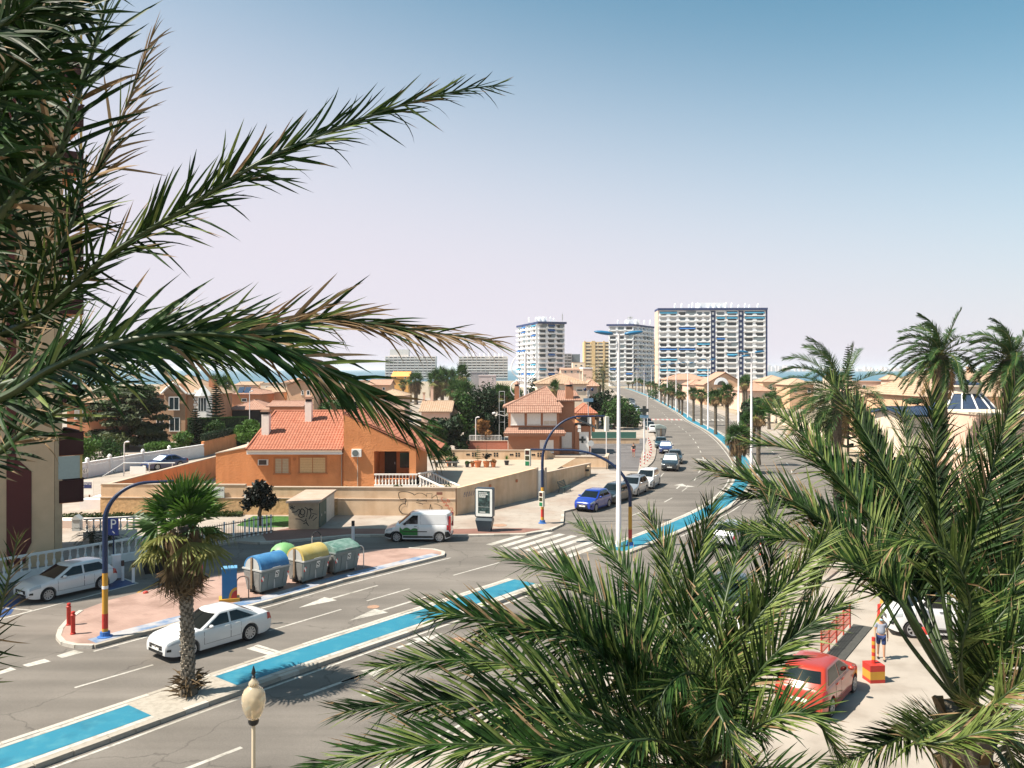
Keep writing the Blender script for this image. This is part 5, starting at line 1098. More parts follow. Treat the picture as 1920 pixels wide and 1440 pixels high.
# median row: built once, copied with their own height and turn
ROW = [(24.0,87.2,5.0,1384),(30.6,106.9,5.4,1403),(28.1,94,6.8,1423),(30.8,118,9.0,1361),(34.1,138,7.7,1341),(37,161,7.2,1313),(38.0,172.5,7.2,1301),(40.8,197.6,5.6,1279),(42.2,208,5.4,1272),(44.9,231,5.8,1260),(46,242.8,5.6,1254),(47.6,257,6.6,1246),(49,271,5.8,1239),(52.9,303,6,1229),(54,315,6.2,1225),(56,333,6.4,1218),(57.6,350,5.6,1214),(60,374,6,1208),(61,386,6.2,1205),(63,409,6.5,1199),(64,425,6.4,1194)]
protoP = fan_palm('fan_palm', 'nearest fan palm of the distant median row, short with a thick shaggy skirt', (ROW[0][0],ROW[0][1],0.14), 3.7, 0.30, 20, 14, 2.2, 31, 'fan palms along the blue median', 1.3, (-.1,0), 260)
protoQ = fan_palm('fan_palm', 'tall fan palm on the blue median, right behind the lamp post nearest the palms', (ROW[2][0],ROW[2][1],0.14), 5.6, 0.24, 15, 16, 1.2, 33, 'fan palms along the blue median', 1.15, (0.1,0), 150, skm=M_dead)
ordn = ['','second','third','fourth','fifth','sixth','seventh','eighth','ninth','tenth','eleventh','twelfth','thirteenth','fourteenth','fifteenth','sixteenth','seventeenth','eighteenth','nineteenth','twentieth','twenty first']
labs = {1:'fan palm with straw coloured skirt on the blue median just behind the nearest shaggy palm',3:'tallest dark fan palm of the median row, right of the tall pale lamp post',4:'slim fan palm on the median just right of the tall white lamp post'}
for i,(x,y,h,u) in enumerate(ROW):
    if i in (0,2): continue
    src, hh = (protoP, 5.2) if i == 1 else (protoQ, 6.8)
    lab = labs.get(i, f'fan palm on the median, {ordn[i]} of the row from the shaggy one')
    dup(src, (x,y,0.14), rnd.uniform(0,6.28), lab, sc=(rnd.uniform(.92,1.08), rnd.uniform(.92,1.08), h/hh))
# background fan palms on the left and by the roadside
BGP = [(780,699,255,2.4,'leftmost of the fan palms in front of the hotels'),(817,694,215,2.2,'fan palm with a broad head, second from the left before the hotels'),(829,690,225,2.0,'third fan palm from the left in the group before the hotels'),(846,693,240,2.0,'fourth fan palm from the left in the group before the hotels'),(866,684,235,2.0,'highest fan palm below the right hotel'),
       (855,712,170,2.0,'broad fan palm in front of the dark trees'),(872,716,160,2.0,'leafy fan palm right against the dark cypress trees'),(938,722,165,2.4,'yellowish fan palm between the dark trees and the curved lamp sculpture'),(1038,714,140,1.1,'small fan palm behind the roof of the brown house'),(1120,772,150,1.2,'low fan palm beside the tiled porch'),(1160,742,190,1.9,'fan palm in the shrubs beside the tall white lamp post'),(1172,748,175,1.6,'bright fan palm at the edge of the far pavement'),(756,712,230,1.3,'small fan palm before the ochre house'),
       (1394,708,200,1.6,'left of the two slim palms beside the wide white block'),(1399,704,205,1.6,'right of the two slim palms beside the wide white block'),(1442,738,150,1.4,'fan palm before the villas right of the avenue'),(1178,717,470,1.7,'left tiny palm at the far end of the avenue'),(1186,716,480,1.7,'right tiny palm at the far end of the avenue'),(1275,722,330,1.7,'palm before the long peach roof across the avenue'),(420,706,210,2.2,'palm on the left skyline behind the small whorled pine'),(405,703,240,2.0,'leftmost palm on the skyline above the brick villa'),(1702,722,110,1.3,'stubby palm beside the flat topped pine')]
for u, v, Y, s, lab in BGP:
    z = vz(v, Y); dup(protoQ if s < 2 or u in (1178,) else protoP, (ux(u,Y), Y, 0.1), rnd.uniform(0,6.28), lab, 'background fan palms', sc=(s/1.25, s/1.25, max(.35,(z-.1)/(6.6 if s < 2 else 5.0))))
# the big fan palm on the near median
def near_fan_palm():
    rr = random.Random(5); b = Vector((-10.85,27.6,0.14)); t = thing('fan_palm', 'large fan palm with ragged grey trunk on the near median beside the white saloon', 'palm tree', b)
    Hc = 5.6; lean = Vector((-.22,.1,0)); m = MB(); k = 26
    ax = lambda s: Vector((lean.x*s*s, lean.y*s*s, Hc*s))
    m.tube([ax(i/k) for i in range(k+1)], [0.205*(1.6 if i==0 else 1.25 if i==1 else 1.08 if i == 2 else 1)*(1-.10*i/k)*(1+.03*(i%2)) for i in range(k+1)], 14); tr = m.build('trunk', M_trunk, t)
    m = MB()                                  # old leaf bases: wedge scales round the trunk
    for i in range(360):
        s = (i+.5)/360*0.93+.01; a = i*2.399; p = ax(s); r = .205*(1-.1*s); o = Vector((math.cos(a),math.sin(a),0)); sd = Vector((-o.y,o.x,0)); w = rr.uniform(.05,.085); L = rr.uniform(.10,.2); q = p+o*(r-.01)
        e = q+o*rr.uniform(.03,.085)+Vector((0,0,L)); m.add([q-sd*w,q+sd*w,q+Vector((0,0,L*1.1))-o*.02,e-sd*w*.5,e+sd*w*.5], [(0,1,4,3),(0,3,2),(1,2,4),(3,4,2)])
    m.build('leaf_bases', mk('leaf_base_grey', (0.17,0.145,0.115), 0.95, 0, rgb2=(0.30,0.26,0.21), scale=4, thr=(.35,.7)), tr)
    m = MB()
    for i in range(90):
        a = rr.uniform(0,6.283); o = Vector((math.cos(a),math.sin(a),0)); z = rr.uniform(0.02,.75); r = .33; L = rr.uniform(.25,.55)*(1.1-z*.6); p = o*(r-.06)+Vector((0,0,z)); e = p+o*L+Vector((0,0,rr.uniform(-.1,.25))); 
        if e.z < 0.03: e.z = 0.03
        m.tube([p,p.lerp(e,.6)+Vector((0,0,.03)),e],[.03,.022,.008],4)
    m.build('dry_stubs', M_deadd, tr)
    G_ = [fan_mesh('frond', mt, 0.8, 1.18, 22, sp, d, s, 0.02) for mt, sp, d, s in ((M_l1,1.5,0.08,11),(M_l4,1.7,0.2,12),(M_palm,1.9,0.45,13),(M_palmy,1.7,0.75,14),(M_palmy,1.6,0.95,15))]
    D_ = [fan_mesh('dead_frond', mt, 0.85, 1.1, 20, 1.0, 1.25, s, 0.022) for mt, s in ((M_dead,16),(M_deadd,17))]
    tp = ax(1)
    for i in range(44):
        f = i/27
        if i < 28: el = R(86)-R(112)*f**1.15; me = G_[0] if f < .3 and i%2 else G_[1] if f < .5 else rr.choice((G_[2],G_[1],G_[3])) if f < .75 else rr.choice((G_[3],G_[4],G_[3]))
        else: el = R(rr.uniform(-80,-48)); me = D_[0] if i < 35 else D_[1]
        o = link(me.name.split('.')[0], me, t); az = i*2.399+.4
        o.matrix_local = Matrix.Translation(tp+Vector((0,0,-.012*i))) @ Matrix.Rotation(az,4,'Z') @ Matrix.Rotation(-el,4,'Y') @ Matrix.Rotation(rr.uniform(-.5,.5),4,'X') @ Matrix.Scale(rr.uniform(.9,1.08),4)
    m = MB(); skirt(m, .60, .42, -1.8, 0.0, 460, rr); m.build('skirt', M_deadd, t, loc=tp)
    return t
near_fan_palm()
# --- feather palms --------------------------------------------------------
def blade(mb, p, d, up, L, w, droop, rr, seg=3, tip=None):
    # one leaflet: folded tapering blade that bends towards the ground
    d = d.normalized(); s = d.cross(up).normalized(); vs = []; q = p.copy(); dd = d.copy()
    for i in range(seg+1):
        t = i/seg; ww = w*(0.55+1.5*t if t < .3 else 1.0)*(1-t)**.55 if i < seg else 0
        if i < seg: vs += [q-s*ww/2, q+up*(-.12*ww), q+s*ww/2]
        else: vs.append(q)
        dd = (dd+Vector((0,0,-droop/seg*(.4+t)))).normalized(); q = q+dd*(L/seg)
    fs = []
    for i in range(seg-1): fs += [(3*i,3*i+1,3*i+4,3*i+3),(3*i+1,3*i+2,3*i+5,3*i+4)]
    k = 3*(seg-1); fs += [(k,k+1,3*seg),(k+1,k+2,3*seg)]
    mb.add(vs, fs)
    if tip is not None: mb.mi[-2:] = [tip, tip]
def frond_frame(pts, upref):
    out = []
    for i in range(len(pts)):
        T = (pts[min(i+1,len(pts)-1)]-pts[max(i-1,0)]).normalized(); S = T.cross(upref).normalized(); out.append((T,S,S.cross(T).normalized()))
    return out
def lprof(t): return interp([(0,.35),(.15,.72),(.4,1.0),(.7,.9),(.9,.62),(1,.4)], t)
def feather(pts, upref, L, n, w, rr, vee=0.45, a0=65, a1=22, droop=.35, seg=3, start=.16, rw=0.025, jit=1.0, wind=None):
    # returns (rachis MB, leaflets MB) along a smooth spine
    sp = spline(pts, max(.05,(Vector(pts[0])-Vector(pts[-1])).length/40)); fr = frond_frame(sp, Vector(upref)); N_ = len(sp)
    rc = MB(); rc.tube(sp, [rw*(1.25-1.1*i/(N_-1)) for i in range(N_)], 5); lf = MB()
    for k in range(n):
        t = start+(1-start)*(k+.5)/n; i = min(N_-1,int(t*(N_-1))); T,S,U = fr[i]; p = sp[i]
        if i+1 < N_: p = p.lerp(sp[i+1], t*(N_-1)-i)
        for sd in (-1,1):
            a = R(lerp(a0,a1,t)+rr.gauss(0,6)*jit); ve = vee+rr.gauss(0,.22)*jit
            d = T*math.cos(a)+(S*sd*math.cos(ve)+U*math.sin(ve))*math.sin(a)
            if wind is not None: d = (d+wind).normalized()
            up = (U*math.cos(ve)-S*sd*math.sin(ve)).normalized()
            blade(lf, p, d, up, L*lprof(t)*rr.uniform(.82,1.12), w*rr.uniform(.8,1.15), droop*max(0,rr.gauss(1,.55)), rr, seg)
    return rc, lf
def date_palm(name, label, base, H_, r0, FL, nf, L, nl, seed, wind=(0,0,0), mat=None, lean=(0,0), group=None, lw=0.065, elmin=-35):
    rr = random.Random(seed); t = thing(name, label, 'palm tree', base, 0, group); k = 16; W_ = Vector(wind)
    m = MB(); m.tube([(lean[0]*(i/k)**2,lean[1]*(i/k)**2,H_*i/k) for i in range(k+1)], [r0*(1+.06*(i%2))*(1.45 if i>=k-2 else 1.2 if i == k-3 else 1) for i in range(k+1)], 10); m.build('trunk', M_trunk, t)
    tp = Vector((lean[0],lean[1],H_))
    for i in range(nf):
        f = i/(nf-1); el = lerp(R(82),R(elmin),f**.9); az = i*2.399+rr.uniform(-.2,.2); h = Vector((math.cos(az),math.sin(az),0))
        q = tp.copy(); d = h*math.cos(el)+Vector((0,0,math.sin(el))); pts = [q.copy()]
        for s in range(5):
            d = (d+Vector((0,0,-.20-.10*s*.5))+W_*.22).normalized(); q = q+d*FL/5*rr.uniform(.95,1.05); pts.append(q.copy())
        up = Vector((0,0,1)) if abs(el) < 1.1 else (-h+Vector((0,0,.4)))
        rc, lf = feather(pts, up, L, nl, lw, rr, .35, 60, 25, .3, 2, .15, .03, 1.0, W_*.25)
        mt = M_dead if i > nf-4 else (mat or M_palm); fo = rc.build('frond', M_palmy, t); lo = lf.build('leaflets', mt, fo); lo['kind'] = 'stuff'
    return t
date_palm('date_palm', 'tall wind blown date palm in front of the broad tiled roof', (ux(1768,52),52,0.05), vz(668,52), 0.34, 3.1, 44, 0.62, 56, 3, (-.55,0.1,.05), M_palm, (-.2,0))
date_palm('date_palm', 'wind blown date palm cut by the right edge of the picture', (ux(1893,50),50,0.05), vz(676,50), 0.32, 3.0, 44, 0.62, 56, 4, (-.5,0.1,0), M_palm, (0.1,0))
date_palm('date_palm', 'feathery palm leaning left behind the near palms, below the whorled pine', (ux(1570,62),62,0.05), vz(742,62), 0.3, 5.2, 40, 0.95, 64, 6, (-.6,0,.12), M_palm, (0,0), elmin=-25)
date_palm('date_palm', 'dark slim palm standing before the tower at the end of the avenue', (ux(1131,200),200,0.1), vz(696,200), 0.28, 4.2, 20, 0.9, 16, 8, (.1,0,0), M_l2, (0,0), lw=.1)
date_palm('date_palm', 'dark bushy palm standing before the tower at the end of the avenue', (ux(1124,190),190,0.1), vz(722,190), 0.3, 4.6, 22, 0.9, 16, 9, (0,0,0), M_l2, (0,0), lw=.1)
# --- pines with whorled branches
def whorl_pine(label, u, Y, v_top, wpx, seed, zlo=1.0, mat=None):
    rr = random.Random(seed); H_ = vz(v_top,Y); Rm = wpx*Y/FPX/2; t = thing('whorled_pine', label, 'pine tree', (ux(u,Y),Y,0.1))
    m = MB(); m.tube([(0,0,0),(0,0,H_*.6),(0,0,H_)], [.16,.1,.02], 7); m.build('trunk', M_bark, t); m = MB(); z = zlo; tier = []
    while z < H_-.25: tier.append(z); z += max(.30,(H_-z)*.085)
    for i, z in enumerate(tier):
        rad = Rm*min(1,((H_-z)/(H_-zlo))**.8+.04)
        for k in range(7):
            a = k*6.283/7+i*.4; o = Vector((math.cos(a),math.sin(a),0)); pts = [Vector((0,0,z)),Vector((0,0,z+.05*rad))+o*rad*.5,Vector((0,0,z+.22*rad))+o*rad]
            m.tube(pts,[.03,.025,.01],4)
            for s in range(13):
                f = .12+.88*s/12; p = pts[0].lerp(pts[2],f)+Vector((0,0,-.05)); L = rad*.30*(1.15-f)+.12; sd = Vector((-o.y,o.x,0))
                for q in (-1,1): e = p+(sd*q*.8+o*.6)*L+Vector((0,0,.12*L)); w = o*.09+Vector((0,0,.07)); m.add([p-w,p+w,e+w*.6,e-w*.6],[(0,1,2,3)])
    m.build('crown', mat or M_l2, t); return t
whorl_pine('tall pine with level whorled branches against the sky at the right', 1590, 105, 646, 52, 3)
whorl_pine('pointed whorled pine beside the brick villa', 405, 118, 708, 46, 4)
whorl_pine('small dark whorled pine in front of the brick villa', 366, 112, 762, 40, 5, 0.5)
# --- broadleaf and conifers
rr = random.Random(11)
bl = []
for i in range(90):
    z = 1.0+7.4*rr.random(); rad = 5.0*(1-.45*((z-2.5)/6.5)**2 if z > 2.5 else .9); a = rr.uniform(0,6.283); q = rad*(.35+.65*math.sqrt(rr.random())); bl.append(((q*math.cos(a),q*math.sin(a)*.8,z),(1.6,1.4,.45)))
tree('dark_conifer', 'broad dark conifer with flat layered branches before the brick villa', (ux(236,112),112,0.1), bl, 26000, .30, leafm('conifer_needles', (0.014,0.03,0.013), (0.075,0.088,0.03), 0.8, .1), trunk=(.45,.2), seed=12, flat=.9, shell=.2, top=7.5, nl=16)
p = G(487,985,.14); rr = random.Random(13)
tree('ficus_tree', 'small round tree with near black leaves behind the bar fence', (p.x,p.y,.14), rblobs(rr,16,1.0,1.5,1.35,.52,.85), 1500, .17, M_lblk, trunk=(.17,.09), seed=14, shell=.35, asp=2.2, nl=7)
rr = random.Random(15)
tree('round_bush_tree', 'bright green rounded tree left of the orange bungalow roof', (ux(470,102),102,.1), rblobs(rr,16,1.7,2.3,2.0,.95), 3600, .17, M_l4, trunk=(.2,.1), seed=16)
tree('round_bush_tree', 'dark green rounded tree behind the clipped hedge', (ux(405,115),115,.1), rblobs(rr,12,2.0,1.6,1.6,1.0), 2600, .2, M_l1, trunk=(.2,.1), seed=17)
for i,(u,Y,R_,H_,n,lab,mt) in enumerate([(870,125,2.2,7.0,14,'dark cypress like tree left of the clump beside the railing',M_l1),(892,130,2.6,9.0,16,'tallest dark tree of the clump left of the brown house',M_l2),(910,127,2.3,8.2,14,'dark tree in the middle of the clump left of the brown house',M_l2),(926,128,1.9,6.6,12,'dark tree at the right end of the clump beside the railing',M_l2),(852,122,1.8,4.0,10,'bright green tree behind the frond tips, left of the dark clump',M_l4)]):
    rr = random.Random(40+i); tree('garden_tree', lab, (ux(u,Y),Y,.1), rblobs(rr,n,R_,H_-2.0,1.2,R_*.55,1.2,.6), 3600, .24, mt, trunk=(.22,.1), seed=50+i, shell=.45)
rr = random.Random(60)
tree('rusty_shrub', 'rust coloured shrub in front of the dark tree clump', (ux(907,118),118,.1), rblobs(rr,9,1.4,1.9,1.6,.6), 900, .2, M_rust, cat='shrub', trunk=(.08,.04), seed=61, shell=.3)
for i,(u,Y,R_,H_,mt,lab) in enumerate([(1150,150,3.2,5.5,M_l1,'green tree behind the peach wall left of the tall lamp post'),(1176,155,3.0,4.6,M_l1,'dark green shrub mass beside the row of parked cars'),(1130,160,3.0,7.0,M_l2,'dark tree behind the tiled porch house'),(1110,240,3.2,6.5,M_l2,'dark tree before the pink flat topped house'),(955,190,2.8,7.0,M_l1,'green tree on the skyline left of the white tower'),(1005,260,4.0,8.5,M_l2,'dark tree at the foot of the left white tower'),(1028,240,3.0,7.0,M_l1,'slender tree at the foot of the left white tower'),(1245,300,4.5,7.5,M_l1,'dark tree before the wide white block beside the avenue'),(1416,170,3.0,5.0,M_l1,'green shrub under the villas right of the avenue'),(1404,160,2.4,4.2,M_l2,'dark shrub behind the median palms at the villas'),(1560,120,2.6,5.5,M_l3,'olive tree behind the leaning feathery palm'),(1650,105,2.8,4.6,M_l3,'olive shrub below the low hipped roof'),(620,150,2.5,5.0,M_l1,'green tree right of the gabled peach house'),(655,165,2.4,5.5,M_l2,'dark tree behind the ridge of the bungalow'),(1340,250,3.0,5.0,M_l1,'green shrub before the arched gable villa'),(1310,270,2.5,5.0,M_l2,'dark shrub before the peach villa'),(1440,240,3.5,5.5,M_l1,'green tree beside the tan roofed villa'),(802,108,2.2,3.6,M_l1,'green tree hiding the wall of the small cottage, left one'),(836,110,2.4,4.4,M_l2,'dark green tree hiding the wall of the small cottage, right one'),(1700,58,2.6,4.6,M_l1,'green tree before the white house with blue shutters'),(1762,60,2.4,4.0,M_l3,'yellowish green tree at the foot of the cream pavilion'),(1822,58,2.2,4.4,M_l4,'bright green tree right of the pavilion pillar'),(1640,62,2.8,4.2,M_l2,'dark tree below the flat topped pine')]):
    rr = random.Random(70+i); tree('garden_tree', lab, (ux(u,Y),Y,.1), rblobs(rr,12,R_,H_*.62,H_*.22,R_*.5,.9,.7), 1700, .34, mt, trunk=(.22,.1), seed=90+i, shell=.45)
# flat topped pine at the right
bl = [((x*1.2,y*1.0,5.2+.25*abs(x)+z),(1.1,1.0,.35)) for x,y,z in [(-2,0,0),(-1,.8,.3),(0,-.6,.1),(1,.5,.3),(2,0,.1),(3,.3,.1),(-3,.2,.2),(0,.6,.9),(1,-.2,1.0),(0.3,0,2.0)]]
tree('flat_pine', 'flat topped dark pine before the broad tiled roof', (ux(1707,95),95,.1), bl, 2600, .22, leafm('flat_pine_needles', (0.016,0.04,0.016), (0.04,0.07,0.025), .8, .1), cat='pine tree', trunk=(.14,.08), seed=120, flat=.8, top=5.2, nl=8)
# shrubs and hedges along the left lane
for i,(u,v,Y,rx,rz,mt,lab) in enumerate([(185,838,93,3.2,1.5,M_l1,'leafy shrub with flowers behind the white lane wall, next to the tower'),(215,833,97,2.4,1.5,M_l3,'olive shrub behind the white lane wall in the middle'),(295,838,104,2.6,.7,M_l4,'low bright shrub behind the lattice of the white wall'),(345,825,108,1.4,1.2,M_l4,'bright shrub at the corner of the clipped hedge'),(160,845,88,1.6,1.4,M_l4,'bright bush touching the tower balconies')]):
    rr = random.Random(130+i); z = vz(v,Y); tree('shrub', lab, (ux(u,Y),Y,0.1), [((rr.uniform(-rx,rx)*.6,rr.uniform(-.8,.8),z+rr.uniform(-.4,.4)*rz),(rx*.45,.9,rz*.6)) for _ in range(8)]+[((0,0,.8),(rx*.6,.8,.8))], 1500, .17, mt, cat='shrub', trunk=(.06,.03), seed=140+i, shell=.4)
for lab, a, b, z0, z1, mt in [('clipped dark hedge on top of the orange wall beyond the lane', (-38.8,103.5),(-39.2,117),2.0,2.9,M_l2),('tall clipped green hedge in front of the brick villa', (-44.5,113),(-38.0,118),0.1,4.3,M_l1),('strip of low green ground plants along the rough wall left of the fan palm',(-34,59.6),(-24.5,60.6),.1,.5,M_l3),('low yellow green plants along the rough wall behind the fan palm',(-24,60.9),(-20,61.2),.1,.45,M_l3)]:
    a, b = Vector(a), Vector(b); c = (a+b)/2; L = (b-a).length; t = thing('hedge', lab, 'hedge', (c.x,c.y,0)); m = MB(); rr = random.Random(int(L*10)); d = (b-a)/L; h = (z1-z0)/2; w = .55 if z1-z0 > 1.5 else .4
    core = MB(); core.wall(-d*L/2*.98, d*L/2*.98, w*1.2, z0, z1-.12); core.build('core', M_l2, t)
    for _ in range(int(L*(z1-z0+1)*70)):
        s = rr.uniform(-L/2,L/2); o = Vector((-d.y,d.x))*rr.choice((-1,1,rr.uniform(-1,1)))*w; z = rr.choice((z1-.06,rr.uniform(z0,z1))); p = Vector((d.x*s+o.x,d.y*s+o.y,z+rr.uniform(-.06,.06)))
        q = Vector((rr.gauss(0,1),rr.gauss(0,1),rr.gauss(0,1))).normalized()*.12; e = q.cross(Vector((rr.gauss(0,1),rr.gauss(0,1),rr.gauss(0,1)))).normalized()*.06; m.add([p-q,p+e,p+q,p-e],[(0,1,2,3)])
    m.build('leaves', mt, t)['kind'] = 'stuff'
# dark garden palms by the tower balustrade
for u, v, s, lab in ((172,1022,1.0,'low dark garden palm behind the street balustrade'),(205,1024,.8,'smaller dark garden palm behind the blue arched mast')):
    p = G(u,v,.13); t = thing('garden_palm', lab, 'palm', p); rr = random.Random(u); m = MB(); m.tube([(0,0,0),(0,0,.6*s)],[.16,.12],8); m.build('trunk', M_trunk, t)
    for i in range(22):
        az = i*2.399; el = lerp(1.2,-.1,i/21); h = Vector((math.cos(az),math.sin(az),0)); d = h*math.cos(el)+Vector((0,0,math.sin(el))); q = Vector((0,0,.6*s)); pts = [q.copy()]
        for k in range(4): d = (d+Vector((0,0,-.28))).normalized(); q = q+d*.33*s; pts.append(q.copy())
        rc, lf = feather(pts, (0,0,1) if el < 1 else -h, .28*s, 16, .03, rr, .3, 60, 30, .2, 2, .1, .014); fo = rc.build('frond', M_l2, t); lf.build('leaflets', M_l2, fo)['kind'] = 'stuff'
# potted plants on the terrace
M_pot = mk('terracotta_pot', (0.50,0.17,0.07), 0.8, 0.15, 4); M_potb = mk('black_pot', (0.03,0.03,0.035), 0.6, 0.1)
pots = [(876,876,.22,M_potb,'l',.35,'black pot with a small green plant, leftmost of the terrace pots'),(886,875,.2,M_pot,'s',.3,'small terracotta pot right of the black pot'),(896,876,.36,M_pot,'w',1.6,'large terracotta pot with a tall tiered plant'),(912,876,.34,M_pot,'k',1.9,'terracotta pot with dark leaves and a tall thin stem'),(925,876,.27,M_pot,'s',.5,'terracotta pot with sparse reddish stems'),(950,872,.25,M_potb,'y',.9,'dark pot with a spiky yucca near the right end of the terrace'),(794,873,.25,M_pot,'y',1.0,'terracotta pot with a broad leafed plant beside the porch stairs'),(842,874,.3,M_pot,'l',.7,'terracotta pot under the stone bench on the terrace'),(853,874,.3,M_potb,'l',.8,'dark pot with green leaves by the stone bench')]
for i,(u,v,r,mt,k,h,lab) in enumerate(pots):
    p = G(u,v,1.5); t = thing('potted_plant', lab, 'potted plant', p, 0, 'pots on the terrace'); m = MB(); m.lathe([(r*.68,0),(r*.95,r*1.5),(r*1.08,r*1.5),(r*1.08,r*1.75),(r*.9,r*1.75),(r*.9,r*1.6)],14); m.build('pot', mt, t); rr = random.Random(200+i); z0 = r*1.6; m = MB()
    if k == 'w':
        m.tube([(0,0,z0),(0,0,z0+h)],[.03,.012],5)
        for q in range(7):
            z = z0+.25+q*h*.12; 
            for a in range(6): o = Vector((math.cos(a*1.05+q),math.sin(a*1.05+q),.12)); m.tube([(0,0,z),o*(.5-.05*q)+Vector((0,0,z))],[.028,.012],4)
        m.build('plant', M_l3, t)
    elif k == 'y':
        for q in range(26): a = q*2.4; el = lerp(1.4,.1,q/25); blade(m, Vector((0,0,z0+.15)), Vector((math.cos(a)*math.cos(el),math.sin(a)*math.cos(el),math.sin(el))), Vector((-math.cos(a)*math.sin(el),-math.sin(a)*math.sin(el),math.cos(el))), h*.6, .08, .35, rr)
        m.build('plant', M_l4, t)
    else:
        if k == 'k': m.tube([(0,0,z0),(.03,0,z0+h)],[.02,.01],5)
        foliage(m, [((0,0,z0+h*.3),(r*1.3,r*1.3,h*.35 if k != 'k' else .3))], 90, .13, rr, shell=.2); m.build('plant', {'l':M_l1,'s':M_rust,'k':M_lblk}[k], t)
t = thing('stone_bench', 'grey stone bench between the pots on the terrace', 'bench', G(836,876,1.5)); m = MB(); m.box(-1.3,1.3,-.25,.25,.42,.52); m.build('seat', mk('dark_stone', (0.10,0.10,0.095), .8, .15, 4), t)
for x in (-.9,.35,.95): m = MB(); m.box(x-.12,x+.12,-.2,.2,0,.418); m.build('leg', mk('dark_stone', (0.10,0.10,0.095)), t)
rr = random.Random(230); tree('climbing_shrub', 'leafy green shrub spilling over the wall by the porch stairs', (ux(822,86),86,1.5), [((x*.7,0,z),(.8,.6,.6)) for x,z in ((-1.3,1.5),(-.3,1.9),(.6,1.4),(0,.8),(1.2,.9),(-.8,.7))], 1100, .16, M_l1, cat='shrub', trunk=(.06,.03), seed=231, shell=.3)
for u, v, lab in ((647,911,'dry weed growing at the foot of the bungalow wall'),(838,908,'leafy weed beside the stair balustrade'),(745,907,'small creeper on the porch balustrade')):
    p = PX(u,v,67.2 if u < 700 else 66.6); rr = random.Random(u); m = MB(); foliage(m,[((0,0,.25),(.45,.2,.32))],60,.11,rr,shell=.1); t = thing('weed', lab, 'plant', (p.x,p.y,max(.14,p.z-.5))); m.build('leaves', M_l3, t)
# ---------------------------------------------------------------- vehicles
def paint(name, c, metal=0.0, rough=0.32): return mk(name, c, rough, 0.03, 3, metal=metal, coat=1.0, spec=0.5)
P_white = paint('white_paint', (0.56,0.56,0.56)); P_blue = paint('blue_car_paint', (0.006,0.03,0.26)); P_black = paint('black_car_paint', (0.010,0.014,0.015)); P_silver = paint('silver_paint', (0.45,0.46,0.48), 0.6)
P_navy = paint('navy_car_paint', (0.012,0.025,0.10)); P_red = paint('red_car_paint', (0.33,0.028,0.008)); P_grey = paint('dark_grey_paint', (0.04,0.055,0.06), 0.3); P_teal = paint('dark_teal_paint', (0.012,0.035,0.04), 0.2)
M_cglass = mk('car_glass', (0.006,0.009,0.010), 0.05, 0, spec=0.45); M_shade = mk('sunshade_silver', (0.45,0.62,0.66), 0.3, 0, rgb2=(0.75,0.82,0.85), scale=6, thr=(.4,.6))
M_tyre = mk('tyre_rubber', (0.015,0.015,0.016), 0.85, 0.1, 6); M_rim = mk('alloy_rim', (0.42,0.43,0.44), 0.35, 0.05, metal=0.7); M_plast = mk('black_plastic', (0.012,0.013,0.014), 0.5, 0.1, 8); M_lens = mk('headlight_lens', (0.34,0.37,0.39), 0.08, 0, spec=.6, coat=.8)
M_tail = mk('tail_light_red', (0.36,0.012,0.012), 0.15, 0.05, coat=.6); M_plate = mk('number_plate', (0.66,0.66,0.63), 0.5, 0.04); M_chrome = mk('chrome', (0.7,0.7,0.7), 0.15, 0, metal=1.0); M_seam = mk('door_gap', (0.01,0.01,0.01), 0.8, 0)
STY = {  # L, W, roof, wheelbase, wheel r, cowl z, nose z, rear deck, cabin x: base front, roof front, roof rear, base rear; belt
 'hatch': dict(L=4.3,W=1.78,H=1.48,wb=2.62,r=.32,fo=.86,cowl=1.0,nose=.78,belt=.97,rear=.96,cf=1.12,rf=.30,rr=-1.62,cr=-2.06,tail=.70),
 'small': dict(L=3.98,W=1.70,H=1.50,wb=2.5,r=.31,fo=.80,cowl=1.02,nose=.78,belt=.98,rear=.98,cf=1.08,rf=.28,rr=-1.50,cr=-1.92,tail=.72),
 'sedan': dict(L=4.83,W=1.86,H=1.50,wb=2.74,r=.345,fo=.98,cowl=1.0,nose=.80,belt=.98,rear=1.02,cf=1.12,rf=.28,rr=-1.10,cr=-1.98,tail=.78),
 'suv': dict(L=4.55,W=1.86,H=1.66,wb=2.75,r=.37,fo=.88,cowl=1.12,nose=.84,belt=1.10,rear=1.10,cf=1.08,rf=.32,rr=-1.80,cr=-2.20,tail=.85),
 'mpv': dict(L=4.4,W=1.80,H=1.64,wb=2.7,r=.33,fo=.88,cowl=1.06,nose=.76,belt=1.05,rear=1.05,cf=1.42,rf=.36,rr=-1.75,cr=-2.12,tail=.80),
 'estate': dict(L=4.5,W=1.79,H=1.53,wb=2.68,r=.32,fo=.90,cowl=.98,nose=.72,belt=.97,rear=.97,cf=1.14,rf=.30,rr=-1.80,cr=-2.20,tail=.75),
 'van': dict(L=4.25,W=1.83,H=1.84,wb=2.72,r=.325,fo=.80,cowl=1.12,nose=.82,belt=1.10,rear=1.10,cf=1.36,rf=.55,rr=-2.02,cr=-2.10,tail=.60),
 'bigvan': dict(L=5.0,W=1.95,H=2.1,wb=3.1,r=.34,fo=.92,cowl=1.25,nose=.95,belt=1.20,rear=1.20,cf=1.75,rf=.95,rr=-2.42,cr=-2.48,tail=.6)}
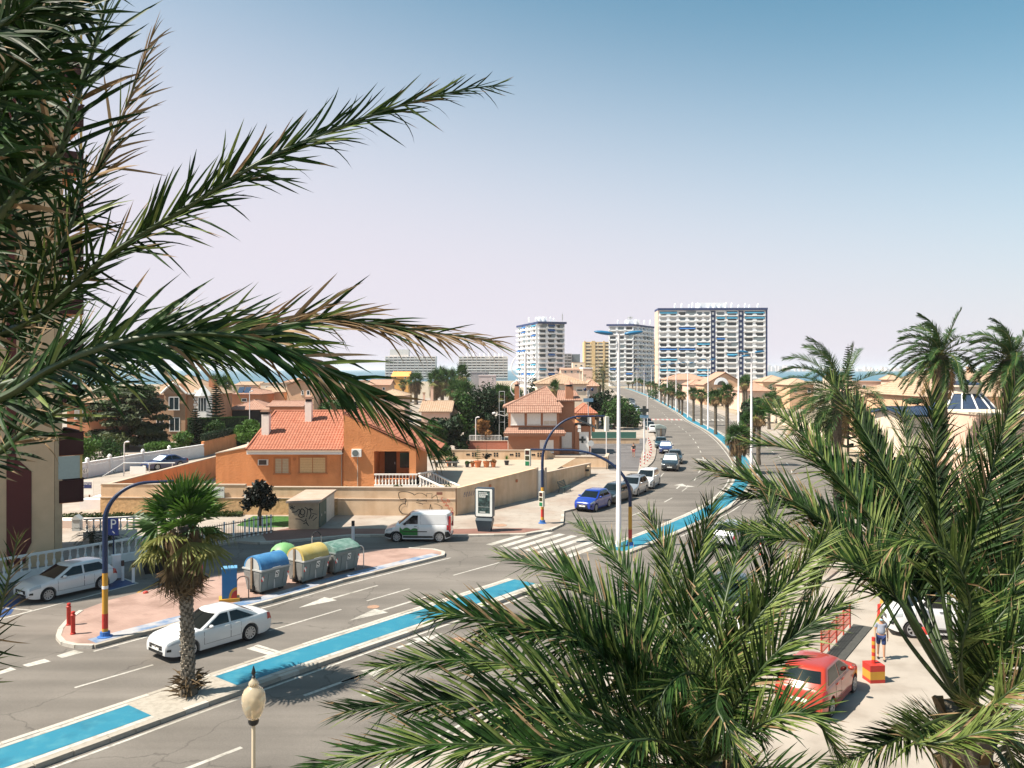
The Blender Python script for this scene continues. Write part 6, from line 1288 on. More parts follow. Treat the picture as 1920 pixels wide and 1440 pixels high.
def spoked_rim(r, n, seed=0):
    m = MB(); rr_ = r*0.68
    for k in range(n):
        m.T = Matrix.Rotation(2*math.pi*k/n,4,'Y'); m.box(-.022*(8/n)**.5-.01,.022*(8/n)**.5+.01,.0,.025,.03,rr_)
    m.T = Matrix.Rotation(R(-90),4,'X'); m.lathe([(.001,.0),(.055,.0),(.05,.035),(.001,.04)],12)
    vs, fs = [], []; n2 = 24
    for a, y in ((rr_*.9,.028),(rr_*1.06,.034),(rr_*1.06,-.05)):
        for k in range(n2): t = 2*math.pi*k/n2; vs.append((a*math.cos(t),y,a*math.sin(t)))
    m.T = None; m.add(vs,[(j*n2+k,(j+1)*n2+k,(j+1)*n2+(k+1)%n2,j*n2+(k+1)%n2) for j in range(2) for k in range(n2)]); return m
WHE = {}
def wheel_meshes(r, n, rimmat):
    key = (r, n, rimmat.name)
    if key not in WHE:
        m = MB(); m.T = Matrix.Rotation(R(-90),4,'X'); w = .205
        m.lathe([(r*.62,-w*.5),(r*.92,-w*.5),(r*.985,-w*.38),(r,-w*.2),(r,w*.2),(r*.985,w*.38),(r*.92,w*.5),(r*.70,w*.5),(r*.68,w*.30)],28); ty = m.mesh('wheel', M_tyre)
        ty.polygons.foreach_set('use_smooth',[True]*len(ty.polygons)); ty.set_sharp_from_angle(angle=R(40))
        q = spoked_rim(r, n); q.T = None; rm = q.mesh('rim', rimmat)
        WHE[key] = (ty, rm)
    return WHE[key]
def car(name, label, cat, pos, heading, style, pm, group=None, spokes=7, rim=None, shade=False, panes=4, fwd_glass=None, lod=1, extra=None, rot=None):
    S = dict(STY[style]); t = thing(name, label, cat, (pos[0],pos[1],pos[2] if len(pos) > 2 else 0.012), heading, group)
    L, W, Hh, r = S['L'], S['W'], S['H'], S['r']; xf = L/2-S['fo']; xr = xf-S['wb']; f_ = L/2; b_ = -L/2
    van = style in ('van','bigvan')
    deck = [(b_,S['tail']+.02),(b_+.05,S['tail']+.16),(b_+.14,S['rear']-.02),(b_+.3,S['rear']),(S['cr']+.3,S['rear']),(S['cf']-.2,S['belt']),(S['cf']+.02,S['cowl']-.01),(f_-.75,lerp(S['cowl'],S['nose'],.45)),(f_-.32,S['nose']+.06),(f_-.10,S['nose']-.02),(f_-.03,S['nose']-.08),(f_,S['nose']-.15)]
    def plan(x):
        e = f_-x; q = x-b_; k = 1.0
        if e < .75: k -= .235*(1-e/.75)**2.2
        if q < .5: k -= .12*(1-q/.5)**2
        return k
    def sect(x):
        hw = W/2*plan(x); zt = interp(deck,x); zb = .19+.10*max(0,1-(f_-x)/.5)**2+.14*max(0,1-(x-b_)/.5)**2; za = zb; ra = r*1.16
        for xw in (xf,xr):
            if abs(x-xw) < ra: za = max(za, r+math.sqrt(ra*ra-(x-xw)**2)*.98)
        zm1 = max(za+.015, lerp(zb,zt,.30)); zm2 = max(zm1+.01, lerp(zb,zt,.66))
        return [(0,zb),(hw*.70,zb),(hw*.70,za),(hw*.965,za),(hw*.995,zm1),(hw*1.0,zm2),(hw*.975,max(zm2+.01,zt-.075)),(hw*.925,zt-.012),(hw*.6,zt+.028),(0,zt+.042)]
    def SP(x, s, side=1, off=0.0):
        p = sect(x); i = min(8,int(s)); y = lerp(p[i][0],p[i+1][0],s-i); z = lerp(p[i][1],p[i+1][1],s-i)
        return Vector((x, side*(y+off), z+off*.3))
    xs = sorted(set([round(v,3) for v in [b_,b_+.03,b_+.08,b_+.15,b_+.28,b_+.42]+[xw+r*1.16*math.cos(math.pi*k/12) for xw in (xf,xr) for k in range(13)]+[xw+s*(r*1.16+.004) for xw in (xf,xr) for s in (-1,1)]+[lerp(b_+.5,f_-.5,k/9) for k in range(10)]+[S['cf']+.02,S['cf']-.2,f_-.4,f_-.3,f_-.2,f_-.12,f_-.06,f_-.02,f_]]))
    m = MB(); rings = []
    for x in xs:
        h = sect(x); rings.append([(x,y,z) for y,z in h]+[(x,-y,z) for y,z in h[::-1][1:-1]])
    n = len(rings[0]); m.add([p for q in rings for p in q], [(i*n+k,(i+1)*n+k,(i+1)*n+(k+1)%n,i*n+(k+1)%n) for i in range(len(xs)-1) for k in range(n)]+[tuple(range(n)),tuple(range((len(xs))*n-1,(len(xs)-1)*n-1,-1))])
    body = m.build('body', pm, t, smooth=38)
    # cabin
    w0, w1 = W/2*.915, W/2*(.74 if not van else .82); zb_, zr = S['belt']-.01, S['H']
    def cw(h): return lerp(w0,w1,h**1.15)
    def cxf(h): return lerp(S['cf'],S['rf'],h**.93)
    def cxr(h): return lerp(S['cr'],S['rr'],h**1.1)
    def cz(h): return lerp(zb_, zr-.07, h)
    bf, br = .16, .12
    def ring(h, wk=1.0, dx=0.0, z=None):
        w = cw(min(1,h))*wk; a, b = cxf(min(1,h))-dx, cxr(min(1,h))+dx; z = cz(h) if z is None else z; p = []
        for i in (-4,-3,-1.6,0,1.6,3,4): q = i/4; p.append((a-bf*q*q,w*.95*q,z))
        p.append((a-bf-.06,w,z))
        for k in range(1,6): p.append((lerp(a-bf-.06,b+br+.05,k/6),w,z))
        p.append((b+br+.05,w,z))
        for i in (4,3,1.6,0,-1.6,-3,-4): q = i/4; p.append((b+br*q*q,w*.95*q,z))
        p.append((b+br+.05,-w,z))
        for k in range(1,6): p.append((lerp(b+br+.05,a-bf-.06,k/6),-w,z))
        p.append((a-bf-.06,-w,z)); return p
    def zroof(p, zc): return [(x,y,z) for x,y,z in p]
    rg = [ring(0),ring(.35),ring(.7),ring(1.0),ring(1,.965,.05,zr-.04),ring(1,.88,.14,zr-.014),ring(1,.6,.34,zr+.004)]
    n = len(rg[0]); m = MB(); m.add([p for q in rg for p in q], [(i*n+k,i*n+(k+1)%n,(i+1)*n+(k+1)%n,(i+1)*n+k) for i in range(len(rg)-1) for k in range(n)]+[tuple(range((len(rg)-1)*n,len(rg)*n))])
    m.build('cabin', pm, t, smooth=38)
    gm = M_cglass
    def endpane(nm, front, mat, h0, h1, wk):
        m = MB(); vs = []; cols = (-1,-.75,-.4,0,.4,.75,1)
        for h in (h0,(h0+h1)/2,h1):
            for q in cols:
                w = cw(h)*.95*wk; x = (cxf(h)-bf*(q*wk)**2+.012) if front else (cxr(h)+br*(q*wk)**2-.012); vs.append((x,w*q,cz(h)+.008))
        fs = [(j*7+k,j*7+k+1,(j+1)*7+k+1,(j+1)*7+k) for j in range(2) for k in range(6)]
        m.add(vs, fs if front else [f[::-1] for f in fs]); return m.build(nm, mat, t, smooth=60)
    endpane('windscreen', True, M_shade if shade else gm, .05, .97, .93)
    if not van: endpane('rear_window', False, gm, .30, .93, .86)
    # side windows
    def sidepane(x0b, x1b, x0t, x1t, h0, h1, mat=gm, nm='side_window', off=.009):
        for sd in (1,-1):
            m = MB(); vs = []
            for h, a, b in ((h0,x0b,x1b),((h0+h1)/2,(x0b+x0t)/2,(x1b+x1t)/2),(h1,x0t,x1t)):
                for k in range(4): vs.append((lerp(a,b,k/3), sd*(cw(h)+off), cz(h)))
            fs = [(j*4+k,(j+1)*4+k,(j+1)*4+k+1,j*4+k+1) for j in range(2) for k in range(3)]
            m.add(vs, fs if sd < 0 else [f[::-1] for f in fs]); m.build(nm, mat, t)
    hb, ht = .08, .93
    A = cxf(hb)-bf-.16; At = cxf(ht)-bf-.14; B = cxr(hb)+br+.16; Bt = cxr(ht)+br+.20; mid = lerp(A,B,.46)
    if van: sidepane(A-.02, A-.98, At, A-.98, hb, ht-.06)
    else:
        sidepane(A, mid+.04, At, mid+.04, hb, ht)
        if panes == 4: sidepane(mid-.05, B+.12, mid-.05, Bt+.08, hb+.02, ht)
        else: sidepane(mid-.05, lerp(mid,B,.68), mid-.05, lerp(mid,Bt,.72), hb, ht); sidepane(lerp(mid,B,.74), B+.02, lerp(mid,Bt,.76), Bt+.05, hb+.12, ht-.04)
    def patch(nm, x0, x1, s0, s1, side, off, mat, parent=t, nx=6, ns=4, s1f=None):
        m = MB(); vs = []
        for i in range(nx+1):
            x = lerp(x0,x1,i/nx); e = s1 if s1f is None else s1f(i/nx)
            for j in range(ns+1): vs.append(SP(x, lerp(s0,e,j/ns), side, off))
        fs = [(i*(ns+1)+j,(i+1)*(ns+1)+j,(i+1)*(ns+1)+j+1,i*(ns+1)+j+1) for i in range(nx) for j in range(ns)]
        m.add(vs, fs if side < 0 else [f[::-1] for f in fs]); return m.build(nm, mat, parent, smooth=50)
    dx0, dx1, dx2 = S['cf']-.28, mid, max(xr+r*1.3, S['cr']+.55)
    if lod:
        for sd in (1,-1):
            for k,(a,b) in enumerate(((dx1+.012,dx0),(dx2,dx1-.012)) if not van else ((dx0-1.12,dx0),)):
                patch('door_gap', a-.014, b+.014, 3.85, 6.55, sd, .003, M_seam)
                d_ = patch('door', a, b, 3.9, 6.5, sd, .007, pm); p = SP(a+.16,5.95,sd,.012)
                h = MB(); h.box(p.x-.09,p.x+.09,min(p.y,p.y+sd*.025),max(p.y,p.y+sd*.025),p.z-.014,p.z+.014); h.build('handle', pm if not van else M_plast, d_)
            patch('sill_trim', xr+r*1.25, xf-r*1.25, 3.3, 3.75, sd, .006, M_plast if style in ('suv','van','bigvan') else pm)
    for sd in (1,-1):
        patch('headlight', f_-.52, f_-.07, 5.35, 6.75, sd, .012, M_lens, nx=6)
        patch('tail_light', b_+.012, b_+.26, 4.9, 6.9, sd, .012, M_tail)
        if lod: patch('fog_light', f_-.2, f_-.05, 4.1, 4.6, sd, .01, M_plast)
        mm = MB(); v_, f2 = blob((cxf(.1)-bf-.30, sd*(W/2*.92+.13), S['belt']+.07), (.09,.12,.075), 2, 1, .05); mm.add(v_,f2); mm.build('mirror', pm if style not in ('van',) else M_plast, t, smooth=80)
    m = MB(); hwf = W/2*plan(f_); zt = interp(deck,f_)
    m.box(f_-.03,f_+.014,-hwf*.66,hwf*.66,zt-.19,zt-.025); m.build('grille', M_plast, t)
    m = MB(); m.box(f_-.03,f_+.020,-hwf*.64,hwf*.64,zt-.105,zt-.09); m.box(f_-.03,f_+.020,-hwf*.64,hwf*.64,zt-.03,zt-.018); m.build('grille_bar', M_chrome, t)
    m = MB(); m.box(f_-.03,f_+.012,-hwf*.75,hwf*.75,.30,.41); m.build('air_intake', M_plast, t)
    m = MB(); m.T = Matrix.Translation((f_+.012,0,zt-.095)) @ Matrix.Rotation(R(90),4,'Y'); m.lathe([(.06,0),(.06,.012),(.04,.018)],14); m.build('emblem', M_chrome, t)
    m = MB(); m.box(f_-.02,f_+.022,-.26,.26,.42,.53); m.build('number_plate', M_plate, t)
    m = MB(); m.box(b_-.022,b_+.03,-.26,.26,S['tail']-.19,S['tail']-.08); m.build('number_plate', M_plate, t)
    m = MB(); m.box(b_-.016,b_+.05,-W/2*.8,W/2*.8,.34,.45); m.build('rear_bumper', M_plast if van or style == 'suv' else pm, t)
    ty, rm = wheel_meshes(r, spokes, rim or M_rim)
    for xw in (xf,xr):
        for sd in (1,-1):
            w_ = link('wheel', ty, t, (xw, sd*(W/2-.115), r), 0 if sd > 0 else math.pi); link('rim', rm, w_, (0,.075,0))
    m = MB(); m.box(b_+.35,f_-.35,-W/2*.68,W/2*.68,.16,.188); m.build('underbody', M_plast, t)
    if extra: extra(t, dict(SP=SP, patch=patch, S=S, f=f_, b=b_, W=W, cw=cw, cz=cz, cxr=cxr, cxf=cxf, zr=zr, dx0=dx0, dx1=dx1, br=br, xf=xf, xr=xr))
    return t
HD = lambda dx, dy: math.atan2(dy, dx)
def extra_sedan(t, k):
    m = MB(); m.T = Matrix.Translation((k['b']+.16,0,k['S']['rear']+.02)); m.box(-.14,.06,-k['W']*.36,k['W']*.36,.0,.035); m.build('spoiler', P_white, t)
    m = MB()
    for q in (0,1): m.add([SPx for SPx in [(k['cxf'](1)-1.0-q*.0,.62*(1 if q else -1),k['zr']+.004)]], [])
    
car('parked_car', 'white hatchback parked in the blue bay by the street balustrade', 'car', (-21.95,40.6,.012), HD(-1.5,-2.2), 'hatch', P_white, rim=M_rim, spokes=9)
_s = car('saloon_car', 'white saloon driving past the shaggy fan palm on the near lanes', 'car', (-12.05,32.95,.014), HD(-.62,-.785), 'sedan', P_white, spokes=10); _s.scale = (.95,.95,.97)
def extra_van(t, k):
    zig = lambda f: 4.95+.75*(abs(math.sin(f*math.pi*2.2+.5)))**.8*(.6+.4*f)
    k['patch']('green_print', k['dx0']-1.10, k['dx0']+.05, 3.92, 5.6, 1, .011, mk('van_green', (0.012,0.16,0.03), .4, .1, 3), nx=26, ns=6, s1f=zig)
    k['patch']('rub_strip', k['dx0']-1.7, k['dx0']-.02, 4.55, 4.72, 1, .016, M_plast)
    for sd in (1,-1):
        k['patch']('front_bumper', k['f']-.62, k['f']-.004, 3.25, 4.55, sd, .014, M_plast); k['patch']('rear_corner', k['b']+.004, k['b']+.36, 3.25, 4.6, sd, .014, M_plast)
    m = MB(); m.box(k['f']-.05,k['f']+.016,-.62,.62,.30,.60); m.build('bumper_face', M_plast, t)
    x0, x1 = k['dx0']-1.28, k['cxr'](.5)+.22
    for sd in (1,-1):
        m = MB(); vs = [(x, sd*(k['cw'](h)+.006), k['cz'](h)) for h, x in ((.04,x0),(.04,x1),(.86,x1+.05),(.86,x0))]; m.add(vs, [(0,1,2,3) if sd < 0 else (3,2,1,0)]); m.build('side_panel', P_white, t)
        m = MB(); vs = [(x, sd*(k['cw'](h)+.003), k['cz'](h)) for h, x in ((.02,x0+.02),(.02,x1-.02),(.88,x1+.03),(.88,x0+.02))]; m.add(vs, [(0,1,2,3) if sd < 0 else (3,2,1,0)]); m.build('panel_gap', mk('panel_line', (0.30,0.30,0.31), .6, 0), t)
    m = MB(); zt = k['zr']; m.box(k['b']+.02,k['b']+.10,-.70,.70,1.15,1.62); m.build('rear_glass', M_cglass, t)
    for sd in (1,-1): m = MB(); m.box(k['b']-.01,k['b']+.12,sd*.80-.05,sd*.80+.05,.75,1.65); m.build('tail_column', M_tail, t)
car('delivery_van', 'white delivery van with a green printed door at the corner pavement', 'van', (-6.0,53.35,.012), HD(-1,.03), 'van', P_white, extra=extra_van, spokes=9)
KB = 'cars parked along the avenue kerb'
car('parked_car', 'bright blue hatchback, first in the row along the kerb', 'car', (6.4,65.2,.014), HD(-.5,-.86), 'small', P_blue, KB)
car('parked_car', 'black hatchback half hidden by the tall white lamp post', 'car', (8.6,69.0,.014), HD(-.5,-.87), 'hatch', P_black, KB)
def roofrack(t, k):
    for sd in (1,-1): m = MB(); m.tube([(k['cxf'](1)-.3,sd*.58,k['zr']+.0),(k['cxf'](1)-.35,sd*.58,k['zr']+.06),(k['cxr'](1)+.3,sd*.58,k['zr']+.06),(k['cxr'](1)+.25,sd*.58,k['zr'])],.02,6); m.build('roof_rail', M_plast, t)
    for x in (-.25,-1.2): m = MB(); m.box(x-.04,x+.04,-.62,.62,k['zr']+.055,k['zr']+.09); m.build('roof_bar', M_plast, t)
car('parked_car', 'silver estate car with black roof bars behind the lamp post', 'car', (10.75,73.2,.014), HD(-.42,-.9), 'estate', P_silver, KB, extra=roofrack, panes=6)
car('parked_car', 'white people carrier parked behind the silver estate', 'car', (12.75,77.6,.014), HD(-.36,-.93), 'mpv', P_white, KB, panes=6)
car('parked_car', 'large black off roader with sunshade at the bend of the kerb', 'car', (17.5,90.9,.014), HD(-.24,-.97), 'suv', P_black, KB, shade=True, panes=6)
car('parked_car', 'dark grey car tucked behind the black off roader', 'car', (19.3,97.6,.014), HD(-.2,-.98), 'hatch', P_grey, KB)
car('parked_car', 'navy car with a silver sunshade farther along the kerb', 'car', (20.35,109.2,.014), HD(-.17,-.98), 'hatch', P_navy, KB, shade=True)
car('parked_car', 'dark teal car just behind the navy car with the sunshade', 'car', (21.0,116.2,.014), HD(-.16,-.98), 'hatch', P_teal, KB)
car('parked_car', 'white car parked beyond the grey rubbish container', 'car', (24.6,143.5,.014), HD(.13,.99), 'hatch', P_white, KB)
for i,(x,y,pm,lab) in enumerate([(25.2,150.5,P_teal,'dark teal car directly behind the distant white car'),(25.9,158,P_black,'black car two behind the distant white car'),(26.9,166,P_silver,'grey car before the far crossing'),(31.2,203,P_white,'white car just beyond the far crossing'),(31.9,211,P_black,'black car second beyond the far crossing'),(33.0,222,P_grey,'dark grey car third beyond the far crossing'),(36.5,250,P_silver,'silver car in the far group under the trees'),(38.2,262,P_black,'black car in the far group under the trees'),(39.6,275,P_teal,'dark car farthest along the kerb under the trees')]):
    car('parked_car', lab, 'car', (x,y,.014), HD(-.13,-.99), ('hatch','suv','small')[i%3], pm, KB, lod=0, shade=(i==3))
car('parked_car', 'dark blue car with sunshade parked by the white lane wall', 'car', (-38.2,90.6,.15), HD(-.55,-.83), 'sedan', P_navy, shade=True)
car('parked_car', 'red hatchback seen from behind in the near car park', 'car', (10.25,27.55,.03), HD(.61,.79), 'small', P_red, spokes=8)
car('parked_car', 'dark car seen from behind through the near palm fronds', 'car', (10.3,38.6,.03), HD(.25,.97), 'sedan', P_grey)
car('parked_car', 'white car hidden behind the near palm fronds beside the red car', 'car', (7.2,29.7,.03), HD(.61,.79), 'hatch', P_white)
car('parked_van', 'white van parked behind the man in the car park', 'van', (18.15,34.25,.03), HD(-.97,.22), 'bigvan', P_white, spokes=6)
car('parked_car', 'white car behind the stems of the right hand palm', 'car', (22.6,38.3,.03), HD(-.97,.2), 'hatch', P_white)
car('parked_car', 'pale car waiting on the right carriageway behind the fronds', 'car', (14.1,52.2,.014), HD(.6,.8), 'hatch', P_silver)
# ---------------------------------------------------------------- street furniture
M_mblue = mk('mast_blue', (0.006,0.018,0.06), 0.45, 0.1, 3); M_red = mk('traffic_red', (0.42,0.03,0.02), 0.5, 0.08, 4); M_yelp = mk('traffic_yellow', (0.5,0.25,0.03), 0.5, 0.08, 4); M_wpole = mk('white_pole', (0.70,0.66,0.66), 0.5, 0.06, 2)
def G13(u, v): return G(u, v, 0.13)
# arched traffic masts
def arched_mast(label, base, reach, h1, htop, hd, bands, sig=True, rb=.118):
    t = thing('traffic_mast', label, 'traffic light mast', base); d = Vector(hd).normalized()
    m = MB(); m.lathe([(.30,0),(.30,.03),(.2,.06),(.19,.22)],12); m.build('base_plate', mk('blue_base', (0.03,0.12,0.35), .6, .2, 5), t)
    zs = [.20]+bands+[h1]
    for i in range(len(zs)-1):
        m = MB(); m.tube([(0,0,zs[i]+.001),(0,0,zs[i+1])], rb-.004*i, 14); m.build('pole_band' if i < len(zs)-2 else 'pole', [M_yelp,M_red,M_yelp][i%3] if i < len(zs)-2 else M_mblue, t, smooth=50)
    pts = [Vector((0,0,h1-.02))]; n = 14
    for k in range(n+1):
        a = math.pi/2*k/n; pts.append(Vector((0,0,h1))+d*reach*.62*(1-math.cos(a))+Vector((0,0,(htop-h1)*math.sin(a))))
    pts.append(pts[-1]+d*reach*.38)
    m = MB(); m.tube(pts, [lerp(rb-.015,.06,k/(len(pts)-1)) for k in range(len(pts))], 12); m.build('arm', M_mblue, t, smooth=50)
    return t, pts[-1]
def signal(t, p, face, green=True):
    f = Vector(face).normalized(); s = Vector((-f.y,f.x,0)); M = facing(p, s, (0,0,1)); m = MB(); m.T = M; m.box(-.17,.17,-.52,.52,-.13,.13); o = m.build('signal_head', mk('cream_signal', (0.66,0.62,0.52), .6, .05), t)
    for k, c in enumerate(('dark_red_lens','dark_amber_lens','green_lens')):
        q = MB(); q.T = M; sgn = 1 if (M.to_3x3() @ Vector((0,0,1))).dot(f) > 0 else -1
        zf = sgn*.13; q.box(-.13,.13,.20-.34*k,.46-.34*k,min(zf,zf+sgn*.012),max(zf,zf+sgn*.012)); q.build('lens', mk(c, [(0.05,0.02,0.015),(0.04,0.04,0.02),(0.02,0.16,0.07)][k], .25, 0), o)
    return o
b = G13(1017,981); tm, e = arched_mast('traffic light mast with red and yellow foot and arm arching over the brown house', b, 4.5, 4.3, 7.55, (1,.12,0), [.45,1.0,2.05,2.55])
signal(tm, e+Vector((0.12,0,-.55)), (0.9,.4,0)); signal(tm, Vector((-.05,-.25,1.75)), (-.6,-.8,0))
b2 = Vector((7.3,50.9,0.14)); tm2, e2 = arched_mast('second traffic light mast on the median with its blue arm arching to the left', b2, 6.2, 3.0, 5.85, (-1,.12,0), [.45,1.0,2.0,2.4], rb=.125)
signal(tm2, e2+Vector((-.15,-.05,-.5)), (-.35,-.94,0))
b3 = G13(197,1194); tm3, e3 = arched_mast('traffic mast with red and yellow foot on the tip of the pink island', b3, 2.6, 4.7, 6.2, (.95,.4,0), [.35,.95,1.95,2.6], rb=.12)
m = MB(); m.lathe([(.119,0),(.12,.12)],14,(0,0,1.96)); m.build('white_ring', M_wpole, tm3)
# white lamp posts with paired blue heads
def lamp_mesh():
    pole = MB(); pole.tube([(0,0,0),(0,0,2.2),(0,0,2.25),(0,0,12.7)], [.17,.165,.15,.075], 12); pm = pole.mesh('pole', M_wpole); pm.polygons.foreach_set('use_smooth',[True]*len(pm.polygons)); pm.set_sharp_from_angle(angle=R(50))
    arm = MB(); arm.tube([(-.45,0,12.68),(0,0,12.62),(.45,0,12.68)],.05,8); am = arm.mesh('cross_arm', M_wpole)
    hd = MB(); vs, fs = [], []
    prof = [(.0,.05),(.10,.15),(.35,.20),(.75,.19),(1.05,.13),(1.18,.03)]
    n = 10
    for x, r in prof:
        for k in range(n): a = 2*math.pi*k/n; vs.append((x, r*1.15*math.cos(a), r*.62*math.sin(a)))
    fs = [(i*n+k,i*n+(k+1)%n,(i+1)*n+(k+1)%n,(i+1)*n+k) for i in range(len(prof)-1) for k in range(n)]+[tuple(range(n-1,-1,-1)),tuple(range((len(prof)-1)*n,len(prof)*n))]
    hd.add(vs,fs); hm = hd.mesh('lamp_head', mk('lamp_head_blue', (0.02,0.13,0.26), .35, .08, 3, coat=.4)); hm.polygons.foreach_set('use_smooth',[True]*len(hm.polygons))
    return pm, am, hm
PM_, AM_, HM_ = lamp_mesh()
def lamp(x, y, h, label, rz=0.0):
    t = thing('lamp_post', label, 'street lamp', (x,y,.14), rz, 'twin headed lamp posts along the median')
    o = link('pole', PM_, t); link('cross_arm', AM_, t)
    for s in (0,math.pi): q = link('lamp_head', HM_, t, (.35*math.cos(s),0,12.7), s); q.rotation_euler = (0,R(-7),s)
    t.scale = (1,1,h/12.75); return t
lamp(6.55,50.6,13.1,'tall white lamp post with two blue heads, nearest the zebra crossing', 0.05)
for i,(x,y,h,lab) in enumerate([(26.3,90.5,12.8,'white lamp post rising beside the straw skirted palms, rightmost of the row'),(29.0,105.5,12.6,'white lamp post second from the right along the median'),(35.7,150,12.7,'white lamp post standing clear on the blue median'),(39.9,187,12.4,'white lamp post just beyond the far crossing'),(43.4,218,12.5,'white lamp post past the far crossing among slim palms'),(47.5,252,12.5,'lamp post well along the median among the small palms'),(51.5,288,12.5,'lamp post far along the median before the white tower'),(55,325,12.5,'small lamp post near the far bend'),(59,368,12.5,'tiny lamp post at the far bend'),(62.5,412,12.5,'tiny lamp post at the end of the avenue')]): lamp(x,y,h,lab,0.1)
# ornamental lamp in the foreground
t = thing('garden_lamp', 'cream foreground lamp post with a swelling amber globe and dark finial', 'street lamp', (-3.45,11.0,0.02)); zc = 6.55
M_cream = mk('cream_enamel', (0.62,0.52,0.38), .45, .06, 3)
m = MB(); m.tube([(0,0,0),(0,0,zc-.32)],[.045,.026],10); m.lathe([(.09,0),(.09,.05),(.06,.12),(.05,.4)],12); m.build('pole', M_cream, t, smooth=50)
m = MB(); m.lathe([(.03,0),(.06,.02),(.072,.05),(.07,.09)],16,(0,0,zc-.32)); m.build('collar', M_black, t, smooth=40)
gs = .70
prof = [(.105,-.27),(.15,-.22),(.205,-.10),(.225,.02),(.215,.11),(.175,.19),(.10,.235),(.085,.25),(.10,.27),(.085,.31),(.045,.34),(.03,.37)]
gl = bpy.data.materials.new('amber_globe'); gl.use_nodes = True; pb = gl.node_tree.nodes['Principled BSDF']; pb.inputs['Base Color'].default_value = (0.74,0.63,0.46,1); pb.inputs['Roughness'].default_value = .12; pb.inputs['Transmission Weight'].default_value = .6; pb.inputs['IOR'].default_value = 1.2; pb.inputs['Coat Weight'].default_value = .6
prof = [(a*gs,b*.85) for a,b in prof]
m = MB(); m.lathe(prof,28,(0,0,zc)); gb = m.build('globe', gl, t, smooth=60)
m = MB(); m.tube([(0,0,zc-.24),(0,0,zc-.10)],[.018,.018],8); m.lathe([(.02,0),(.04,.05),(.037,.12),(.012,.16)],12,(0,0,zc-.1)); m.build('bulb', mk('lamp_bulb', (0.75,0.68,0.55), .3, 0), t)
m = MB(); m.lathe([(.02,0),(.028,.02),(.012,.04),(.03,.07),(.022,.11),(.003,.17)],10,(0,0,zc+.31)); m.build('finial', M_black, t, smooth=50)
# rubbish containers on the island
M_grc = mk('grey_plastic', (0.16,0.19,0.19), .55, .1, 2, detail=8); M_lgr = mk('light_grey_plastic', (0.38,0.38,0.37), .55, .06, 3); M_str = None
def stripes():
    m = mk('warning_stripes', (0.6,0.05,0.04), .5, 0); tt = m.node_tree
    if not tt.nodes.get('wv'):
        w = tt.nodes.new('ShaderNodeTexWave'); w.name = 'wv'; w.bands_direction = 'DIAGONAL'; w.inputs['Scale'].default_value = 2.6; tcn = tt.nodes.new('ShaderNodeTexCoord'); tt.links.new(tcn.outputs['Object'], w.inputs[0]); rp = tt.nodes.new('ShaderNodeValToRGB'); rp.color_ramp.interpolation = 'CONSTANT'; rp.color_ramp.elements[0].color = (.6,.05,.04,1); rp.color_ramp.elements[1].color = (.75,.73,.7,1); rp.color_ramp.elements[1].position = .5; tt.links.new(w.outputs[1], rp.inputs[0]); tt.links.new(rp.outputs[0], tt.nodes['Principled BSDF'].inputs['Base Color'])
    return m
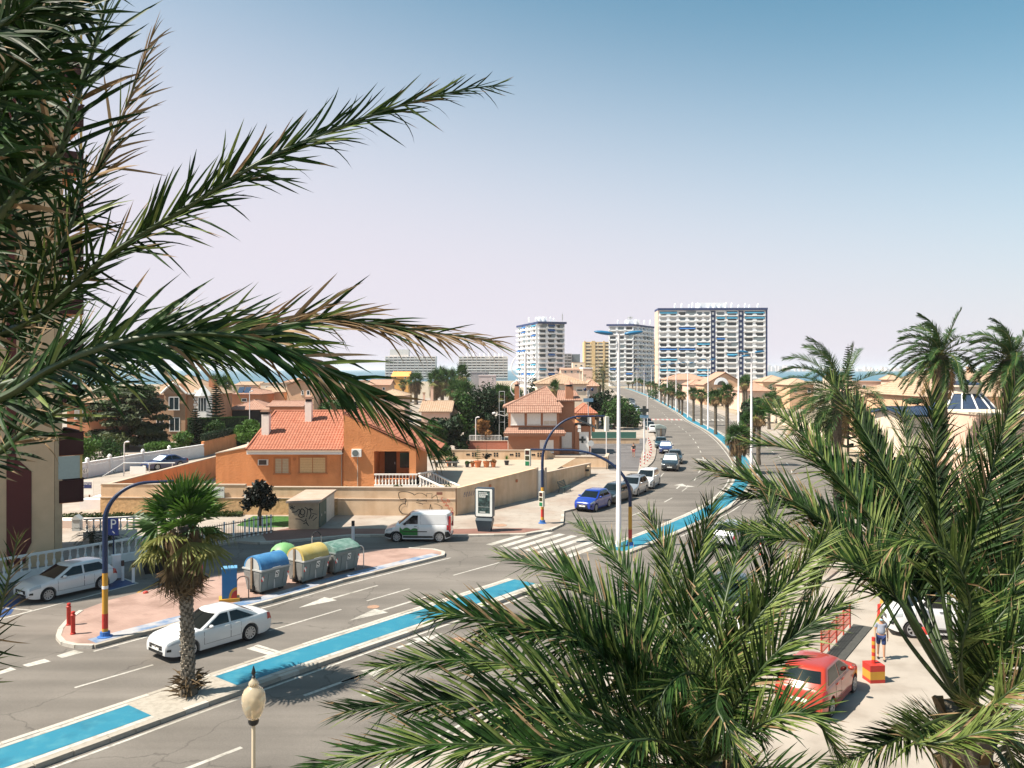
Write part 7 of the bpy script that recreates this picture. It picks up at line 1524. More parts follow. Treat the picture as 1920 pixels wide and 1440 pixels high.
def container(label, pos, rz, lidmat, kind='dome', sc=1.0, cat='rubbish container'):
    t = thing('rubbish_container', label, cat, pos, rz, 'rubbish containers'); Lx, D, z1 = 1.0, .80, 1.14
    m = MB(); vs = [(-Lx*.90,-D*.72,.14),(Lx*.90,-D*.72,.14),(Lx*.90,D*.72,.14),(-Lx*.90,D*.72,.14),(-Lx,-D,z1),(Lx,-D,z1),(Lx,D,z1),(-Lx,D,z1)]; m.add(vs,[(3,2,1,0),(4,5,6,7),(0,1,5,4),(1,2,6,5),(2,3,7,6),(3,0,4,7)]); m.build('body', M_grc, t)
    def fr(x, z): return -D*lerp(.72,1,(z-.14)/(z1-.14))
    for x0, x1 in ((-.88,-.62),(-.48,-.06),(.06,.48),(.62,.88)):
        m = MB(); m.add([(x0*.95,fr(0,.22)-.03,.22),(x1*.95,fr(0,.22)-.03,.22),(x1,fr(0,1.0)-.03,1.0),(x0,fr(0,1.0)-.03,1.0),(x0*.95,fr(0,.22)+.02,.22),(x1*.95,fr(0,.22)+.02,.22),(x1,fr(0,1.0)+.02,1.0),(x0,fr(0,1.0)+.02,1.0)],[(0,1,2,3),(0,4,5,1),(1,5,6,2),(2,6,7,3),(3,7,4,0)]); m.build('rib', M_grc, t)
    for sd in (-1,1):
        for y0, y1 in ((-.66,-.14),(.14,.66)):
            m = MB(); x0 = sd*.93; m.add([(x0-sd*.0,y0*.8,.2),(x0,y1*.8,.2),(sd*1.02,y1,1.06),(sd*1.02,y0,1.06),(x0-sd*.1,y0*.8,.2),(x0-sd*.1,y1*.8,.2),(sd*.95,y1,1.06),(sd*.95,y0,1.06)],[(0,1,2,3),(3,2,1,0),(0,4,5,1),(2,6,7,3),(0,3,7,4),(1,5,6,2)]); m.build('side_panel', M_lgr, t)
        m = MB(); m.box(min(sd*1.0,sd*1.07),max(sd*1.0,sd*1.07),-.06,.08,.25,z1+.62 if kind == 'dome' else z1+.1); m.build('lift_arm', mk('rusty_steel', (0.22,0.16,0.11), .7, .3, 6, metal=.3), t)
        m = MB(); m.box(min(sd*.95,sd*1.05),max(sd*.95,sd*1.05),-.16,.16,.18,.40); m.build('lift_foot', M_plast, t)
    m = MB(); m.box(-1.05,1.05,-D-.05,D+.05,z1,z1+.07); m.build('rim', M_lgr if kind == 'dome' else M_grc, t)
    if kind == 'dome':
        m = MB(); n = 12; vs = []; nx = 6
        for i in range(nx+1):
            x = lerp(-.97,.97,i/nx)
            for k in range(n+1): a = math.pi*k/n; q = 1+.015*(i%2); vs.append((x,-D*.98*math.cos(a)*q,z1+.075+.60*math.sin(a)*q))
        m.add(vs,[(i*(n+1)+k,(i+1)*(n+1)+k,(i+1)*(n+1)+k+1,i*(n+1)+k+1) for i in range(nx) for k in range(n)]+[tuple(range(n+1)),tuple(range((nx+1)*(n+1)-1,nx*(n+1)-1,-1))]); m.build('lid', lidmat, t, smooth=45)
        for sd in (-1,1):
            m = MB(); m.T = Matrix.Translation((sd*.985,0,z1+.075)); m.extr([(.62*math.cos(math.pi*k/10)*1.0,.52*math.sin(math.pi*k/10)) for k in range(11)],(0,0,0),(0,1,0),(0,0,1),(sd,0,0),.02); m.build('lid_end', M_lgr, t)
        m = MB(); m.box(-.25,.30,-D-.07,-D-.03,z1+.08,z1+.11); m.build('handle', M_lgr, t)
    else:
        m = MB(); m.extr([(-D-.02,z1+.075),(D+.02,z1+.075),(D*.9,z1+.42),(D*.2,z1+.50),(-D*.75,z1+.30),(-D-.02,z1+.16)],(-.98,0,0),(0,1,0),(0,0,1),(1,0,0),1.96); m.build('lid', lidmat, t)
        m = MB(); m.box(-.2,.3,-D-.06,-D-.02,z1+.16,z1+.2); m.build('handle', M_lgr, t)
    m = MB(); yy = fr(0,.95)-.045; m.add([(-.02,fr(0,.72)-.036,.72),(.24,fr(0,.72)-.036,.72),(.24,fr(0,1.06)-.036,1.06),(-.02,fr(0,1.06)-.036,1.06)],[(0,1,2,3)]); q = m.build('label', M_plate, t)
    m = MB(); m.T = Matrix.Translation((.11,fr(0,.94)-.042,.94)) @ Matrix.Rotation(R(90),4,'X'); m.lathe([(.10,0),(.10,.004)],16); m.build('no_entry_symbol', M_black, q); m = MB(); m.T = Matrix.Translation((.11,fr(0,.94)-.048,.94)) @ Matrix.Rotation(R(40),4,'Y'); m.box(-.085,.085,-.004,0,-.022,.022); m.build('symbol_bar', M_plate, q)
    m = MB(); m.box(.02,.20,fr(0,.77)-.043,fr(0,.77)-.037,.76,.785); m.build('print_line', M_black, q)
    m = MB(); m.add([(-.96,fr(0,.66)-.045,.66),(-.80,fr(0,.66)-.045,.66),(-.80,fr(0,.9)-.045,.9),(-.96,fr(0,.9)-.045,.9)],[(0,1,2,3)]); m.build('warning_patch', stripes(), t)
    m = MB(); m.add([(.83,fr(0,.66)-.045,.66),(.93,fr(0,.66)-.045,.66),(.95,fr(0,.9)-.045,.9),(.85,fr(0,.9)-.045,.9)],[(0,1,2,3)]); m.build('warning_patch', stripes(), t)
    m = MB(); m.box(-.04,.04,fr(0,.4)-.05,fr(0,.4)+.0,.2,.62); m.build('foot_bar', M_lgr, t)
    for x in (-.7,.7):
        for y in (-.35,.35): m = MB(); m.box(x-.12,x+.12,y-.1,y+.1,0,.139); m.build('foot', M_plast, t)
    t.scale = (sc*.86,sc*.86,sc); return t
ha_ = R(55)
cpos = lambda u, v: G13(u, v)
container('grey container with a rounded blue lid, nearest the blue cabinet', Vector((-12.1,40.65,.13)), ha_, mk('lid_blue', (0.02,0.12,0.30), .5, .12, 2, rgb2=(0.07,0.21,0.38)))
container('grey container with a rounded yellow lid between the blue and dark green lids', Vector((-10.55,42.6,.13)), ha_, mk('lid_yellow', (0.40,0.29,0.07), .5, .08, 2, rgb2=(0.46,0.37,0.15)))
container('grey container with a flat dark green lid, right end of the row', Vector((-9.3,44.45,.13)), ha_-.05, mk('lid_dark_green', (0.045,0.13,0.10), .6, .1, 3, rgb2=(0.20,0.28,0.25)), 'flat')
# green glass igloo
t = thing('glass_bank', 'pale green domed bottle bank behind the blue and yellow lids', 'rubbish container', Vector((-12.35,44.6,.13)), .4, 'rubbish containers')
M_ig = mk('igloo_green', (0.12,0.30,0.10), .5, .1, 1.5, rgb2=(0.18,0.37,0.16)); m = MB(); m.lathe([(.65,0),(.78,.25),(.80,.6),(.76,.95),(.65,1.2),(.43,1.4),(.16,1.5),(.02,1.52)],20); m.build('shell', M_ig, t, smooth=40)
m = MB(); m.tube([(-.12,0,1.46),(-.12,0,1.62),(.12,0,1.62),(.12,0,1.46)],.025,6); m.build('hook', M_black, t)
for k in range(4): a = k*math.pi/2-.9; m = MB(); m.T = Matrix.Translation((.72*math.cos(a),.72*math.sin(a),1.1)) @ Matrix.Rotation(a,4,'Z') @ Matrix.Rotation(R(68),4,'Y'); m.lathe([(.13,0),(.15,.06),(.11,.06),(.10,.02)],14); m.build('bottle_hole', M_black, t)
container('grey wheeled container standing between the parked cars of the avenue', Vector((24.2,134.2,.014)), 1.45, mk('lid_grey', (0.20,0.24,0.23), .6, .1), 'flat', 1.25)
# hoops, cabinet, bollards
M_hoop = mk('hoop_steel', (0.52,0.50,0.48), .4, .1, 5, metal=.5)
def hoop(label, p, w, h, rz, top=None, mat=M_hoop):
    t = thing('guard_hoop', label, 'guard hoop', p, rz); pts = [Vector((-w/2,0,0)),Vector((-w/2,0,h*.78))]+[Vector((-w/2*math.cos(a),0,h*.78+h*.22*math.sin(a))) for a in [math.pi*k/8 for k in range(1,8)]]+[Vector((w/2,0,h*.78)),Vector((w/2,0,0))]
    m = MB(); m.tube(pts,.028,8); m.build('hoop', mat, t, smooth=50)
    if top: m = MB(); m.tube(pts[2:9],.034,8); m.build('grip', M_black, t)
    return t
hoop('thin rust coloured hoop between the blue cabinet and the blue lidded container', G13(455,1122), .55, 1.05, .5, mat=mk('rust_hoop', (0.42,0.25,0.19), .6, .2, 5)); hoop('tall steel hoop with a black top behind the yellow lid', Vector((-11.0,46.4,.13)), .5, 1.75, .3, True); hoop('steel hoop at the right end of the container row', G13(674,1066), .6, 1.25, .9)
p = G13(430,1126); t = thing('blue_cabinet', 'blue painted service cabinet with red and yellow arc on a yellow plinth', 'cabinet', p, R(20)); m = MB(); m.box(-.46,.46,-.36,.36,0,.16); m.build('plinth', M_yelp, t); m = MB(); m.box(-.33,.33,-.27,.27,.161,1.52); m.build('cabinet', mk('cabinet_blue', (0.02,0.13,0.30), .5, .08, 3), t); m = MB(); m.box(-.35,.35,-.29,.29,1.522,1.58); m.build('cap', mk('cabinet_cap', (0.10,0.27,0.45), .5, .05), t)
for r0, r1, mt, zz in ((.36,.26,M_yelp,.004),(.25,.0,M_red,.007)):
    m = MB(); n = 12; vs = [];
    for k in range(n+1): a = math.pi/2+math.pi/2*k/n; vs += [(.33+r1*math.cos(a),-.27-zz,.17+r1*math.sin(a)*1.4),(.33+r0*math.cos(a),-.27-zz,.17+r0*math.sin(a)*1.4)]
    m.add(vs,[(2*k,2*k+2,2*k+3,2*k+1)[::-1] for k in range(n)]); m.build('painted_arc', mt, t)
def bollard(label, p, r, h, mt, top=None, group=None, cat='bollard', prof=None):
    t = thing('bollard', label, cat, p, 0, group); m = MB(); m.lathe(prof or [(r*1.25,0),(r*1.25,.05),(r,.06),(r,h*.78),(r*1.15,h*.80),(r*1.15,h*.84),(r*.7,h*.87),(r*.98,h*.92),(r*.8,h*.98),(.01,h)],12); m.build('post', mt, t, smooth=40)
    if top: m = MB(); m.lathe([(r*1.04,h*.74),(r*1.04,h*1.005),(.01,h*1.01)],12); m.build('cap', top, t)
    return t
bollard('red cast bollard at the island tip, rear of the pair', G13(129,1172), .085, .95, M_red, None, 'red bollards'); bollard('red cast bollard at the island tip, front of the pair', G13(137,1189), .085, .95, M_red, None, 'red bollards')
bollard('short red bollard behind the shaggy palm trunk', G13(377,1090), .085, .9, M_red, None, 'red bollards')
for u, v, lab in ((273,1112,'red stump on the back edge of the island, left one'),(326,1100,'red stump on the back edge of the island, right one')): p = G13(u,v); m = MB(); m.lathe([(.13,0),(.12,.06),(.06,.10),(.01,.11)],10); tag(m.build('kerb_stump', M_red, loc=p), lab, 'kerb stump')
M_brn2 = mk('brown_cap', (0.06,0.03,0.025), .6, .1)
wp = [(.075,0),(.075,1.02),(.07,1.04),(.01,1.05)]
for u, v, lab in ((230,1089,'white post with a brown top beside the white meter box, left one'),(250,1092,'white post with a brown top beside the parked hatchback bay, right one')): bollard(lab, G(u,v), .075, 1.05, M_wpole, M_brn2, 'white posts', prof=wp)
bollard('white post with a black top on the brick pavement behind the dark green lid', G13(662,1012), .10, 1.2, M_wpole, M_plast, 'white posts', prof=[(.10,0),(.10,1.18),(.01,1.2)])
p = G13(218,1083); t = thing('meter_box', 'tall white meter box in front of the balustrade', 'meter box', p, .6); m = MB(); m.box(-.2,.2,-.18,.18,0,1.15); m.box(-.22,.22,-.2,.2,1.152,1.2); m.build('box', M_wpole, t)
t = thing('parking_sign', 'blue square parking sign with a white P behind the arched mast', 'sign', G13(213,1082), R(-8)); m = MB(); m.tube([(0,0,0),(0,0,3.1)],.04,8); m.build('pole', M_mblue, t); m = MB(); m.box(-.32,.32,-.06,-.041,2.2,3.1); pn = m.build('panel', mk('sign_blue', (0.015,0.04,0.20), .4, .03), t); text_obj('P', .72, M_oval, pn, facing((0.02,-.064,2.76),(1,0,0),(0,0,1)))
m = MB(); m.ribbon([(-.02,-.064,2.42),(.10,-.064,2.30)],.06,(0,-1,0)); m.build('symbol', M_oval, pn)
# poster stand
p = G13(909,996); t = thing('poster_stand', 'dark framed poster stand with a black and white poster on the wide pavement', 'advertising stand', p, R(-14)); zc = 1.0
m = MB(); m.add([(-.42,-.2,0),(.42,-.2,0),(.42,.2,0),(-.42,.2,0),(-.58,-.3,.75),(.58,-.3,.75),(.58,.3,.75),(-.58,.3,.75),(-.56,-.2,.92),(.56,-.2,.92),(.56,.2,.92),(-.56,.2,.92)],[(3,2,1,0)]+[(a+i,a+(i+1)%4,a+4+(i+1)%4,a+4+i) for a in (0,4) for i in range(4)]+[(8,9,10,11)]); m.build('foot', mk('stand_dark', (0.02,0.035,0.05), .35, .05), t)
def rrect(w, h, r, n=5): return [(sx*(w/2-r)+r*math.cos(a), sy*(h/2-r)+r*math.sin(a)) for sx, sy, a0 in ((1,1,0),(-1,1,90),(-1,-1,180),(1,-1,270)) for a in [R(a0+90*k/n) for k in range(n+1)]]
m = MB(); m.extr(rrect(1.28,1.98,.12),(0,-.2,1.95),(1,0,0),(0,0,1),(0,1,0),.4); m.build('case', mk('stand_dark', (0.02,0.035,0.05)), t)
m = MB(); m.extr(rrect(1.14,1.84,.05),(0,-.203,1.95),(1,0,0),(0,0,1),(0,-1,0),.012); po = m.build('white_border', M_plate, t)
M_post = mk('poster_print', (0.012,0.022,0.022), .35, 0, rgb2=(0.07,0.12,0.115), scale=4.5, thr=(.45,.62), detail=9); m = MB(); m.box(-.41,.41,-.221,-.216,1.24,2.74); m.build('poster', M_post, po)
rr = random.Random(3)
for i, (w, z) in enumerate(((.5,2.58),(.56,2.48),(.42,2.38),(.36,2.30))):
    x = -.35
    while x < -.35+w: q = rr.uniform(.05,.13); m = MB(); m.box(x,x+q,-.225,-.2215,z,z+.055); m.build('headline', M_plate, po); x += q+.025
m = MB(); m.box(-.41,.41,-.225,-.2215,1.66,1.672); m.box(-.3,.1,-.225,-.2215,1.29,1.35); m.build('print_line', M_plate, po)
# bench by the street wall
p = G13(1057,922); t = thing('street_bench', 'dark green bench against the low cream wall', 'bench', p, R(64)); M_bg = mk('bench_green', (0.02,0.045,0.04), .5, .1, 5)
sl = MB(); sl.box(-.85,.85,-.035,.035,-.015,.015); sme = sl.mesh('slat', M_bg)
for k in range(4): link('slat', sme, t, (0,-.32+k*.13,.45))
for k in range(4): o = link('slat', sme, t, (0,.17+k*.035,.56+k*.12)); o.rotation_euler = (R(75),0,0)
for x in (-.7,.7): m = MB(); m.tube([(x,-.35,0),(x,-.33,.43),(x,.12,.43),(x,.32,1.0)],.03,6); m.tube([(x,.12,.43),(x,.2,0)],.03,6); m.build('frame', M_bg, t)
# red and white posts of the side lot
q = MB(); q.lathe([(.055,0),(.055,.9),(.01,.93)],8); pme = q.mesh('post', M_wpole); q = MB(); 
for z in (.05,.45,.78): q.lathe([(.058,z),(.058,z+.17)],8)
rme = q.mesh('red_band', M_red)
pts = [(1204,878),(1211,874),(1212,866),(1217,869),(1221,864),(1212,858),(1223,859),(1224.5,854),(1224,849),(1222.5,844),(1221,840),(1219,836)]
for i,(u,v) in enumerate(pts):
    p = G13(u-3,v-3); t = thing('striped_post', f'slim red and white post at the side lot, {ordn[i+1] if i else "first"} from the near end', 'bollard', p, 0, 'red and white posts round the side lot'); link('post', pme, t); link('red_band', rme, t)
# pharmacy cross and signs on poles
p = G13(1208,862); t = thing('pharmacy_sign', 'black pharmacy cross with a small text board on a pale pole', 'sign', p); m = MB(); m.tube([(0,0,0),(0,0,5.9)],.09,10); m.build('pole', M_wpole, t); m = MB(); zc = 5.95; a, b_ = .52, .19
m.extr([(-b_,-a),(b_,-a),(b_,-b_),(a,-b_),(a,b_),(b_,b_),(b_,a),(-b_,a),(-b_,b_),(-a,b_),(-a,-b_),(-b_,-b_)],(0,-.15,zc),(1,0,0),(0,0,1),(0,1,0),.3); m.build('cross', mk('dark_cross', (0.02,0.03,0.03)), t); m = MB(); m.box(-.5,.5,-.12,.12,5.05,5.4); m.build('board', mk('blue_board', (0.12,0.22,0.32), .4, .1, 8), t)
p = G13(1214,858); t = thing('thin_pole', 'thin pale pole just right of the pharmacy cross', 'pole', p); m = MB(); m.tube([(0,0,0),(0,0,8.0)],.04,6); m.build('pole', M_wpole, t)
p = G13(1137,857); t = thing('flag_pole', 'bare pale pole between the brown house and the white lamp post', 'pole', p); m = MB(); m.tube([(0,0,0),(0,0,3.9)],.06,8); m.build('pole', M_wpole, t)
p = Vector((ux(1108,98),98,.13)); t = thing('round_sign', 'round grey sign seen from behind beside the pharmacy door', 'sign', p); m = MB(); m.tube([(0,0,0),(0,0,2.4)],.04,8); m.build('pole', M_steel, t); m = MB(); m.T = Matrix.Translation((0,-.05,2.1)) @ Matrix.Rotation(R(90),4,'X'); m.lathe([(.36,0),(.36,.02)],20); m.build('disc', mk('sign_grey', (0.42,0.44,0.45), .5, .05), t)
p = Vector((ux(1099,103),103,.13)); m = MB(); t = thing('handrail', 'small bent handrail outside the pharmacy door', 'handrail', p); m.tube([(0,0,0),(0,0,1.0),(.35,0,1.0),(.35,0,.0)],.03,6); m.build('rail', M_steel, t)
p = Vector((ux(1164.5,119),119,.13)); t = thing('brown_totem', 'brown waste bin at the end of the low wall', 'bin', G13(1100,893)); m = MB(); m.lathe([(.3,0),(.33,.9),(.36,.92),(.36,1.0),(.28,1.08)],14); m.build('bin', mk('beige_bin', (0.52,0.38,0.24), .8, .1, 5), t)
m = MB(); m.box(-.22,.22,-.345,-.325,.55,.75); m.build('slot', M_dark, t)
# sign board by the brown house (text of the clinic board is not readable) and lamp brackets
p = PX(1103,752,126); t = thing('street_sign', 'blue grey board with lamp heads on a post above the tiled porch', 'sign', (p.x,126,.13)); z = p.z; m = MB(); m.tube([(0,0,0),(0,0,z+1.6)],.07,8); m.build('pole', M_steel, t); m = MB(); m.box(-.75,.75,-.08,-.02,z-.25,z+.30); m.build('board', mk('blue_board', (0.12,0.22,0.32)), t)
for x in (-.5,.6): m = MB(); v_, f_ = blob((x,0,z+1.65),(.25,.2,.28),2,2,.1); m.add(v_,f_); m.tube([(0,0,z+1.4),(x,0,z+1.65)],.04,6); m.build('lamp_head', M_mblue, t)
# curved tube sculpture behind the brown house
p = PX(985,700,122); t = thing('tube_sculpture', 'tall sculpture of a white mast with curving white tubes behind the brown house chimney', 'sculpture', (p.x,122,.1)); zz = lambda v: vz(v,122)-.1; xx = lambda u: ux(u,122)-p.x
m = MB(); m.tube([(0,0,0),(0,0,zz(662))],[.26,.2],10); m.build('mast', M_wpole, t); m = MB(); m.tube([(xx(973.5),.3,0),(xx(973.5),.3,zz(712))],.1,8); m.build('side_pole', M_wpole, t)
for c in ([(972,666),(964,674),(959.5,686),(961,698),(970,707),(982,716)],[(986,662),(1000,670),(1008,680),(1009,692),(1002,703),(990,713)],[(982,716),(970,714),(960,720),(957.5,730),(961,738),(968,743)],[(990,730),(991,736),(988,745),(984,750)]):
    m = MB(); m.tube(spline([Vector((xx(u),-.1,zz(v))) for u,v in c],.2),.075,7); m.build('curved_tube', M_wpole, t, smooth=60)
# lattice mast and small lamp beside the dark trees, lamp posts in the gardens
p = PX(943,775,124); t = thing('lattice_mast', 'pale lattice mast between the dark trees and the brown house', 'mast', (p.x,124,.1)); m = MB()
for x in (-.55,.25): m.tube([(x,0,0),(x,0,vz(735,124))],.05,5)
for z in (3,4.6,6.2,vz(735,124)): m.tube([(-.55,0,z),(.25,0,z)],.035,5)
m.build('frame', M_steel, t); m = MB(); m.tube([(.3,0,3.9),(-1.2,-.3,4.3)],.05,6); v_,f_ = blob((-1.35,-.3,4.35),(.3,.18,.16),2,4,.05); m.add(v_,f_); m.build('floodlight', M_wpole, t)
for u, vt, vb, Y, lab in ((468,733,790,128,'white lamp post before the pergola house'),(233,828,890,86,'white lamp post on the lane by the metal frame'),(892,782,826,116,'pale lamp post before the rusty shrub')):
    p = Vector((ux(u,Y),Y,.1)); t = thing('garden_lamp_post', lab, 'street lamp', p); h = vz(vt,Y)-.1; m = MB(); m.tube([(0,0,0),(0,0,h-.3),(.06,0,h-.08),(.25,0,h)],.06,8); m.build('pole', M_wpole, t); m = MB(); v_,f_ = blob((.35,0,h-.02),(.22,.12,.1),2,6,.05); m.add(v_,f_); m.build('lamp_head', M_wpole, t)
t = thing('metal_frame', 'galvanised pipe barrier across the lane before the dark blue car', 'barrier', (ux(280,84),84,.13)); m = MB(); a, b_ = ux(232,84)-ux(280,84), ux(328,84)-ux(280,84); zt = vz(868,84)-.13
m.tube([(a,0,zt),(b_,0,zt)],.06,8); m.tube([(0,0,0),(0,0,zt)],.06,8); m.tube([(a,0,0),(a,0,zt)],.05,8); m.tube([(b_*.9,0,.0),(b_*.9,0,zt)],.05,8); m.tube([(a-2.0,-.5,0),(a,0,zt)],.035,6); m.build('pipe', M_steel, t); m = MB(); m.box(a*.75,-.35,-.06,-.0,.25,zt-.35); m.build('panel', M_oval, t)
# letter box beside the balustrade
p = Vector((ux(145,54),54,.13)); t = thing('letter_box', 'pale house shaped letter box on the low wall by the tower', 'letter box', (p.x,54,.45)); m = MB(); m.box(-.25,.25,-.2,.2,0,.75); m.extr([(-.32,.75),(.32,.75),(0,1.05)],(0,-.25,0),(1,0,0),(0,0,1),(0,1,0),.5); m.build('box', mk('letter_grey', (0.40,0.42,0.42), .6, .05), t)
# dark waste skip and table on the side street behind the palm
p = G(290,1072); t = thing('dark_planter', 'dark tapered planter box on the side street behind the big fan palm', 'planter', p, .5); m = MB(); m.add([(-.5,-.4,0),(.5,-.4,0),(.5,.4,0),(-.5,.4,0),(-.75,-.55,.9),(.75,-.55,.9),(.75,.55,.9),(-.75,.55,.9)],[(3,2,1,0),(4,5,6,7),(0,1,5,4),(1,2,6,5),(2,3,7,6),(3,0,4,7)]); m.build('box', M_plast, t); m = MB(); m.box(-.7,.7,-.5,.5,.902,.93); m.build('lid', mk('planter_lid', (0.30,0.33,0.33), .6, .1), t)
# car park: striped block, red rail, red and white cylinders
p = G(1638,1276,.016); t = thing('barrier_block', 'red and yellow striped concrete block with a banded post in the car park', 'barrier block', p, R(6)); w = .27
for z0, z1, mt in ((0,.12,M_red),(.121,.40,M_yelp),(.401,.62,M_red)): m = MB(); m.box(-w,w,-w,w,z0,z1); m.build('block_band', mt, t)
for k in range(7): m = MB(); m.lathe([(.065,0),(.065,.128)],12,(0,0,.621+k*.13)); m.build('post_band', M_yelp if k%2 else M_red, t)
a, b_ = G(1540,1237,.016), G(1594,1178,.016); t = thing('red_rail_fence', 'red mesh rail fence along the dark planting strip in the car park', 'fence', a); d = b_-a
M_redf = mk('rail_red', (0.42,0.06,0.035), .55, .1, 5); 
for z in (.25,.5,.75,1.0): m = MB(); m.tube([(0,0,z),(d.x,d.y,z)],.022,6); m.build('rail', M_redf, t)
for k in range(5): m = MB(); q = d*(k/4); m.tube([(q.x,q.y,0),(q.x,q.y,1.1)],.035,6); m.build('post', M_redf, t)
q = MB(); q.tube([(0,0,.25),(0,0,1.0)],.008,4); bme = q.mesh('bar', M_redf)
for k in range(46): f = (k+.5)/46; link('bar', bme, t, (d.x*f,d.y*f,0))
m = MB(); dn = d.normalized(); nn = Vector((dn.y,-dn.x,0)); m.prism([tuple((a+x)[:2]) for x in (dn*-1.5,d+dn*.6,d+dn*.6+nn*.75,dn*-1.5+nn*.75)],.016,.05); struct(m, 'planting_strip', mk('dark_soil', (0.05,0.05,0.045), .95, .2, 4))
for u, v, h, lab in ((1654,1160,.62,'red cylinder marker behind the head of the man'),(1737,1203,.55,'red and white cylinder marker under the palm stems'),(1815,1214,.42,'low red cylinder marker on the sunlit floor'),(1812,1178,.45,'red cylinder marker before the white car'),(1905,1170,.5,'red cylinder marker near the right edge')):
    p = G(u,v,.016); t = thing('marker_cylinder', lab, 'traffic marker', p, 0, 'red cylinder markers'); m = MB(); m.lathe([(.21,0),(.20,h*.3)],14); m.build('band', M_red, t); m = MB(); m.lathe([(.198,h*.305),(.195,h*.6)],14); m.build('band', M_wpole if 'white cyl' in lab else M_red, t); m = MB(); m.lathe([(.195,h*.605),(.19,h*.98),(.15,h)],14); m.build('band', M_red, t)
p = G(1413,1202,.016); t = thing('white_wall_block', 'white rendered wall end behind the near fronds', 'wall', p, R(35)); m = MB(); m.box(-.9,.5,-.25,.25,0,1.0); m.build('wall', M_ww, t)
for u, v, lab in ((1426,1040,'red plastic delineator post behind the fronds'),): p = G(u,v,.01); t = thing('delineator', lab, 'traffic marker', p); m = MB(); m.lathe([(.12,0),(.06,.05),(.05,.75)],8); m.build('post', M_red, t); m = MB(); m.lathe([(.054,.45),(.054,.6)],8); m.build('band', M_oval, t)

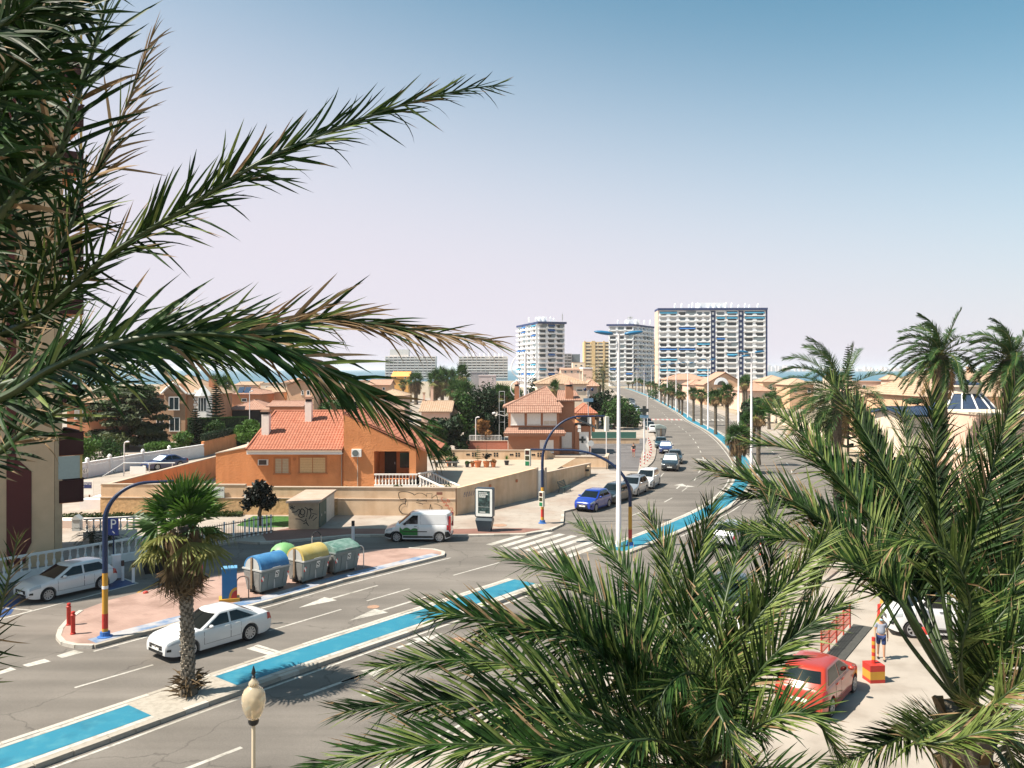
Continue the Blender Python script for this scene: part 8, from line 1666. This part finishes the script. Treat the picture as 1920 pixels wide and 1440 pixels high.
# ---------------------------------------------------------------- people
def skin(verts, edges, rad, name, mat, parent, sub=2):
    me = bpy.data.meshes.new(name); me.from_pydata([Vector(v) for v in verts], edges, []); o = bpy.data.objects.new(name, me); COL.objects.link(o)
    md = o.modifiers.new('s','SKIN'); md.branch_smoothing = .4
    for i, r_ in enumerate(rad): sv = me.skin_vertices[0].data[i]; sv.radius = r_ if isinstance(r_, tuple) else (r_,r_); sv.use_root = (i == 0)
    o.modifiers.new('u','SUBSURF').levels = sub
    dg = bpy.context.evaluated_depsgraph_get(); m2 = bpy.data.meshes.new_from_object(o.evaluated_get(dg)); bpy.data.objects.remove(o); m2.name = name; m2.materials.clear(); m2.materials.append(mat)
    m2.polygons.foreach_set('use_smooth',[True]*len(m2.polygons)); return link(name, m2, parent)
def person(label, pos, rz, H_, shirt, shorts, stride=.16, cap=None, mask=None, hair=(0.03,0.02,0.015), shoes=(0.02,0.02,0.02), belly=1.0, bag=False):
    t = thing('person', label, 'person', pos, rz); k = H_/1.75; M_skin = mk('skin', (0.45,0.24,0.15), .55, .06, 6); s = stride
    V = [(0,0,.95),(0,.01,1.12),(0,.02,1.30),(0,.02,1.43),(0,0,1.52),(0,-.015,1.60),(0,-.02,1.69),(.09,0,.90),(.10,-s*.6,.50),(.105,-s*.55,.10),(.11,-s*.55-.17,.035),(-.09,0,.90),(-.10,s*.5,.50),(-.105,s*1.15,.12),(-.11,s*1.05-.12,.05),
         (.17,.02,1.42),(.23,.03+s*.5,1.15),(.245,-.05+s*.7,.90),(.245,-.07+s*.7,.82),(-.17,.02,1.42),(-.23,.03-s*.5,1.15),(-.245,-.08-s*.7,.90),(-.245,-.11-s*.7,.82)]
    E_ = [(0,1),(1,2),(2,3),(3,4),(4,5),(5,6),(0,7),(7,8),(8,9),(9,10),(0,11),(11,12),(12,13),(13,14),(3,15),(15,16),(16,17),(17,18),(3,19),(19,20),(20,21),(21,22)]
    rad = [(.135,.105),(.13*belly,.11*belly),(.145,.115),(.10,.08),.052,(.073,.088),(.062,.078),.085,.058,.04,.03,.085,.058,.04,.03,.058,.042,.03,.034,.058,.042,.03,.034]
    V = [(x*k,y*k,z*k) for x,y,z in V]; rad = [tuple(q*k for q in r_) if isinstance(r_,tuple) else r_*k for r_ in rad]
    body = skin(V, E_, rad, 'body', M_skin, t)
    fm = MB()
    for sd, i in ((1,18),(-1,22)):
        b_ = Vector(V[i])
        for q in range(4): o = b_+Vector((sd*.005,(-.03+q*.02)*k,-.02*k)); L = (.075,.085,.08,.062)[q]*k; fm.tube([o,o+Vector((-sd*.004,-.004,-L*.5)),o+Vector((-sd*.018,-.006,-L))],[.009*k,.0085*k,.006*k],6)
        o = b_+Vector((-sd*.01,-.03*k,.0)); fm.tube([o,o+Vector((-sd*.01,-.03*k,-.03*k)),o+Vector((-sd*.012,-.035*k,-.055*k))],[.011*k,.009*k,.006*k],6)
    fm.build('fingers', M_skin, body, smooth=70)
    sh = [0,1,2,3,15,16,19,20]; ids = {v:i for i,v in enumerate(sh)}
    def up(v, g): return v
    SV = [V[0],V[1],V[2],V[3],V[15],tuple(Vector(V[15]).lerp(Vector(V[16]),.75)),V[19],tuple(Vector(V[19]).lerp(Vector(V[20]),.75))]
    skin(SV, [(0,1),(1,2),(2,3),(3,4),(4,5),(3,6),(6,7)], [(.155*k,.125*k),(.15*k*belly,.13*k*belly),(.163*k,.132*k),(.115*k,.092*k),.075*k,.062*k,.075*k,.062*k], 'shirt', shirt, t)
    TV = [tuple(Vector(V[0])+Vector((0,0,.03))),V[7],tuple(Vector(V[7]).lerp(Vector(V[8]),.85)),V[11],tuple(Vector(V[11]).lerp(Vector(V[12]),.85))]
    skin(TV, [(0,1),(1,2),(0,3),(3,4)], [(.152*k,.12*k),.105*k,.088*k,.105*k,.088*k], 'shorts', shorts, t)
    for i in (10,14):
        m = MB(); p = Vector(V[i]); v_,f_ = blob((p.x,p.y+.04*k,p.z-.0),(.045*k,.125*k,.04*k),2,3,.05); m.add(v_,f_); m.build('shoe', mk('shoe_%d'%int(shoes[0]*1000), shoes, .6, .1), t, smooth=80)
    hc = Vector(V[6])+Vector((0,.012,.02))*k
    m = MB(); v_,f_ = blob(tuple(hc),(.078*k,.095*k,.075*k),3,5,.04); m.add(v_,f_); m.build('hair', mk('hair_%d'%int(hair[0]*1000), hair, .8, .2, 20), body, smooth=80)
    face = Vector(V[5])+Vector((0,-.085*k,0)); 
    m = MB(); m.add([tuple(face+Vector(q)*k) for q in ((-.014,.0,.0),(.014,0,0),(0,0,.045),(0,-.022,.002))],[(0,1,3),(1,2,3),(2,0,3)]); m.build('nose', M_skin, body)
    for sd in (-1,1):
        m = MB(); v_,f_ = blob(tuple(face+Vector((sd*.03,.008,.04))*k),(.011*k,.008*k,.007*k),1,0,0); m.add(v_,f_); m.build('eye', M_dark, body); m = MB(); v_,f_ = blob(tuple(Vector(V[5])+Vector((sd*.077,.01,.025))*k),(.012*k,.022*k,.032*k),1,0,0); m.add(v_,f_); m.build('ear', M_skin, body)
    m = MB(); m.box(face.x-.022*k,face.x+.022*k,face.y-.004,face.y+.01*k,face.z-.03*k,face.z-.022*k); m.build('mouth', mk('lips', (0.30,0.12,0.10), .5, 0), body)
    if mask:
        m = MB(); v_,f_ = blob(tuple(Vector(V[5])+Vector((0,-.05,-.02))*k),(.066*k,.062*k,.052*k),2,0,0); m.add(v_,f_); m.build('face_mask', mask, t, smooth=80)
    if cap:
        m = MB(); v_,f_ = blob(tuple(hc+Vector((0,-.01,.022))*k),(.088*k,.104*k,.07*k),3,0,0); m.add(v_,f_); c_ = m.build('cap', cap, t, smooth=80); m = MB(); m.extr([(.075*k*math.cos(a),.10*k*math.sin(a)) for a in [math.pi*q/8 for q in range(9)]],tuple(hc+Vector((0,-.07,.03))*k),(1,0,0),(0,-1,0),(0,0,1),.01); m.build('peak', cap, c_)
    return t
person('man in grey shirt, navy shorts, cap and blue face mask walking in the car park', G(1652,1236,.016), R(-20), 1.68, mk('grey_shirt', (0.25,0.27,0.33), .85, .1, 8), mk('navy_shorts', (0.015,0.03,0.10), .85, .1, 8), .14, cap=mk('grey_cap', (0.12,0.13,0.12), .8, .1), mask=mk('mask_blue', (0.30,0.55,0.65), .8, .05), belly=1.22, shoes=(0.03,0.025,0.02))
person('distant walker in black top and red shorts on the side lot', G13(1188,857), R(-15), 1.76, mk('black_top', (0.012,0.012,0.014), .8, .1), mk('red_shorts', (0.42,0.10,0.09), .8, .1), .18)
# ---------------------------------------------------------------- the palms close to the camera
M_pn = leafm('near_palm_green', (0.003,0.011,0.003), (0.026,0.062,0.012), 7.0, 0.14, 0.5); M_pn2 = leafm('near_palm_pale_and_sunlit', (0.065,0.105,0.02), (0.20,0.24,0.075), 5, 0.2, 0.42); M_straw = leafm('straw_leaflet', (0.15,0.088,0.038), (0.36,0.25,0.145), 3, .2, .6)  # pale leaflets: partly their own tone, partly sunlit highlights put into the colour
for _m in (M_pn, M_pn2): _m.node_tree.nodes['Principled BSDF'].inputs['Specular IOR Level'].default_value = .15
_t = M_pn.node_tree; _oi = _t.nodes.new('ShaderNodeObjectInfo'); _mr = _t.nodes.new('ShaderNodeMapRange'); _mr.inputs[3].default_value = .55; _mr.inputs[4].default_value = 1.5; _t.links.new(_oi.outputs['Random'], _mr.inputs[0])
_b = _t.nodes['Principled BSDF']; _v = _t.nodes.new('ShaderNodeVectorMath'); _v.operation = 'SCALE'; _t.links.new(_b.inputs['Base Color'].links[0].from_socket, _v.inputs[0]); _t.links.new(_mr.outputs[0], _v.inputs['Scale']); _t.links.new(_v.outputs[0], _b.inputs['Base Color'])
M_rach = mk('rachis_green', (0.03,0.05,0.014), .45, .2, 4); M_rachd = mk('rachis_brown', (0.16,0.10,0.05), .6, .25, 6)
LV = {}
def leaf_variants():
    if LV: return LV
    rr = random.Random(77)
    for mt, key in ((M_pn,'g'),(M_pn2,'p'),(M_straw,'s')):
        LV[key] = []
        for i in range(10):
            m = MB(); blade(m, Vector((0,0,0)), Vector((1,0,0)), Vector((0,0,1)), 1.0, rr.uniform(.060,.085), (0.0,.2,.4,.6,.9,.1,.25,2.0,.05,1.3)[i], rr, 5 if i in (4,7,9) else 4, 1 if i in (1,6) else None); LV[key].append(m.mesh('leaflet', [mt,M_straw]))
    return LV
def leaf_matrix(p, d, up, L, w):
    X = d.normalized(); Y_ = up.cross(X).normalized(); Z = X.cross(Y_)
    return Matrix(((X.x*L,Y_.x*L*w,Z.x*L,p.x),(X.y*L,Y_.y*L*w,Z.y*L,p.y),(X.z*L,Y_.z*L*w,Z.z*L,p.z),(0,0,0,1)))
COUNT = {}
def near_frond(palm, pts, upref, L, n, seed, w=1.0, vee=.5, a0=62, a1=20, start=.12, rw=.022, pale=.12, straw=.05, tipstraw=0.0, jit=1.0, droop=.5, single=True, sides=(-1,1), rmat=None, asc=(1,1), vees=None):
    # pts: world points of the spine; leaflets become objects (up to 300 on one palm), the rest one joined part of the frond
    rr = random.Random(seed); lv = leaf_variants(); sp = spline(pts, max(.03,(Vector(pts[0])-Vector(pts[-1])).length/50)); N_ = len(sp); fr = frond_frame(sp, Vector(upref))
    loc = palm.location; m = MB(); m.T = Matrix.Translation(-loc); m.tube(sp, [rw*(1.3-1.15*i/(N_-1)) for i in range(N_)], 6); fo = m.build('frond', rmat or M_rach, palm, smooth=60)
    rest = MB(); rest.T = Matrix.Translation(-loc); mats = [M_pn,M_pn2,M_straw]; COUNT.setdefault(palm.name, 0)
    for k in range(n):
        t = start+(1-start)*(k+.5)/n; f = t*(N_-1); i = min(N_-2,int(f)); T,S,U = fr[i]; p = sp[i].lerp(sp[i+1], f-i)
        for sd in sides:
            if rr.random() < .03*jit: continue
            a = R(lerp(a0,a1,t)+rr.gauss(0,7)*jit); ve = (vees[0 if sd<0 else 1] if vees else vee)+rr.gauss(0,.28)*jit
            d = (T*math.cos(a)+(S*sd*math.cos(ve)+U*math.sin(ve))*math.sin(a)).normalized(); up = (U*math.cos(ve)-S*sd*math.sin(ve)).normalized(); up = (up+Vector((rr.gauss(0,.25),rr.gauss(0,.25),rr.gauss(0,.25)))*jit).normalized()
            ll = L*lprof(t)*rr.uniform(.75,1.15); r_ = rr.random(); ts = straw+tipstraw*max(0,t-.35)/.65; asf = asc[0 if sd<0 else 1]; a *= asf
            d = (T*math.cos(a)+(S*sd*math.cos(ve)+U*math.sin(ve))*math.sin(a)).normalized(); key = 's' if r_ < ts else 'p' if r_ < ts+pale else 'g'
            if rr.random() < droop*.35: d = (d+Vector((0,0,-rr.uniform(.2,.9)))).normalized()
            if single and COUNT[palm.name] < 300:
                COUNT[palm.name] += 1; o = link('leaflet', rr.choice(lv[key]), fo); o.matrix_local = Matrix.Translation(-loc) @ leaf_matrix(p, d, up, ll, w*rr.uniform(.8,1.2))
            else:
                rest.cur = 'gps'.index(key); blade(rest, p, d, up, ll, .07*ll*w*rr.uniform(.7,1.2), 2.2 if rr.random() < .05 else droop*abs(rr.gauss(0,.9)), rr, 4, 2 if rr.random() < .12 else None)
    if rest.f: o = rest.build('leaflets', mats, fo); o['kind'] = 'stuff'
    return fo
def near_trunk(palm, top, r, label=None):
    m = MB(); n = 22; loc = palm.location; t3 = Vector(top)-loc; m.tube([t3*(i/n) for i in range(n+1)], [r*(1+.07*(i%2)) for i in range(n+1)], 12); tr = m.build('trunk', M_trunk, palm)
    rr = random.Random(5); m = MB()
    for i in range(150):
        s = .25+.75*i/150; a = i*2.399; p = t3*s; o = Vector((math.cos(a),math.sin(a),0)); sd = Vector((-o.y,o.x,0)); q = p+o*r*.95; e = q+o*.10+Vector((0,0,.2)); m.add([q-sd*.08,q+sd*.08,e+sd*.05,e-sd*.05,q+Vector((0,0,.22))],[(0,1,2,3),(3,2,4),(0,3,4),(1,4,2)])
    m.build('leaf_bases', M_deadd, tr)
def px3(l): return [PX(u,v,Y) for u,v,Y in l]
# --- left palm: fronds sweep in from the left
lp_ = thing('date_palm', 'close date palm whose long dark fronds sweep in from the left', 'palm tree', (-3.7,4.6,0.0)); near_trunk(lp_, (-3.7,4.6,10.9), .26)
cam_d_ = Vector((0,-1,0))
near_frond(lp_, px3([(-190,650,4.65),(-60,640,4.6),(60,600,4.5),(190,490,4.4),(345,393,4.3),(505,295,4.3),(705,213,4.4),(850,172,4.5),(930,160,4.6)]), (.15,-.75,.65), .36, 130, 1, w=.8, vees=(1.15,-.25), asc=(1,.55), a0=46, a1=13, pale=.14, straw=.02, tipstraw=.06, droop=.55, rw=.020)
near_frond(lp_, px3([(-190,820,4.2),(0,748,4.1),(95,693,4.05),(187,653,4.0),(300,628,4.0),(420,628,4.05),(520,648,4.1),(630,703,4.15),(703,744,4.2),(764,791,4.25),(815,838,4.3)]), (.1,-.55,.83), .45, 150, 2, w=1.05, vees=(.55,-.45), a0=50, a1=15, pale=.16, straw=.03, tipstraw=.30, droop=.55, rw=.023)
near_frond(lp_, px3([(-120,760,4.9),(120,690,4.9),(300,655,4.9),(470,625,4.9),(600,600,4.95),(720,610,5.0),(830,626,5.05),(925,641,5.1)]), (0,-.5,.86), .44, 140, 3, w=.9, vees=(.95,-.25), a0=44, a1=11, pale=.12, straw=.08, tipstraw=.75, droop=.5, single=False)
near_frond(lp_, px3([(-150,640,4.9),(-20,560,4.9),(67,477,4.9),(160,350,4.9),(217,247,4.95),(247,173,5.0),(283,73,5.05)]), (.8,-.5,.2), .42, 60, 4, w=.8, vees=(.9,.1), a0=48, a1=12, pale=.08, straw=.30, tipstraw=.45, droop=.3, rmat=M_rachd, single=False, jit=1.4)
near_frond(lp_, px3([(-130,520,3.9),(-20,430,3.85),(60,330,3.8),(110,290,3.8),(143,187,3.8),(187,50,3.85),(215,-60,3.9)]), (-.3,-.85,.4), .46, 46, 5, w=1.2, vees=(.5,.1), a0=70, a1=40, pale=.0, straw=.02, droop=.25, single=False, rw=.026)
near_frond(lp_, px3([(-150,420,3.7),(-40,320,3.7),(10,180,3.7),(50,60,3.7),(90,-60,3.7)]), (-.2,-.9,.3), .46, 44, 6, w=1.2, vees=(.4,.2), a0=75, a1=45, pale=.0, straw=.03, droop=.2, single=False, rw=.022)
near_frond(lp_, px3([(-160,930,4.3),(-20,860,4.3),(60,800,4.3),(140,752,4.3),(215,715,4.35),(270,690,4.4)]), (.1,-.5,.85), .40, 46, 7, w=.9, vees=(.35,-.2), a0=50, a1=20, pale=.04, straw=.10, droop=.3, single=False)
near_frond(lp_, px3([(-150,700,4.5),(-30,610,4.5),(60,540,4.5),(120,450,4.5),(150,360,4.55),(150,280,4.6)]), (.5,-.8,.2), .40, 50, 8, w=.9, vees=(.4,0), a0=55, a1=25, pale=.05, straw=.07, droop=.4, single=False, jit=1.3)
near_frond(lp_, px3([(-160,860,5.0),(0,700,5.0),(60,640,5.0),(100,570,5.05),(150,490,5.1)]), (.4,-.7,.5), .40, 44, 10, w=.9, vees=(.3,.1), a0=60, a1=30, pale=.04, straw=.08, droop=.5, single=False, jit=1.3)
for i,(l,up) in enumerate([([(-180,300,3.6),(-60,220,3.6),(30,120,3.6),(110,20,3.65),(170,-60,3.7)],(.3,-.9,.3)),([(-160,120,3.5),(-40,70,3.5),(60,10,3.5),(150,-60,3.5)],(0,-.9,.4)),([(-180,470,3.9),(-80,390,3.9),(0,290,3.9),(40,180,3.95),(65,70,4.0)],(.4,-.85,.2)),([(-190,600,4.3),(-90,520,4.3),(-10,420,4.3),(40,330,4.35)],(.4,-.85,.3))]):
    near_frond(lp_, px3(l), up, .42, 64, 12+i, w=1.0, vees=(.45,.15), a0=66, a1=32, pale=.0, straw=.03, droop=.35, single=False, rw=.022)
# frond tip rising at the lower left edge
ll_ = thing('date_palm', 'palm below the lower left edge with one brown tipped frond in view', 'palm tree', (-3.6,5.0,0)); near_trunk(ll_, (-3.6,5.0,8.7), .22)
near_frond(ll_, px3([(-150,1480,5),(-70,1320,5),(-15,1190,5),(12,1100,5),(33,1008,5)]), (.2,-.9,.3), .24, 44, 21, w=.9, vees=(.6,.3), a0=55, a1=22, pale=.25, straw=.25, tipstraw=.3, droop=.2)
# --- lower right palms
def rpalm(label, base, top, r, specs, seed0, fill=16, clear=(1450,1790,1060,1420), **kw):
    t = thing('date_palm', label, 'palm tree', base); near_trunk(t, top, r); c = Vector(top)
    for i, sp in enumerate(specs):
        pts, up, L, n = sp[:4]; o = dict(kw); o.update(sp[4] if len(sp) > 4 else {})
        near_frond(t, [c+Vector((0,0,-.05))]+px3(pts), up, L, int(n*2.5), seed0+i, **o)
    rr = random.Random(seed0)
    for i in range(fill):                  # the rest of the crown, all round
        az = i*2.399+1.0; el = lerp(1.25,-.35,(i/(fill-1))**.8); h = Vector((math.cos(az),math.sin(az),0)); d = h*math.cos(el)+Vector((0,0,math.sin(el))); q = c.copy(); p_ = [q.copy()]
        if h.y < -.35 and el > .2: h = Vector((h.x,-h.y,0)); d = h*math.cos(el)+Vector((0,0,math.sin(el)))
        for s in range(6): d = (d+Vector((0,0,-.13-.05*s))).normalized(); q = q+d*.56; p_.append(q.copy())
        o = dict(kw); o['single'] = False
        if any(clear[0] < U0+FPX*x.x/x.y < clear[1] and clear[2] < V0+FPX*(CAMH-x.z)/x.y < clear[3] for x in spline(p_,.2)): continue
        near_frond(t, p_, (0,0,1) if el < 1.05 else (-h.x,-h.y,.4), .6, 130, seed0+200+i, **o)
    return t
VF = (.15,-.55,.82)
A = [([(1187,1287,8.6),(1073,1190,8.4),(1000,1223-40,8.3),(900,1160,8.2),(805,1146,8.1)], VF, .70, 70),
     ([(1240,1290,9.4),(1185,1180,9.6),(1070,1085,9.9),(997,1058,10.1),(945,1045,10.2)], VF, .62, 66),
     ([(1180,1330,8.2),(1040,1265,7.9),(907,1240,7.8),(800,1238,7.7),(705,1252,7.6)], VF, .60, 72),
     ([(1180,1380,7.7),(1060,1335,7.5),(923,1318,7.3),(770,1318,7.2),(645,1335,7.1)], VF, .66, 76, dict(pale=.2)),
     ([(1170,1430,7.2),(1020,1405,7.0),(870,1395,6.9),(730,1405,6.8),(605,1440,6.8)], VF, .70, 70, dict(pale=.3)),
     ([(1275,1230,10),(1268,1120,10.6),(1245,1030,11),(1215,965,11.3)], (0,-.85,.5), .62, 62),
     ([(1290,1230,9.6),(1300,1100,9.9),(1318,1010,10.1),(1335,945,10.2)], (0,-.9,.4), .6, 60),
     ([(1255,1240,10.2),(1190,1100,10.8),(1140,1030,11.2),(1085,985,11.5)], (.1,-.75,.6), .6, 60),
     ([(1350,1270,9.2),(1420,1160,9.2),(1490,1080,9.3),(1555,1000,9.4)], (-.3,-.8,.4), .56, 62, dict(pale=.75)),
     ([(1375,1330,8.6),(1450,1230,8.4),(1520,1170,8.4),(1580,1130,8.5)], (-.3,-.8,.5), .56, 56, dict(pale=.3)),
     ([(1380,1390,8.2),(1470,1340,7.9),(1530,1350,7.8),(1570,1420,7.8)], (.2,-.6,.8), .5, 52, dict(pale=.45)),
     ([(1310,1290,8.5),(1290,1262,8.2),(1250,1290,7.9),(1215,1370,7.7),(1200,1440,7.6)], (.4,-.6,.7), .5, 54),
     ([(1350,1300,8.0),(1345,1330,7.6),(1380,1400,7.3),(1400,1480,7.2)], (-.3,-.5,.8), .5, 50),
     ([(1240,1390,7.4),(1130,1400,7.0),(1000,1440,6.8),(900,1500,6.7)], VF, .56, 56),
     ([(1230,1330,8.9),(1150,1235,9.1),(1090,1170,9.3),(1010,1120,9.5)], VF, .6, 56),
     ([(1380,1250,9.8),(1430,1120,10.2),(1450,1010,10.5),(1440,930,10.8)], (-.2,-.8,.5), .6, 58)]
rpalm('big date palm at the bottom centre with fronds reaching far to the left', (2.05,8.9,0), (2.05,8.9,6.75), .27, A, 40, w=.85, jit=.7, vee=.5, a0=56, a1=22, pale=.24, straw=.012, tipstraw=.02, droop=.25, rw=.026)
B = [([(1700,1200,10.2),(1620,1060,10.6),(1520,960,10.9),(1410,905,11.2),(1325,880,11.4)], VF, .70, 72),
     ([(1715,1160,10.6),(1650,1000,11.2),(1560,880,11.7),(1490,800,12.1),(1440,765,12.3)], (.1,-.7,.65), .64, 72),
     ([(1740,1130,10.9),(1700,960,11.5),(1640,840,12),(1590,760,12.4),(1560,715,12.6)], (.05,-.8,.55), .64, 70, dict(pale=.2)),
     ([(1765,1100,10.2),(1760,960,10.4),(1752,840,10.6),(1745,735,10.7)], (0,-.95,.3), .62, 70),
     ([(1800,1120,10),(1835,980,10.1),(1868,850,10.2),(1905,715,10.4)], (-.1,-.95,.25), .62, 74, dict(pale=.2)),
     ([(1735,1150,10.8),(1670,1000,11.4),(1600,930,11.9),(1530,830,12.4)], (.1,-.7,.65), .6, 60),
     ([(1735,1200,9.6),(1650,1090,9.6),(1540,1030,9.7),(1440,1000,9.8),(1370,990,9.9)], VF, .55, 64, dict(start=.45)),
     ([(1850,1180,9.8),(1900,1080,9.8),(1950,1000,9.9)], (-.4,-.8,.4), .56, 50, dict(start=.2)),
     ([(1840,1220,9.6),(1880,1150,9.6),(1935,1110,9.7),(2000,1100,9.7)], (-.4,-.8,.4), .5, 50, dict(start=.2)),
     ([(1850,1170,9.9),(1885,1090,10),(1905,1010,10.1)], (-.3,-.9,.3), .55, 50, dict(start=.2)),
     ([(1870,1240,9.4),(1940,1180,9.3),(2010,1150,9.3)], (-.3,-.7,.6), .56, 48, dict(start=.2)),
     ([(1735,1360,8.9),(1640,1404,8.5),(1560,1440,8.3)], VF, .5, 40, dict(pale=.5)),
     ([(1850,1330,8.8),(1930,1270,8.5),(2020,1240,8.4)], (-.2,-.6,.75), .55, 50, dict(pale=.75,straw=.15)),
     ([(1720,1390,8.4),(1780,1390,8.1),(1850,1370,7.9),(1960,1350,7.8)], (-.1,-.5,.85), .56, 56, dict(pale=.8,straw=.1)),
     ([(1800,1230,9.2),(1818,1130,9.1),(1780,1040,9.0),(1700,1010,8.9),(1640,1060,8.8)], (0,-.8,.6), .5, 54, dict(pale=.5)),
     ([(1720,1190,9.8),(1660,1080,9.9),(1590,1040,10),(1545,1060,10.1),(1510,1130,10.1)], (.2,-.7,.6), .42, 54, dict(pale=.55,start=.5)),
     ([(1725,1130,11),(1660,930,11.8),(1625,820,12.2),(1605,755,12.4)], (.05,-.8,.55), .66, 66),
     ([(1700,1140,10.4),(1590,1020,10.9),(1480,945,11.2),(1375,930,11.4)], VF, .64, 66),
     ([(1710,1120,10.8),(1600,930,11.5),(1500,850,11.9),(1405,830,12.1)], VF, .66, 66),
     ([(1850,1120,10.4),(1895,960,10.7),(1930,860,10.9),(1975,780,11)], (-.15,-.9,.3), .64, 62),
     ([(1840,1160,10),(1880,1040,10),(1900,930,10.1),(1890,850,10.2)], (-.1,-.95,.25), .6, 60, dict(pale=.25)),
     ([(1745,1140,11.2),(1730,960,12),(1705,850,12.5),(1690,770,12.8)], (0,-.9,.4), .66, 66),
     ([(1780,1150,10.7),(1790,1000,11.2),(1810,880,11.6),(1850,790,11.9)], (0,-.85,.5), .6, 58),
     ]
rpalm('big date palm at the lower right with upright fronds before the blue roofed pavilion', (5.5,10,0), (5.5,10,6.9), .29, B, 70, w=.85, jit=.7, vee=.45, a0=56, a1=24, start=.34, pale=.26, straw=.015, tipstraw=.025, droop=.25, rw=.028)
# ---------------------------------------------------------------- summer haze over the sea
hz = MB(); hz.box(-26500,26500,-3500,40500,-2.3,52.0)
hm_ = bpy.data.materials.new('haze_air'); hm_.use_nodes = True; t_ = hm_.node_tree; t_.nodes.clear()
pv_ = t_.nodes.new('ShaderNodeVolumePrincipled'); pv_.inputs['Color'].default_value = (0.95,0.94,0.97,1); pv_.inputs['Density'].default_value = 0.00009; pv_.inputs['Anisotropy'].default_value = 0.1
ho_ = t_.nodes.new('ShaderNodeOutputMaterial'); t_.links.new(pv_.outputs[0], ho_.inputs['Volume'])
tag(hz.build('haze', hm_), kind='stuff')
